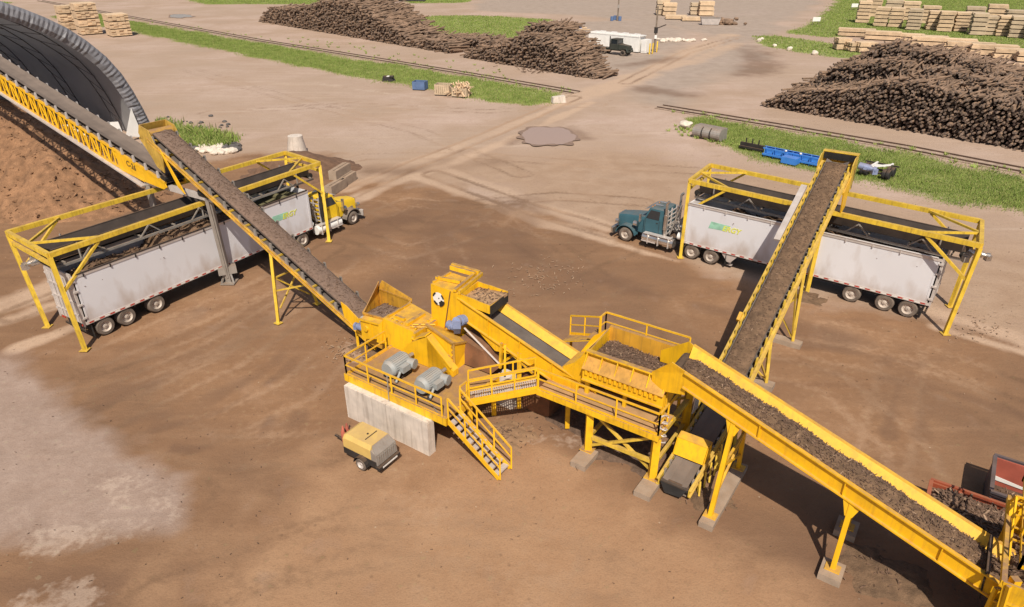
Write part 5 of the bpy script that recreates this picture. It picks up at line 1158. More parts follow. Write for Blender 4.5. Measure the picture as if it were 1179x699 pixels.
LF, LFs, LP, LL, LU, LV = loading_frame('yellow steel frame over the left truck', [(-23.33, 32.21), (-26.89, 34.77), (-13.55, 47.45), (-17.2, 50.7)], [(-23.85, 32.65), (-28.0, 35.75), (-13.92, 48.95), (-17.2, 51.75)], zf, [])
RF, RFs, RP, RL, RU, RV = loading_frame('yellow steel frame over the right truck', [(24.62, 33.95), (26.75, 37.25), (11.83, 44.5), (14.1, 47.9)], [(24.9, 33.9), (27.06, 37.43), (11.94, 44.93), (14.24, 48.5)], zf, [.478])
small_motor(LFs, LP(-.35, .55, zf-.72), LU*-1, .8, .19, CHROME, 'drive_motor'); small_motor(LFs, LP(-.05, .95, zf-.72), LV, .5, .2, STEEL, 'gearbox')
small_motor(RFs, RP(-.5, -.2, zf-.62), RU*-1, .85, .19, CHROME, 'drive_motor'); small_motor(RFs, RP(-.1, -.7, zf-.72), RV*-1, .5, .2, STEEL, 'gearbox')
mulch_strip('bark_mulch', 'brown bark lying on the reversing belt over the left truck', 5.5, 9.5, -.6, .6, lambda x: zf-.57, .25, lambda x, y, z: LP(x, y, z), MULCH, nchip=120)
mulch_strip('bark_mulch', 'brown bark lying on the reversing belt over the right truck', 6.6, 9.9, -.6, .6, lambda x: zf-.57, .25, lambda x, y, z: RP(x, y, z), MULCH, nchip=120)
# grey portal carrying the heads over the left frame
pt = thing('support_portal', 'dusty grey steel column and cross beam beside the left trailer', 'support', (-18.58, 40.58, 0))
cb = Vector((-18.45, 40.6, 0)); ct = Vector((-18.35, 39.9, 6.0)); cf = ct+Vector((-.85, .53, 0))*6.1
mb = MB(); mb.beam(cb, ct, .34, .30, up=(0, 1, 0)); mb.beam(cb+Vector((.02, -.2, .4)), ct+Vector((.02, -.2, 0)), .10, .10); mb.build('column', STEEL, pt)
mb = MB(); mb.beam(cb+Vector((-.5, -.25, .9)), cb+Vector((.5, .25, .9)), .5, .5); mb.beam(cb+Vector((-.45, 0, .03)), cb+Vector((.45, 0, .03)), .9, .06)
for a in (-.4, .4): mb.beam(cb+Vector((a, -.3, .05)), cb+Vector((a*.3, 0, .9)), .10)
mb.build('foot', STEEL, pt)
mb = MB(); mb.beam(ct+(ct-cf).normalized()*.5, cf, .26, .34); mb.beam(ct, ct+Vector((0, .6, 1.2)), .2); mb.build('cross_beam', PALE, pt)
mb = MB(); fb = Vector((cf.x, cf.y, 0)); mb.beam(fb, cf, .3, .3); mb.build('column', STEEL, pt)
mb = MB(); mb.tube(ct+Vector((-.5, .4, .25)), ct+Vector((.25, -.1, .25)), .3, 12); mb.build('snub_pulley', RUBBER, pt)

# ================================================================== TRUCKS
def wheel(root, x, y, w, r=.53, hub=RIM, name='wheel', face=1):
    """tyre with rim: axle along y; face=+1/-1 is the outer side"""
    mb = MB(); n = 28
    prof = [(-w/2, r*.585), (-w/2, r*.9), (-w*.38, r*.985), (-w*.2, r), (w*.2, r), (w*.38, r*.985), (w/2, r*.9), (w/2, r*.585)]
    mb.lathe((x, y, r), prof, n, 'y', (0, 0)); t = mb.build(name, TYRE, root, local=True, smooth=True)
    mb = MB(); f = face; e = f*w*.5
    mb.lathe((x, y, r), [(e+f*.004, r*.60), (e-f*.02, r*.55), (e-f*.11, r*.50), (e-f*.13, r*.30), (e-f*.05, r*.22), (e-f*.03, .02)], n, 'y', (0, 0))
    mb.lathe((x, y, r), [(-e, r*.60), (-e+f*.12, r*.5), (-e+f*.13, .05)], n, 'y', (0, 1))
    for k in range(8): a = 2*PI*k/8; c = (x+.20*math.cos(a), y+f*(w*.5-.13), r+.20*math.sin(a)); mb.tube(c, (c[0], c[1]+f*.04, c[2]), .025, 6)
    mb.build('rim', hub, t, local=True, smooth=True); return t
def lug(mb, x, y, z): mb.box(x-.03, x+.03, y-.03, y+.03, z-.03, z+.03)
REFL = mat('red_reflector', (.45, .03, .02), .4); REFW = mat('white_reflector', (.75, .72, .68), .4); AMB = mat('amber_lens', (.7, .25, .02), .3)
def trailer(pos, rz, front, label, near, text_side, tarp):
    """x forward, last axle at 0; near = +1/-1 the side seen from the camera"""
    root = thing('semi_trailer', label, 'trailer', pos, rz)
    xr, xf, hw, z0, z1 = -.95, front, 1.28, 1.08, 4.0
    for sg in (-1, 1):
        mb = MB(); mb.box(xr+.08, xf-.08, sg*hw-.025 if sg > 0 else -hw-.0, sg*hw if sg > 0 else -hw+.025, z0+.16, z1-.14)
        for k in (xr+.14, xf-.14): mb.box(k-.05, k+.05, *sorted((sg*(hw+.0005), sg*(hw+.012))), z0+.16, z1-.14)
        for q in range(5): mb.box(random.uniform(xr+1, xf-1)-.0, random.uniform(xr+1, xf-1)*0+xr+2+q*2.6, *sorted((sg*(hw+.0005), sg*(hw+.0015))), 2.0, 2.004) if False else None
        mb.build('side_wall', ALU, root, local=True)
        mb = MB(); mb.box(xr, xf, *sorted((sg*(hw-.06), sg*(hw+.035))), z1-.14, z1+.0); mb.box(xr, xf, *sorted((sg*(hw-.06), sg*(hw+.03))), z0, z0+.16); mb.build('side_rail', ALUR, root, local=True)
        mb = MB(); k = xr+.15; q = 0; 
        while k < xf-.3: mb.mi = q % 2; mb.box(k, k+.26, *sorted((sg*(hw+.031), sg*(hw+.036))), z0+.04, z0+.11); k += .30; q += 1
        mb.build('reflector_strip', [REFL, REFW], root, local=True)
        mb = MB(); k = xr+.6
        mb.tube((xr+.2, sg*(hw+.02), z1+.045), (xf-.1, sg*(hw+.02), z1+.045), .05, 8)
        while k < xf: mb.box(k-.03, k+.03, *sorted((sg*(hw+.036), sg*(hw+.075))), z1-.22, z1-.02); k += 1.5
        mb.build('tarp_roll', DARK if tarp else ALUR, root, local=True)
    mb = MB(); mb.box(xf-.08, xf, -hw, hw, z0, z1+.0); mb.box(xf, xf+.06, -.9, .9, 1.6, 1.9); mb.build('front_wall', ALU, root, local=True)
    mb = MB(); mb.box(xr-.06, xr, -hw, hw, z0, z1-.02)
    for y in (-hw+.05, 0, hw-.05): mb.box(xr-.12, xr-.061, y-.05, y+.05, z0-.1, z1+.02)
    for y in (-.8, -.45, .45, .8): mb.tube((xr-.10, y, z0+.1), (xr-.10, y, z1-.2), .022, 6)
    for z in (1.6, 2.4, 3.2): mb.box(xr-.11, xr-.062, -hw+.02, hw-.02, z-.04, z+.04)
    for z in (1.5, 2.3, 3.1, 3.7):
        for y in (-hw, hw): mb.box(xr-.14, xr+.10, y-.07, y+.07, z-.05, z+.05)
    mb.box(xr-.10, xr, -hw, hw, z1-.02, z1+.16)
    mb.build('rear_door', PALE, root, local=True)
    mb = MB()
    for y in (-1.1, -.9, .9, 1.1): mb.tube((xr-.02, y, z0-.12), (xr-.07, y, z0-.12), .06, 8)
    mb.each('tail_light', REFL, root, local=True)
    mb = MB(); mb.box(xr, xf, -hw+.03, hw-.03, z0-.06, z0+.0)
    for y in (-.5, .5): mb.box(xr, xf-.3, y-.06, y+.06, z0-.42, z0-.061)
    k = xr+.4
    while k < xf: mb.box(k-.04, k+.04, -hw+.05, hw-.05, z0-.18, z0-.061); k += .8
    mb.box(xr, xr+.1, -1.15, 1.15, .5, .62)
    for y in (-.7, .7): mb.box(xr+.02, xr+.08, y-.05, y+.05, .6, z0)
    mb.build('chassis', DARK, root, local=True)
    for x in (0, 1.28, 3.15):
        mb = MB(); mb.tube((x, -1.0, .53), (x, 1.0, .53), .09, 8); mb.box(x-.3, x+.3, -.55, -.4, .55, .75); mb.box(x-.3, x+.3, .4, .55, .55, .75); mb.build('axle', DARK, root, local=True)
        for sg in (-1, 1): wheel(root, x, sg*.98, .56, face=sg)
    for sg in (-1, 1):
        mb = MB(); xg = xf-3.3; mb.box(xg-.07, xg+.07, sg*.85-.07, sg*.85+.07, .22, z0-.06); mb.box(xg-.16, xg+.16, sg*.85-.14, sg*.85+.14, .16, .22); mb.beam((xg, sg*.85, .5), (xg+.75, sg*.85, z0-.1), .06); mb.build('landing_leg', PALE, root, local=True)
        mb = MB(); mb.plate([(xg-.55, sg*(hw-.05), z0-.05), (xg+.55, sg*(hw-.05), z0-.05), (xg+.12, sg*(hw-.1), z0-.6), (xg-.12, sg*(hw-.1), z0-.6)], .03); mb.build('gusset', PALE, root, local=True)
        mb = MB(); mb.box(-.72, -.70, sg*.98-.3, sg*.98+.3, .2, .95); mb.build('mudflap', RUBBER, root, local=True)
    mb = MB(); mb.plate([(xf-.35, -hw+.06, z1-.25), (xf-.35, hw-.06, z1-.25), (xf-2.9, hw-.06, z1-.55), (xf-2.9, -hw+.06, z1-.55)], .02) if tarp else mb.box(xf-.5, xf-.1, -hw+.06, hw-.06, z1-.12, z1-.06)
    if tarp: mb.tube((xf-1.5, -hw+.1, z1-.3), (xf-1.5, hw-.1, z1-.3), .22, 10)
    mb.build('tarp', TARPG if tarp else ALUR, root, local=True)
    # markings on the visible side: pale green panel and yellow letters
    sg = near; y = sg*(hw+.008); xm = xf-2.55
    u = 1 if sg < 0 else -1     # reading direction along x
    q = lambda a, b_: (xm+u*a, y, b_)
    mb = MB(); mb.plate([q(-.95, 2.58), q(.25, 2.64), q(.55, 3.04), q(-.80, 3.08)], .006); mb.build('green_panel', GRN, root, local=True)
    M = Matrix(((u, 0, 0, xm+u*.62), (0, 0, -u if False else sg, y+sg*.006), (0, 1, 0, 2.78), (0, 0, 0, 1)))
    lettering(text_side, .50, LIME, root, M, shear=.25, bold=.012)
    ld = lambda x, y, z: Vector((pos[0], pos[1], 0))+Matrix.Rotation(rz, 3, 'Z') @ Vector((x, y, z))
    return root, ld
def tractor(pos, rz, xs, label, paint, chrome, near, stack_h=3.55, fend=None, tank=None):
    fend = fend or paint; tank = tank or CHROME
    root = thing('semi_tractor', label, 'truck', pos, rz); B = lambda: MB()
    hub = RIM
    for sg in (-1, 1):
        mb = B(); mb.box(xs-7.6, xs+.9, sg*.43-.05, sg*.43+.05, .72, .98); mb.build('frame_rail', DARK, root, local=True)
        wheel(root, xs, sg*1.06, .30, .52, hub, face=sg)
        for d in (5.25, 6.65): wheel(root, xs-d, sg*.95, .60, .53, hub, face=sg)
    mb = B(); mb.tube((xs, -.9, .52), (xs, .9, .52), .08, 8)
    for d in (5.25, 6.65): mb.tube((xs-d, -.8, .53), (xs-d, .8, .53), .14, 8); mb.lathe((xs-d, 0, .53), [(-.25, .15), (0, .28), (.25, .15)], 12)
    mb.box(xs-6.6, xs-5.4, -.55, .55, .98, 1.08); mb.build('axle', DARK, root, local=True)
    # hood: tapered, rounded
    mb = B(); sec = []
    for x, hw, zt, zs in ((xs+.95, .58, 1.78, 1.55), (xs+.4, .64, 1.90, 1.64), (xs-.5, .76, 2.02, 1.74), (xs-1.35, .88, 2.12, 1.84)):
        sec.append([(x, -hw, .85), (x, -hw, zs), (x, -hw*.86, zt-.06), (x, -hw*.45, zt), (x, hw*.45, zt), (x, hw*.86, zt-.06), (x, hw, zs), (x, hw, .85)])
    n = 8; mb.add([p for s_ in sec for p in s_], [(k*n+i, k*n+(i+1) % n, (k+1)*n+(i+1) % n, (k+1)*n+i) for k in range(3) for i in range(n)]+[tuple(range(n)), tuple(range(4*n-1, 3*n-1, -1))])
    mb.build('hood', paint, root, local=True, smooth=True)
    mb = B(); mb.box(xs+.951, xs+1.0, -.56, .56, .8, 1.76)
    for k in range(9): mb.box(xs+1.0, xs+1.025, -.5+k*.118, -.44+k*.118, .85, 1.7)
    mb.build('grille', CHROME, root, local=True)
    mb = B(); mb.hexa([(xs+1.05, -1.22, .38), (xs+1.28, -1.05, .38), (xs+1.28, 1.05, .38), (xs+1.05, 1.22, .38), (xs+1.05, -1.22, .80), (xs+1.28, -1.05, .80), (xs+1.28, 1.05, .80), (xs+1.05, 1.22, .80)]); mb.build('bumper', chrome, root, local=True)
    for sg in (-1, 1):
        mb = B(); P = []; R1 = .70
        N_ = 12
        for k in range(N_+1):
            a = PI*(.03+.92*k/N_); P.append((xs+R1*math.cos(a)*1.12, .52+R1*math.sin(a)*1.06))
        for (xa, za), (xb, zb) in zip(P[:-1], P[1:]):
            mb.hexa([(xa, *q) for q in ()]) if False else mb.plate([(xa, sg*.70, za), (xb, sg*.70, zb), (xb, sg*1.24, zb-.03), (xa, sg*1.24, za-.03)], .05)
        mb.plate([(xs+.78, sg*.68, .5), (xs-.75, sg*.68, .5), (xs-.75, sg*.68, 1.15), (xs+.5, sg*.68, 1.3)], .03); mb.build('fender', fend, root, local=True, smooth=True)
        mb = B(); mb.tube((xs+.75, sg*.86, 1.32), (xs+1.0, sg*.86, 1.32), .15, 14); mb.build('headlight', CHROME, root, local=True, smooth=True)
        mb = B(); mb.tube((xs-3.05, sg*1.12, 1.0), (xs-3.05, sg*1.12, stack_h), .095, 12); mb.tube((xs-3.05, sg*1.12, 1.6), (xs-3.05, sg*1.12, 2.7), .14, 12); mb.tube((xs-3.05, sg*1.12, stack_h), (xs-3.2, sg*1.12, stack_h+.18), .095, 12); mb.build('exhaust_stack', CHROME if tank is CHROME else DARK, root, local=True, smooth=True)
        mb = B(); mb.tube((xs-1.5, sg*1.18, .78), (xs-3.9, sg*1.18, .78), .33, 20); mb.build('fuel_tank', tank, root, local=True, smooth=True)
        mb = B()
        for k in range(3): mb.box(xs-2.0-k*.8, xs-1.95-k*.8, sg*1.18-.36, sg*1.18+.36, .42, 1.13)
        mb.box(xs-3.7, xs-1.6, *sorted((sg*1.1, sg*1.5)), 1.12, 1.16); mb.box(xs-2.6, xs-1.5, *sorted((sg*1.5, sg*1.55)), .55, .62); mb.build('step', ALUR, root, local=True)
        mb = B(); mb.tube((xs-1.35, sg*1.1, 2.25), (xs-1.25, sg*1.5, 2.3), .02, 6); mb.box(xs-1.32, xs-1.20, sg*1.5-.09, sg*1.5+.09, 1.95, 2.5); mb.build('mirror', CHROME, root, local=True)
        mb = B(); mb.tube((xs-.55, sg*1.0, 1.5), (xs-.85, sg*1.0, 1.5), .19, 14); mb.build('air_cleaner', CHROME, root, local=True, smooth=True)
        mb = B(); mb.box(xs-7.75, xs-7.72, sg*.95-.32, sg*.95+.32, .25, 1.0); mb.build('mudflap', RUBBER, root, local=True)
    # cab
    xc0, xc1 = xs-2.85, xs-1.35; mb = B()
    mb.hexa([(xc0, -1.02, 1.0), (xc1, -1.02, 1.0), (xc1, 1.02, 1.0), (xc0, 1.02, 1.0), (xc0, -1.02, 2.08), (xc1, -1.02, 2.08), (xc1, 1.02, 2.08), (xc0, 1.02, 2.08)])
    mb.hexa([(xc0, -1.02, 2.081), (xc1, -1.02, 2.081), (xc1, 1.02, 2.081), (xc0, 1.02, 2.081), (xc0+.05, -.92, 2.86), (xc1-.32, -.92, 2.86), (xc1-.32, .92, 2.86), (xc0+.05, .92, 2.86)])
    mb.hexa([(xc0+.05, -.92, 2.861), (xc1-.32, -.92, 2.861), (xc1-.32, .92, 2.861), (xc0+.05, .92, 2.861), (xc0+.2, -.75, 2.96), (xc1-.5, -.75, 2.96), (xc1-.5, .75, 2.96), (xc0+.2, .75, 2.96)])
    cab = mb.build('cab', paint, root, local=True)
    for sg in (-1, 1):
        mb = B(); yb, yt = sg*1.028, sg*.935
        mb.plate([(xc0+.35, yb, 2.12), (xc1-.12, yb, 2.12), (xc1-.42, yt, 2.74), (xc0+.35, yt, 2.74)], .012); mb.build('side_window', GLASS, cab, local=True)
        mb = B(); mb.box(xc0+.30, xc0+.325, *sorted((sg*1.021, sg*1.028)), 1.1, 2.08); mb.box(xc1-.1, xc1-.075, *sorted((sg*1.021, sg*1.028)), 1.1, 2.08); mb.box(xc0+.4, xc0+.55, *sorted((sg*1.021, sg*1.05)), 1.88, 1.92); mb.each('door_seam', DARK, cab, local=True)
    mb = B(); mb.plate([(xc1+.008, -.86, 2.12), (xc1+.008, .86, 2.12), (xc1-.30, .80, 2.80), (xc1-.30, -.80, 2.80)], .014); mb.build('windshield', GLASS, cab, local=True)
    mb = B(); mb.plate([(xc1-.30, -.95, 2.86), (xc1-.30, .95, 2.86), (xc1+.05, .95, 2.74), (xc1+.05, -.95, 2.74)], .02); mb.build('sun_visor', chrome, cab, local=True)
    mb = B()
    for y in (-.7, -.35, 0, .35, .7): mb.lathe((xc1-.42, y, 2.87), [(0, .06), (.10, .03)], 8, 'z')
    mb.each('roof_light', AMB, cab, local=True)
    mb = B(); mb.tube((xc0+.4, .35, 3.02), (xc0+1.0, .35, 3.02), .05, 8, .09); mb.tube((xc0+.4, -.35, 3.02), (xc0+1.0, -.35, 3.02), .05, 8, .09); mb.each('air_horn', CHROME, cab, local=True)
    # rack of pipes and hoses behind the cab
    mb = B(); xb = xc0-.25
    for k in range(6): mb.box(xb-.05, xb, -.98, .98, 1.2+k*.32, 1.28+k*.32)
    for y in (-1.0, -.4, .4, 1.0): mb.box(xb-.06, xb+.01, y-.05, y+.05, .98, 3.05)
    mb.build('headache_rack', ALUR, root, local=True)
    mb = B(); mb.beam((xb-.2, near*.75, 1.2), (xb-.85, near*.75, 3.55), .08); mb.beam((xb-.2, near*.45, 1.5), (xb-.75, near*.45, 3.4), .07); mb.beam((xb-.1, near*1.0, 1.9), (xb-1.0, near*.2, 2.5), .06)
    for k in range(3):
        for q in range(6): f0, f1 = q/6, (q+1)/6; hz_ = lambda f: 1.9-1.2*math.sin(PI*f)*.5; mb.tube((xb-.2-1.0*f0, -.3+.3*k, hz_(f0)), (xb-.2-1.0*f1, -.3+.3*k, hz_(f1)), .03, 5)
    mb.build('hose_rack', STEEL, root, local=True)
    mb = B(); mb.tube((xs-4.6, near*.95, 1.35), (xs-4.05, near*.95, 1.35), .26, 14); mb.build('hydraulic_tank', WHITE, root, local=True, smooth=True)
    mb = B(); mb.box(xs-4.75, xs-3.3, -.8, .8, .99, 1.06); mb.build('deck_plate', DARK, root, local=True)
    for sg in (-1, 1):
        mb = B()
        for k in range(7):
            a0, a1 = PI*(.12+.11*k), PI*(.12+.11*(k+1)); mb.plate([(xs-5.25+.64*math.cos(a0), sg*.66, .53+.64*math.sin(a0)), (xs-5.25+.64*math.cos(a1), sg*.66, .53+.64*math.sin(a1)), (xs-5.25+.64*math.cos(a1), sg*1.24, .53+.64*math.sin(a1)), (xs-5.25+.64*math.cos(a0), sg*1.24, .53+.64*math.sin(a0))], .02) if k < 3 else None
        mb.build('quarter_fender', CHROME, root, local=True)
    return root
rzL = math.atan2(.848, .529); pL = (-23.97, 34.55, 0)
rzR = math.atan2(.610, -.793); pR = (24.09, 36.9, 0)
trL, ldL = trailer(pL, rzL, 15.75, 'dusty grey open trailer with bark inside, behind the yellow truck', -1, 'ERGY', True)
tractor(pL, rzL, 20.0, 'yellow long nosed truck pulling a grey trailer under the left frame', YTRUCK, PALE, -1, fend=mat('dusty_grey_fender', (.20, .17, .145), .6, dust=.4, var=.2), tank=WHITE)
trR, ldR = trailer(pR, rzR, 14.3, 'pale grey open trailer with bark inside, behind the teal truck', 1, 'ERGY', False)
tractor(pR, rzR, 18.95, 'teal long nosed truck pulling a pale grey trailer under the right frame', GREENP, CHROME, 1)
def cargo(ld, x0, x1, z, seed, label):
    f = lambda x: z+.35*nv(x*.45, seed)+.4*nv(x*1.1, seed+3)+.35*math.exp(-((x-7)/3)**2)
    mulch_strip('bark_mulch', label, x0, x1, -1.2, 1.2, f, .45, ld, MULCH, step=.14, amp=.14, nchip=900, big=1.6)
cargo(ldL, -.7, 13.0, 3.15, 3, 'dark bark heaped inside the left open trailer')
cargo(ldR, -.7, 12.0, 3.05, 9, 'dark bark heaped inside the right open trailer')

# ================================================================== FABRIC DOME, heap, blocks
foot = G(178, 155); FX = (foot.x-OX[0])*AX[0]+(foot.y-OX[1])*AX[1]; FT = (foot.x-OX[0])*NX[0]+(foot.y-OX[1])*NX[1]
prof_h = [(0, 0), (.22, 1.5), (.62, 3.1), (1.2, 5.0), (1.95, 6.9), (3.1, 8.8), (4.6, 10.5), (6.2, 11.9), (7.9, 13.0), (9.6, 13.9), (11.4, 14.7), (13.5, 15.6), (16, 16.5), (18, 17.0), (19.5, 17.2)]
profile = [(d, z) for d, z in prof_h]+[(39-d, z) for d, z in prof_h[-2::-1]]
def inset(pr, k):
    out = []
    for i, (d, z) in enumerate(pr):
        a = pr[max(0, i-1)]; b_ = pr[min(len(pr)-1, i+1)]; tx, tz = b_[0]-a[0], b_[1]-a[1]; L = math.hypot(tx, tz); out.append((d+tz/L*k, z-tx/L*k))
    return out
def fine(pr, n):
    out = []
    for (a, b_), (c, d) in zip(pr[:-1], pr[1:]):
        for k in range(n): out.append((a+(c-a)*k/n, b_+(d-b_)*k/n))
    return out+[pr[-1]]
rDm = thing('fabric_dome', 'big arched fabric storage building open at its front', 'storage building', T(FX-20, FT-19.5, 0))
LEN = 46
def shell(pr, mt, nm, xs_):
    mb = MB(); n = len(pr); pts = []
    for i, x in enumerate(xs_):
        for d, z in pr: pts.append(T(FX-x, FT-d, z))
    mb.add(pts, [(i*n+k, i*n+k+1, (i+1)*n+k+1, (i+1)*n+k) for i in range(len(xs_)-1) for k in range(n-1)]); return mb.build(nm, mt, rDm, smooth=True, recalc=False)
shell(profile, COVER, 'cover', [.0+k*2 for k in range(24)])
inn = inset(profile, .9); inn[0] = (inn[0][0], 0); inn[-1] = (inn[-1][0], 0)
shell(inn, LINER, 'liner', [.25+k*2 for k in range(24)])
# pleated hem band wrapped round the front arch
po = fine(profile, 9); pi_ = fine(inset(profile, 1.45), 9); mb = MB(); pts = []
for k, ((a, b_), (c, d)) in enumerate(zip(po, pi_)):
    w1 = .03*(1 if k % 2 else -1)+.03*nv(k*.37, 1); w2 = (.03+.05*nv(k*.7, 3))*(1 if k % 2 else -1)+.16*nv(k*.83, 5)+.08*nv(k*.31, 9)
    pts += [T(FX+.02+w1*.3, FT-a, b_+.02), T(FX+.30+w1, FT-(a*.75+c*.25), b_*.75+d*.25), T(FX+.36+w2, FT-(a*.3+c*.7), b_*.3+d*.7), T(FX+.10+w2*.4, FT-c, d)]
mb.add(pts, [(k*4+j, k*4+j+1, (k+1)*4+j+1, (k+1)*4+j) for k in range(len(po)-1) for j in range(3)]); mb.build('hem', mat('pleated_fabric', (.20, .195, .21), .55, var=.15, scale=3), rDm, recalc=False)
RIBM = mat('dark_rib', (.09, .09, .10), .6, var=.1)
for k in range(1, 11, 2):
    mb = MB(); i1 = inset(profile, 1.05); i2 = inset(profile, 1.75)
    for (a, b_), (c, d), (e, f), (g, h) in zip(i1[:-1], i1[1:], i2[:-1], i2[1:]):
        x = FX-k*4.2; mb.beam(T(x, FT-a, max(0, b_)), T(x, FT-c, max(0, d)), .09); mb.beam(T(x, FT-e, max(0, f)), T(x, FT-g, max(0, h)), .09); mb.beam(T(x, FT-a, max(0, b_)), T(x, FT-g, max(0, h)), .05)
    mb.build('arch_rib', RIBM, rDm)
mb = MB(); bp_ = [T(FX-LEN, FT-d, z) for d, z in profile]; mb.add(bp_, [tuple(range(len(bp_)))]); mb.build('end_wall', LINER, rDm, recalc=False)
mb = MB()   # white loose sheets at the foot
P2 = inset(profile, 1.25)
mb.plate([T(FX+.5, FT-1.6, .1), T(FX+.42, FT-2.1, 3.4), T(FX+.35, FT-3.4, .6)], .03)
mb.plate([T(FX+.35, FT-3.5, .0), T(FX+.1, FT-3.7, 2.2), T(FX-1.6, FT-8.6, 2.6), T(FX-1.2, FT-8.3, .0)], .03); mb.each('white_sheet', WHITE, rDm)
# reddish bark heap at the left edge, partly inside the dome
mb = MB(); hc = TV(-58, 11.5); N_ = 230; R_ = 17.5; pts = []
RIDGE = [(-33.6, 56.2, .5), (-35.6, 57, 2.2), (-38.6, 58, 4.2), (-43.8, 61.3, 5.7), (-52, 66.5, 7.2), (-63, 71, 7.8)]; hc = Vector((-48, 62, 0)); R_ = 22
def heap_h(x, y):
    best = -.4
    for (ax, ay, ah), (bx, by, bh) in zip(RIDGE[:-1], RIDGE[1:]):
        ex, ey = bx-ax, by-ay; t = max(0, min(1, ((x-ax)*ex+(y-ay)*ey)/(ex*ex+ey*ey))); d = math.hypot(x-ax-t*ex, y-ay-t*ey); hh = ah+(bh-ah)*t
        v = hh-(math.sqrt(d*d+1.2)-1.1)*(.70 if hh > 3 else .5); best = max(best, v)
    return best
for i in range(N_+1):
    for j in range(N_+1):
        x = -R_+2*R_*i/N_; y = -R_+2*R_*j/N_; h = heap_h(hc.x+x+.9*nv(x*.25, y*.25), hc.y+y+.9*nv(x*.25+9, y*.25))
        h += (.36*fbm(x*.45, y*.45)+.30*fbm(x*1.5, y*1.5)+.16*nv(x*5, y*5))*min(1, max(0, h+.3))
        pts.append((hc.x+x, hc.y+y, h))
mb.add(pts, [(i*(N_+1)+j, (i+1)*(N_+1)+j, (i+1)*(N_+1)+j+1, i*(N_+1)+j+1) for i in range(N_) for j in range(N_)])
mb.mi = 1
for k in range(5200):
    x, y = random.uniform(-R_, R_), random.uniform(-R_, R_*.4); i = int((x+R_)/(2*R_)*N_); j = int((y+R_)/(2*R_)*N_)
    if pts[i*(N_+1)+j][2] > .1: chip(mb, (hc.x+x, hc.y+y, pts[i*(N_+1)+j][2]+.02), random.uniform(.12, .5), random.uniform(.04, .16))
o = mb.build('mulch_heap', [PILEM, mat('reddish_bark_piece', (.24, .13, .07), .95, var=.5, scale=7)], recalc=False); o.data.polygons.foreach_set('use_smooth', [p.material_index == 0 for p in o.data.polygons]); tag(o, 'huge reddish brown bark heap at the left edge before the dome', 'bark heap', kind='stuff')
# smaller dark heap behind the yellow truck
mb = MB(); c = G(345, 196); N_ = 46; pts = []
for i in range(N_+1):
    for j in range(N_+1):
        x = -7+14*i/N_; y = -5+10*j/N_; r = math.hypot(x/6.3, y/4.4)*(1+.15*nv(x*.3, y*.3)); pts.append((c.x+x*.86-y*.5, c.y-0.6+x*.5+y*.86, (2.1*max(0, math.cos(min(1, r)*PI)*.5+.5)-.1)+.2*fbm(x*.8, y*.8)*(r < .95)))
mb.add(pts, [(i*(N_+1)+j, (i+1)*(N_+1)+j, (i+1)*(N_+1)+j+1, i*(N_+1)+j+1) for i in range(N_) for j in range(N_)])
tag(mb.build('mulch_heap', mat('brown_mulch_heap', (.17, .095, .058), .95, var=.25, scale=2, fine=.4, bump=.6, bscale=12), smooth=True, recalc=False), 'low dark bark heap behind concrete blocks and the yellow truck', 'bark heap', kind='stuff')
def block(px, py, L, w, h, az, label, mt=CONCD, z=0, name='concrete_block', g='concrete blocks by the yellow truck'):
    c = G(px, py); mb = MB(); mb.box(-L/2, L/2, -w/2, w/2, 0, h); mb.box(-L/2+.1, L/2-.1, -w*.12, w*.12, h, h+.07)
    o = mb.build(name, mt); o.location = (c.x, c.y, z-.03); o.rotation_euler = (0, 0, az); return tag(o, label, 'concrete block', g)
azb = math.atan2(G(408, 205).y-G(383, 220).y, G(408, 205).x-G(383, 220).x)
block(387, 219.5, 2.6, .75, .8, azb, 'concrete block nearest the yellow truck, at the near end of the row'); block(399, 211, 2.6, .75, .8, azb+.02, 'concrete block at the far end of the row behind the yellow truck'); block(393, 211.5, 2.8, .75, .8, azb+.04, 'concrete block stacked on the row behind the yellow truck', z=.80)
# concrete ring
c = G(342.5, 176); mb = MB(); mb.lathe((0, 0, 0), [(0, 1.0), (.25, 1.0), (1.55, .74), (1.8, .74)], 24, 'z'); o = mb.build('concrete_cone', CONC, smooth=True); o.location = (c.x, c.y, 0); tag(o, 'pale tapered concrete manhole cone standing on the dirt near the dome', 'concrete cone')
mb = MB()
for k in range(30): p = G(random.uniform(228, 268), random.uniform(168, 180)); p = G(228+40*random.random(), 0) if False else G(248+random.gauss(0, 11), 175+random.gauss(0, 2.2)-.0); rock(mb, (p.x, p.y, .15), random.uniform(.25, .6), .6, k)
tag(mb.build('rubble', ROCKW), 'white broken concrete rubble at the edge of the weeds', 'rubble', kind='stuff')
mb = MB()
for k in range(46): p = G(random.choice([215+random.gauss(0, 8), 266+random.gauss(0, 6)]), 0+random.choice([172, 170])+random.gauss(0, 2.5)); rock(mb, (p.x, p.y, .1), random.uniform(.15, .45), .6, k+50)
for k in range(26): p = G(235+random.gauss(0, 22), 140+random.gauss(0, 6)+8); rock(mb, (p.x, p.y, .05), random.uniform(.1, .3), .6, k+150)
tag(mb.build('rubble', ROCKD), 'dark rubble and earth clods around the weeds by the dome', 'rubble', kind='stuff')

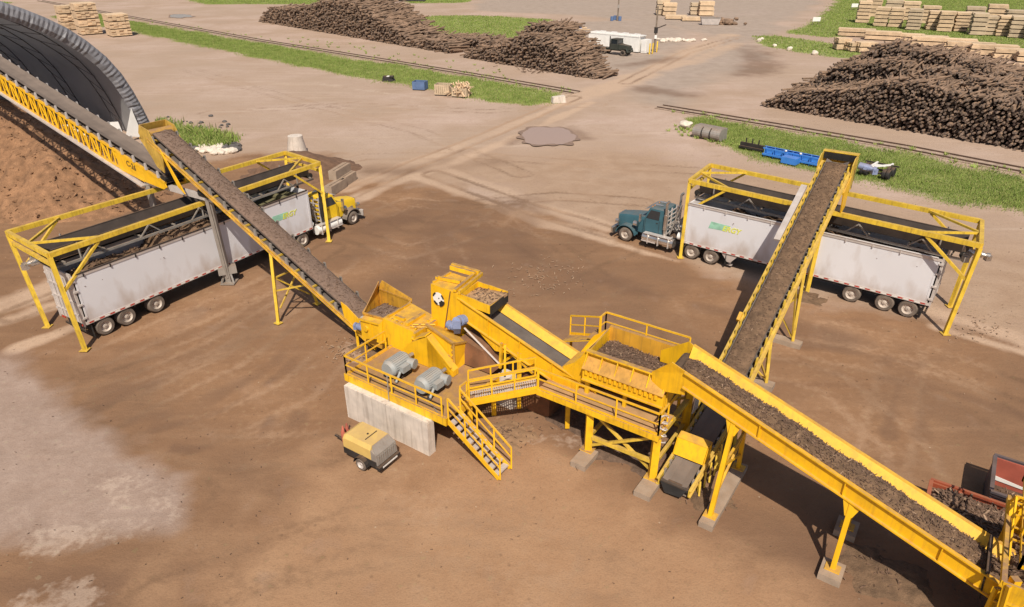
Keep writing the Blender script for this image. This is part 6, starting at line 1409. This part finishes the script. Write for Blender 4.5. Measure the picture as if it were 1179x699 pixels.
# ================================================================== COMPRESSOR
cp = G(418, 538); rc = thing('air_compressor', 'tan towable air compressor parked before the concrete wall', 'compressor', (cp.x+.30, cp.y+.52, 0), AZ+.02); rc.scale = (.88, .88, .88)
mb = MB(); x0, x1, hw = -1.15, 1.0, .68
sec = [(x0, [(-hw, .55), (-hw, 1.22), (-hw*.8, 1.42), (hw*.8, 1.42), (hw, 1.22), (hw, .55)]), (x0+.18, [(-hw, .55), (-hw, 1.30), (-hw*.82, 1.52), (hw*.82, 1.52), (hw, 1.30), (hw, .55)]), (x1-.32, [(-hw, .55), (-hw, 1.30), (-hw*.82, 1.52), (hw*.82, 1.52), (hw, 1.30), (hw, .55)])]
mb.add([(x, y, z) for x, s_ in sec for y, z in s_], [(k*6+i, k*6+(i+1) % 6, (k+1)*6+(i+1) % 6, (k+1)*6+i) for k in range(2) for i in range(6)]+[tuple(range(6)), tuple(range(17, 11, -1))])
mb.build('canopy', TANP, rc, local=True)
mb = MB(); mb.hexa([(x1-.32, -hw, .55), (x1+.08, -hw, .55), (x1+.08, hw, .55), (x1-.32, hw, .55), (x1-.318, -hw, 1.30), (x1+.02, -hw, 1.12), (x1+.02, hw, 1.12), (x1-.318, hw, 1.30)])
mb.hexa([(x1-.318, -hw*.82, 1.302), (x1+.02, -hw, 1.121), (x1+.02, hw, 1.121), (x1-.318, hw*.82, 1.302), (x1-.318, -hw*.8, 1.50), (x1-.25, -hw*.8, 1.45), (x1-.25, hw*.8, 1.45), (x1-.318, hw*.8, 1.50)])
for k in range(9): mb.box(x1+.02, x1+.09, -hw+.1+k*.14, -hw+.15+k*.14, .62, 1.05)
mb.build('end_panel', STEEL, rc, local=True)
mb = MB(); mb.box(x0+.05, x1+.05, -hw+.03, hw-.03, .36, .549); mb.box(x1-.05, x1+.22, -hw-.05, hw+.05, .34, .50); mb.box(x0, x1, -hw-.02, -hw+.03, .38, .75)
mb.build('chassis', DARK, rc, local=True)
mb = MB(); mb.box(x1+.221, x1+.24, -.5, .5, .38, .46); mb.build('light_bar', REFW, rc, local=True)
for sg in (-1, 1):
    wheel(rc, .12, sg*.80, .20, .33, PALE, face=sg)
    mb = MB(); 
    for k in range(8): a0, a1 = PI*k/8, PI*(k+1)/8; mb.plate([(.12+.42*math.cos(a0), sg*.68, .34+.42*math.sin(a0)), (.12+.42*math.cos(a1), sg*.68, .34+.42*math.sin(a1)), (.12+.42*math.cos(a1), sg*.93, .34+.42*math.sin(a1)), (.12+.42*math.cos(a0), sg*.93, .34+.42*math.sin(a0))], .02)
    mb.build('mudguard', DARK, rc, local=True)
mb = MB(); mb.beam((x0+.1, -.3, .42), (x0-1.1, 0, .40), .08); mb.beam((x0+.1, .3, .42), (x0-1.1, 0, .40), .08); mb.tube((x0-1.1, 0, .40), (x0-1.32, 0, .42), .07, 8); mb.tube((x0-.95, .12, .05), (x0-.95, .12, .75), .035, 8); mb.build('tow_bar', DARK, rc, local=True)
mb = MB()
for y in (-.12, .14): mb.lathe((x0-.55, y, .42), [(0, .12), (.62, .13), (.78, .07), (.95, .04)], 12, 'z')
RC_ = mat('faded_red_paint', (.42, .12, .08), .6, var=.25, dust=.3); mb.each('red_cylinder', RC_, rc, local=True, smooth=True)
mb = MB(); mb.tube((x0-.42, -.12, 1.1), (x0-.42, -.12, 1.28), .03, 6); mb.tube((x0-.42, .14, 1.1), (x0-.38, .2, 1.3), .03, 6); mb.beam((x0-.2, -.3, .45), (x0-.2, .35, .9), .05); mb.beam((x0-.3, .3, .45), (x0-.3, .3, 1.0), .06); mb.build('fitting', DARK, rc, local=True)
mb = MB(); mb.lathe((-.1, 0, 1.52), [(0, .06), (.04, .04)], 8, 'z'); mb.box(.1, .14, -.4, .4, 1.521, 1.55); mb.build('roof_fitting', DARK, rc, local=True)

# ================================================================== BINS at lower right
def bin_box(name, label, o0, L, wd, h, mt, mt_out, cat, th=.06, az=AZ):
    root = thing(name, label, cat, (o0[0], o0[1], 0), az)
    for nm, a in (('near_wall', (0, L, 0, th)), ('far_wall', (0, L, wd-th, wd)), ('end_wall', (0, th, th, wd-th)), ('end_wall', (L-th, L, th, wd-th))):
        mb = MB(); mb.box(*a, .12, h); mb.build(nm, mt if nm == 'far_wall' else mt_out, root, local=True)
    mb = MB()
    for k in range(int(L/.6)+1):
        x = min(L-.04, k*.6); mb.box(x, x+.06, -.06, -.002, .12, h-.1); mb.box(x, x+.06, wd+.002, wd+.06, .12, h-.1)
    for y in (-.07, wd-.06+.07): mb.box(-.03, L+.03, y, y+.12, h, h+.09)
    mb.box(-.07, .07, .055, wd-.005, h, h+.085)
    mb.build('rib', mt_out, root, local=True)
    mb = MB(); mb.box(.0, L, .0, wd, .0, .119); mb.build('floor', DARK, root, local=True)
    return root, (lambda x, y, z: Vector((o0[0], o0[1], 0))+Matrix.Rotation(az, 3, 'Z') @ Vector((x, y, z)))
c = G(1073, 552, 1.15); o0 = Vector((c.x-NX[0]*2.2, c.y-NX[1]*2.2))
rb, lb = bin_box('bark_bin', 'red steel bin heaped with coarse bark beside the trough conveyor', o0, 6, 2.2, 1.05, RED, RED, 'bin')
mulch_strip('bark_mulch', 'coarse bark pieces heaped in the red bin', .1, 5.9, .1, 2.1, lambda x: .85, .30, lb, mat('coarse_bark', (.27, .175, .115), .95, var=.45, scale=3, fine=.5, bump=.8, bscale=14), amp=.12, nchip=1600, big=2.0)
rb, lb = bin_box('waste_container', 'dull red open container with shade painted on its outer walls at the right edge', (18.15, 19.8), 6, 2.45, 1.38, REDC, mat('shaded_outer_wall', (.07, .06, .07), .6, var=.3, dust=.3), 'container')  # near and end walls coloured dark to hold their shade
mulch_strip('bark_mulch', 'bark scraps on the floor of the dull red container', .1, 5.8, .1, 2.0, lambda x: .2, .15, lb, MULCH, amp=.12, nchip=300, big=1.6)
mb = MB(); mb.plate([lb(.12, 2.365, .38), lb(1.9, 2.365, .30), lb(1.9, 2.365, .36), lb(.12, 2.365, .58)], .02); tag(mb.build('white_board', WHITE), 'white board lying against the inner wall of the dull red container', 'board')

# ================================================================== THINGS ALONG THE VERGES
def at_root(name, label, cat, px, py, az=0, group=None):
    c = G(px, py); return thing(name, label, cat, (c.x, c.y, 0), az, group)
AZT = math.atan2(G(1179, 197).y-G(760, 123).y, G(1179, 197).x-G(760, 123).x)
# blue snow blade / spreader
rb = at_root('plow_blade', 'bright blue plough blade lying on the right grass verge', 'plough blade', 917, 187.5, AZT)
L = 6.9
mb = MB(); P = []
for k in range(9): a = -.9+1.8*k/8; P.append((.55*math.cos(a)-.45, .62+.62*math.sin(a)))
for (ya, za), (yb, zb) in zip(P[:-1], P[1:]): mb.plate([(-L/2, ya, za), (L/2, ya, za), (L/2, yb, zb), (-L/2, yb, zb)], .05)
mb.build('mouldboard', BLUE, rb, local=True)
mb = MB()
for k in range(8): x = -L/2+.2+k*(L-.4)/7; mb.plate([(x, -.02, .2), (x, -.45, .1), (x, -.45, .9), (x, -.02, 1.1)], .05)
mb.beam((-L/2, -.42, .35), (L/2, -.42, .35), .16); mb.beam((-L/2, -.40, .95), (L/2, -.40, .95), .12); mb.build('rib', BLUE, rb, local=True)
mb = MB(); mb.box(-1.0, .5, -1.5, -.5, .15, .75); mb.beam((-.8, -.5, .8), (-1.6, -.4, .9), .1); mb.build('hitch', BLUE, rb, local=True)
mb = MB(); 
for x in (-1.1, .4): mb.lathe((x, -.42, 1.05), [(0, .12), (.1, .10)], 10, 'z')
mb.each('pin', WHITE, rb, local=True); mb = MB(); mb.box(-L/2, L/2, .10, .16, .02, .2); mb.build('cutting_edge', DARK, rb, local=True)
# dark blade left of it
rb = at_root('scraper_blade', 'low black scraper blade lying left of the blue plough blade', 'scraper blade', 865, 173.5, AZT)
mb = MB(); mb.box(-1.3, 1.3, -.1, .1, .0, .75); mb.beam((-1.3, -.2, .3), (1.3, -.2, .3), .2); mb.build('blade', DARK, rb, local=True)
mb = MB()
for x in (-.7, 0, .7): mb.box(x-.05, x+.05, -.08, .02, .75, 1.25)
mb.each('bracket', DARK, rb, local=True)
# loader bucket
rb = at_root('loader_bucket', 'grey steel loader bucket lying on the dirt beside the right verge', 'bucket', 815, 160, AZT); Lb = 3.3
mb = MB(); P = []
for k in range(11): a = PI*.55+PI*.95*k/10; P.append((.72*math.cos(a)*1.0, .68+.66*math.sin(a)))
P = [(1.0, 1.30)]+P+[(1.05, .03)]
for (ya, za), (yb, zb) in zip(P[:-1], P[1:]): mb.plate([(-Lb/2, ya, za), (Lb/2, ya, za), (Lb/2, yb, zb), (-Lb/2, yb, zb)], .05)
mb.build('shell', STEEL, rb, local=True, smooth=True)
mb = MB()
for x in (-Lb/2, Lb/2): mb.prism([(x-.03, y, z) for y, z in P], (.06, 0, 0))
mb.each('side_plate', STEEL, rb, local=True)
mb = MB()
for x in (-.5, .5): mb.prism([(x-.05, y*1.12-.02, .68+(z-.68)*1.12) for y, z in P[2:9]], (.10, 0, 0))
mb.build('strap', DARK, rb, local=True)
def rock_thing(px, py, r, label, seed, sq=.7, mt=ROCKW):
    c = G(px, py); mb = MB(); rock(mb, (0, 0, r*.55), r, sq, seed, 2); o = mb.build('boulder', mt, smooth=True); o.location = (c.x, c.y, 0); return tag(o, label, 'boulder')
rock_thing(789, 147, .7, 'pale boulder at the left end of the right grass verge', 4)
# pale block at the tip of the left verge
c = G(643, 118); mb = MB(); mb.hexa([(-.95, -.5, 0), (.95, -.5, 0), (.95, .5, 0), (-.95, .5, 0), (-.85, -.4, .72), (.8, -.4, .9), (.8, .4, .9), (-.85, .4, .75)]); o = mb.build('concrete_block', CONC); o.location = (c.x, c.y, 0); o.rotation_euler = (0, 0, .25); tag(o, 'pale concrete block at the right tip of the left grass verge', 'concrete block')
# bogie with white frame
rb = at_root('axle_bogie', 'loose set of truck axles with white frame on the right verge', 'axle set', 1009, 203, AZT)
for x in (-.75, .75):
    for y in (-1.05, -.6, .6, 1.05): wheel(rb, y*1.0+(0 if False else 0), x, .3, .5, DARK, face=1) if False else None
for x in (-1.15, -.8, .8, 1.15):
    for y in (-.6, .6):
        mb = MB(); mb.lathe((x, y, .5), [(-.15, .3), (-.15, .46), (0, .5), (.15, .46), (.15, .3)], 18, 'x'); mb.build('tyre', TYRE if False else RUBBER, rb, local=True, smooth=True)
mb = MB()
for y in (-.6, .6): mb.tube((-1.0, y, .5), (1.0, y, .5), .1, 8)
mb.beam((-1.5, .9, 1.0), (1.5, .9, 1.0), .12); mb.build('axle', DARK, rb, local=True)
mb = MB(); mb.beam((-.55, -.9, .95), (-.45, 1.0, 1.05), .16); mb.beam((.75, .9, 1.05), (-.4, -.7, 1.0), .14); mb.beam((.75, .9, 1.05), (.85, 1.2, 1.1), .14); mb.beam((-.5, .2, 1.0), (.5, .3, 1.0), .14); mb.build('frame', WHITE, rb, local=True)
# crates and bins on the left verge
def crate(px, py, w, d, h, mt, label, az, cat, name, slats=False, lid=None):
    c = G(px, py); root = thing(name, label, cat, (c.x, c.y, 0), az); th = .06
    for nm, a in (('side', (-w/2, w/2, -d/2, -d/2+th)), ('side', (-w/2, w/2, d/2-th, d/2)), ('end', (-w/2, -w/2+th, -d/2+th+.002, d/2-th-.002)), ('end', (w/2-th, w/2, -d/2+th+.002, d/2-th-.002))):
        mb = MB()
        if slats:
            if nm == 'side': n = 7; [mb.box(a[0]+(a[1]-a[0])*k/n+.03, a[0]+(a[1]-a[0])*(k+1)/n-.03, a[2], a[3], .12, h) for k in range(n)]
            else: n = 5; [mb.box(a[0], a[1], a[2]+(a[3]-a[2])*k/n+.03, a[2]+(a[3]-a[2])*(k+1)/n-.03, .12, h) for k in range(n)]
            mb.box(a[0]+.001, a[1]-.001, a[2]+.012, a[3]-.012, .15, .3); mb.box(a[0]+.001, a[1]-.001, a[2]+.012, a[3]-.012, h-.2, h-.05)
        else: mb.box(*a, .1, h)
        mb.build(nm, mt, root, local=True)
    mb = MB(); mb.box(-w/2+.02, w/2-.02, -d/2+.02, d/2-.02, .0, .099); mb.build('base', DARK, root, local=True); return root
crate(484, 103, 1.9, 1.5, 1.2, BLUED, 'dull blue open bin standing on the dirt by the left verge', -.25, 'bin', 'plastic_bin')
rb = crate(511, 109, 2.2, 1.7, 1.5, WOODG, 'weathered slatted crate standing right of the blue bin', -.25, 'crate', 'wooden_crate', True)
rb = crate(531, 111, 2.2, 1.7, 1.25, WOODG, 'slatted crate overflowing with pale wood offcuts by the left verge', -.3, 'crate', 'wooden_crate', True)
c = G(531, 111); mb = MB()
for k in range(110): chip(mb, (c.x+random.gauss(0, .65), c.y+random.gauss(0, .5), random.uniform(.5, 1.75)), random.uniform(.5, 1.5), random.uniform(.08, .18), tilt=random.gauss(0, .7))
tag(mb.build('wood_offcuts', WOOD, recalc=False), 'pale wood offcuts piled in the right slatted crate', 'wood offcuts', kind='stuff')
rb = at_root('engine_block', 'small dark machine part lying left of the blue bin', 'machine part', 448, 93.5, -.2)
mb = MB(); mb.hexa([(-1.0, -.5, 0), (1.0, -.5, 0), (1.0, .5, 0), (-1.0, .5, 0), (-.8, -.4, .8), (.6, -.4, .55), (.6, .4, .55), (-.8, .4, .8)]); mb.tube((.3, -.3, .7), (.9, -.3, .75), .22, 10); mb.build('housing', DARK, rb, local=True)
mb = MB(); mb.box(-.2, .2, -.42, .2, .72, .82); mb.build('cover', WHITE, rb, local=True)

# ------------------------------------------------------------------ long white container with a dark truck before it, poles, bollards
tk = at_root('storage_container', 'long white storage container behind the dark truck', 'container', 709, 57, math.atan2(G(742, 62).y-G(677, 55).y, G(742, 62).x-G(677, 55).x))
mb = MB(); Lt = 11.5; mb.box(-Lt/2, Lt/2, -1.25, 1.25, .15, 2.95)
for k in range(38): x = -Lt/2+.15+k*.3; mb.box(x, x+.14, -1.29, -1.252, .35, 2.75)
for z in (.15, 2.77): mb.box(-Lt/2-.02, Lt/2+.02, -1.32, -1.295, z, z+.2)
mb.build('shell', WHITE, tk, local=True)
mb = MB()
for k in range(9): x = -Lt/2+.3+k*1.3; mb.box(x, x+1.1, -1.0, 1.0, 2.951, 3.05+.12*(k % 2))
mb.build('roof_cover', WHITE, tk, local=True)
mb = MB(); mb.box(Lt/2+.4, Lt/2+1.5, -1.0, 1.0, .05, 2.4); mb.box(Lt/2+.5, Lt/2+1.4, -1.04, -1.001, .3, 2.2); mb.build('cabinet', WHITE, tk, local=True)
mb = MB(); [mb.box(x-.2, x+.2, -1.2, 1.2, -.02, .149) for x in (-4.5, 0, 4.5)]; mb.each('foot', CONC, tk, local=True)
dt = at_root('bobtail_truck', 'dark old truck without trailer parked before the white container', 'truck', 708, 62.5, math.atan2(G(725, 66).y-G(690, 62).y, G(725, 66).x-G(690, 62).x))
for sg in (-1, 1):
    wheel(dt, 2.3, sg*.95, .32, .55, DARK, face=sg)
    for x in (-2.0, -3.4): wheel(dt, x, sg*.9, .55, .55, DARK, face=sg)
    mb = MB(); mb.box(-4.2, 3.2, sg*.42-.06, sg*.42+.06, .75, 1.0); mb.build('frame_rail', OLIVE, dt, local=True)
    mb = MB(); mb.plate([(1.6, sg*.65, 1.1), (1.6, sg*1.2, 1.1), (3.0, sg*1.2, 1.3), (3.0, sg*.65, 1.3)], .06); mb.plate([(3.0, sg*.65, 1.3), (3.0, sg*1.2, 1.3), (3.2, sg*1.2, .8), (3.2, sg*.65, .8)], .06); mb.build('fender', OLIVE, dt, local=True)
mb = MB(); mb.hexa([(1.2, -.75, 1.0), (3.2, -.6, 1.0), (3.2, .6, 1.0), (1.2, .75, 1.0), (1.2, -.75, 1.95), (3.2, -.55, 1.75), (3.2, .55, 1.75), (1.2, .75, 1.95)]); mb.build('hood', OLIVE, dt, local=True)
mb = MB(); mb.box(-.5, 1.2, -1.05, 1.05, 1.0, 1.95)
for x, y in ((-.45, -1), (-.45, 1), (1.0, -1), (1.0, 1)): mb.beam((x, y, 1.95), (x*.95, y*.95, 2.75), .1)
mb.box(-.5, 1.05, -1.0, 1.0, 2.75, 2.85); cabo = mb.build('cab', OLIVE, dt, local=True)
mb = MB(); mb.box(-.42, .95, -.93, .93, 1.96, 2.74); mb.build('window', GLASS, cabo, local=True)
mb = MB(); mb.tube((-.7, -.9, 1), (-.7, -.9, 3.3), .09, 10); mb.build('exhaust_stack', DARK, dt, local=True); mb = MB(); mb.box(-4.2, -.6, -.6, .6, 1.0, 1.15); mb.box(3.2, 3.3, -1.1, 1.1, .6, .85); mb.build('deck', OLIVE, dt, local=True)
def pole(px, py, h, label, arm, r=.16):
    c = G(px, py); root = thing('utility_pole', label, 'pole', (c.x, c.y, 0)); mb = MB(); mb.tube((0, 0, -.2), (0, 0, h), r*1.2, 10, r*.8); mb.build('shaft', POLE, root, local=True)
    mb = MB()
    if arm: mb.beam((0, 0, h*.52), (1.9, .4, h*.60), .35, .12); mb.box(-.3, .3, -.3, .3, h*.42, h*.55)
    else: mb.beam((-1, 0, h-.6), (1, 0, h-.6), .12)
    mb.build('arm' if arm else 'cross_arm', DARK, root, local=True)
    mb = MB(); mb.box(-.22, .22, -.3, -.1, h*.3, h*.38); mb.build('fuse_box', WHITE if arm else STEEL, root, local=True); return root
pole(711, 24, 10.5, 'tall wooden utility pole standing behind the white container', False); pole(753, 60, 8.2, 'utility pole with dark arm beside the yellow bollards', True)
for i, (px, py, lb) in enumerate(((704.5, 24, 'blue barrel left of the far utility pole'), (708, 23, 'blue barrel close against the far utility pole'), (713.5, 24, 'blue barrel right of the far utility pole'))):
    c = G(px, py); mb = MB(); mb.lathe((0, 0, 0), [(0, .42), (.5, .45), (1.1, .42)], 14, 'z'); o = mb.build('barrel', BLUED, smooth=True); o.location = (c.x, c.y, 0); tag(o, lb, 'barrel', 'blue barrels by the pole')
for px, py, lb in ((744, 61, 'yellow bollard nearest the container end'), (747.5, 62.5, 'yellow bollard second from the container end'), (751, 62, 'yellow bollard just left of the pole'), (756, 60, 'yellow bollard just right of the pole'), (672, 52, 'yellow bollard at the left end of the container')):
    c = G(px, py); mb = MB(); mb.lathe((0, 0, 0), [(0, .14), (1.9, .14), (1.98, .08)], 10, 'z'); o = mb.build('bollard', YELF, smooth=True); o.location = (c.x, c.y, 0); tag(o, lb, 'bollard', 'yellow bollards by the white container')
# ------------------------------------------------------------------ lumber
def bundle(mb, x0, x1, y0, y1, z0, z1, rows, cols, jit=.06):
    """a strapped pack of boards, boards run along x"""
    for r in range(rows):
        za = z0+(z1-z0)*r/rows; zb = z0+(z1-z0)*(r+1)/rows-.02
        for c_ in range(cols):
            ya = y0+(y1-y0)*c_/cols; yb = y0+(y1-y0)*(c_+1)/cols-.02; j0 = random.uniform(-jit, jit); j1 = random.uniform(-jit, jit)
            mb.box(x0+j0, x1+j1, ya, yb, za, zb)
def lumber_stack(px, py, w, d, h, packs, az, label, group, mt=WOOD, cat='lumber stack', rows=5, cols=5, loc=None):
    c = G(px, py) if loc is None else Vector(loc); root = thing('lumber_stack', label, cat, (c.x, c.y, 0), az, group); hp = h/packs
    for k in range(packs):
        mb = MB(); dx = random.uniform(-.08, .08); bundle(mb, -w/2+dx, w/2+dx, -d/2, d/2, k*hp+.2, (k+1)*hp, rows, cols, .14); mb.build('pack', mt, root, local=True)
        mb = MB()
        for x in (-w*.38, 0, w*.38): mb.box(x-.08, x+.08, -d/2+.02, d/2-.02, k*hp+.01, k*hp+.198)
        mb.build('bearer', STICK, root, local=True)
    return root
g = 'lumber stacks beyond the fabric dome'
for px, py, w, h, pk, dd, lb in ((82, 36, 3.6, 5.4, 3, 4.0, 'leftmost of the three lumber stacks beyond the dome'), (104, 41, 4.2, 6.6, 4, 4.4, 'tallest lumber stack, middle of three beyond the dome'), (138, 43, 4.6, 4.6, 3, 4.2, 'lowest lumber stack, right of three beyond the dome')):
    lumber_stack(px, py-2, w, dd, h, pk, -.85, lb, g, rows=6, cols=5)
g = 'lumber stacks on the grass at the upper right'; xs_ = [(992, 26, 5.2), (1013, 30, 4.4), (1030, 31, 4.4), (1050, 34, 4.6), (1073, 34, 4.2), (1086, 36, 4.4), (1104, 36, 4.2), (1123, 40, 4.6), (1136, 40, 4.0), (1152, 41, 4.2), (1168, 43, 4.4), (1187, 45, 4.2)]
orde = ['first', 'second', 'third', 'fourth', 'fifth', 'sixth', 'seventh', 'eighth', 'ninth', 'tenth', 'eleventh', 'last']
for k, (px, py, h) in enumerate(xs_):
    lumber_stack(px, py, 3.0, 3.6, h, 5 if k % 3 else 6, -.42+random.uniform(-.08, .08), '%s stack from the left in the front row of lumber on the upper right grass' % orde[k], g, WOODG if k in (3, 7, 8, 10) else WOOD, rows=3, cols=4)
for k, (px, py, h) in enumerate([(1003, 19, 5.0), (1026, 22, 4.8), (1045, 23, 4.6), (1068, 27, 4.2), (1118, 30, 4.5), (1143, 30, 5.0), (1164, 33, 4.2)]):
    lumber_stack(px, py, 4.0, 3.6, h, 5, -.42+random.uniform(-.08, .08), '%s stack from the left in the rear row of lumber on the upper right grass' % orde[k], g, WOODG if k in (1, 4, 6) else WOOD, rows=3, cols=4)
g = 'low lumber packs behind the big log heap'
for k, (px, py, w, h, az) in enumerate([(968, 57, 2.6, 2.2, .0), (981, 59, 2.2, 1.7, .1), (995, 60, 3.4, 1.9, .0), (985, 42, 7.5, 1.7, -.4), (1015, 46, 7, 1.8, -.4), (1042, 47, 7, 1.5, -.45), (1066, 53, 6, 1.8, -.4), (1074, 50, 5, 1.5, -.4), (1100, 54, 7, 1.6, -.4), (1115, 61, 8, 2.0, -.45), (1142, 64, 7.5, 2.0, -.42), (1168, 68, 7, 1.8, -.4), (1195, 72, 7, 1.8, -.4)]):
    lumber_stack(px, py, w, 2.4, h, 2, az, ['small dark ended pack nearest the left tip of the big heap', 'small pack second from the left behind the big heap', 'short pack hidden low behind the big heap', 'long low pack at the far left behind the big heap', 'long low pack behind the heap, second in the long row', 'long low pack behind the heap, third in the long row', 'low pack behind the middle of the big heap', 'low pack on the far side behind the heap middle', 'low pack before the right grass, behind the heap', 'long pale pack right of the heap middle, nearer row', 'long pale pack second from right in the nearer row', 'long pale pack at the right edge of the nearer row', 'long pale pack just beyond the right picture edge'][k], g, WOOD, rows=3, cols=5)
mb = MB(); c = G(1130, 74); 
for k in range(26): chip(mb, (c.x+random.gauss(0, 4), c.y+random.gauss(0, 1), .1), random.uniform(2, 5), .2, rz=-.4+random.gauss(0, .15), tilt=0)
tag(mb.build('loose_boards', WOOD, recalc=False), 'loose pale boards lying on the ground behind the log heap', 'boards', kind='stuff')
g = 'lumber stacks in the far yard'
for px, py, w, h, lb, m_ in ((762, 17, 3.4, 4.0, 'dark ended far stack just right of the pole', WOODG), (770, 18, 3.6, 3.4, 'pale far stack right of the pole, nearer one', WOOD), (800, 17, 3.0, 3.2, 'grey far lumber stack, left one of the far pair', WOODG), (812, 18, 4.0, 3.8, 'pale far lumber stack, right one of the far pair', WOOD), (778, 22, 5.5, 1.0, 'flat far pack lying before the pole stacks', WOOD), (796, 24, 5.0, 1.0, 'flat far pack lying left of the far skip', WOOD)):
    lumber_stack(px, py, w, 3.0, h, 3 if h > 2 else 1, -.1, lb, g, m_, rows=3, cols=4)
rb = at_root('skip_box', 'grey skip standing in the far yard beside dark bark', 'skip', 817, 28.5, -.1)
mb = MB(); mb.hexa([(-2, -1.1, .1), (2, -1.1, .1), (2, 1.1, .1), (-2, 1.1, .1), (-2.4, -1.3, 1.6), (2.4, -1.3, 1.6), (2.4, 1.3, 1.6), (-2.4, 1.3, 1.6)]); mb.build('body', PALE, rb, local=True); mb = MB(); mb.box(-2.45, 2.45, -1.35, 1.35, 1.601, 1.75); mb.build('rim', STEEL, rb, local=True)
mb = MB(); c = G(834, 28)
for k in range(40): rock(mb, (c.x+random.gauss(0, 2), c.y+random.gauss(0, .8), random.uniform(.1, 1.3)), random.uniform(.4, .9), .7, k)
tag(mb.build('bark_heap', BARK), 'small dark bark heap right of the far skip', 'bark heap', kind='stuff')
mb = MB(); c = G(782, 47)
for k in range(34): rock(mb, (c.x+random.gauss(0, 2.4), c.y+random.gauss(0, 1.0), .15), random.uniform(.25, .7), .6, k)
tag(mb.build('rubble', ROCKW), 'low pale rubble on the ground right of the pole', 'rubble', kind='stuff')
for i, (px, py, r, lb) in enumerate(((892, 54, .42, 'white stone at the left of the island front edge'), (909, 58, .52, 'white stone in the middle of the island front edge'), (938, 63, .55, 'white stone at the right of the island front edge'), (874, 48, .5, 'pale stone at the very tip of the grass island'), (877, 46, .4, 'small pale stone behind the island tip'))): rock_thing(px, py, r, lb, 20+i, .9)
for px, py, lb in ((939, 29, 'white sign board standing on the far grass by the bend'), (983, 12, 'white sign board far back on the grass by the lumber')):
    rb = at_root('sign_board', lb, 'sign', px, py, .1); mb = MB(); mb.box(-1.0, 1.0, -.05, .05, .9, 1.9); mb.build('panel', WHITE, rb, local=True); mb = MB(); [mb.box(x-.05, x+.05, .051, .13, 0, 1.8) for x in (-.8, .8)]; mb.build('post', POLE, rb, local=True)
mb = MB(); c = G(650, 33); 
for k in range(8): chip(mb, (c.x+random.gauss(0, 5), c.y+random.gauss(0, 3), .15), random.uniform(2, 5), .5, rz=random.gauss(-.3, .3), tilt=0)
tag(mb.build('loose_boards', WOOD, recalc=False), 'loose boards lying on the lawn behind the tall log pile', 'boards', kind='stuff')
c = G(648, 32); mb = MB(); N_ = 14
mb.add([(c.x+(-4.5+9*i/N_), c.y+(-3+6*j/N_)+(-4.5+9*i/N_)*-.3, .15+.35*abs(nv(i*.5, j*.5))*math.sin(PI*i/N_)**.5*math.sin(PI*j/N_)**.5*2) for i in range(N_+1) for j in range(N_+1)], [(i*(N_+1)+j, (i+1)*(N_+1)+j, (i+1)*(N_+1)+j+1, i*(N_+1)+j+1) for i in range(N_) for j in range(N_)])
tag(mb.build('tarpaulin', mat('pale_blue_tarp', (.26, .33, .55), .5, var=.15), recalc=False), 'pale blue tarpaulin spread on the ground behind the tall log pile', 'tarpaulin')
tb = at_root('pipe_stack', 'dark pipes lying on the far grass edge behind the logs', 'pipes', 470, 1.5, -.1)
mb = MB(); [mb.tube((-6, y, .35), (6, y, .35), .3, 8) for y in (-.6, 0, .6)]; mb.each('pipe', DARK, tb, local=True)
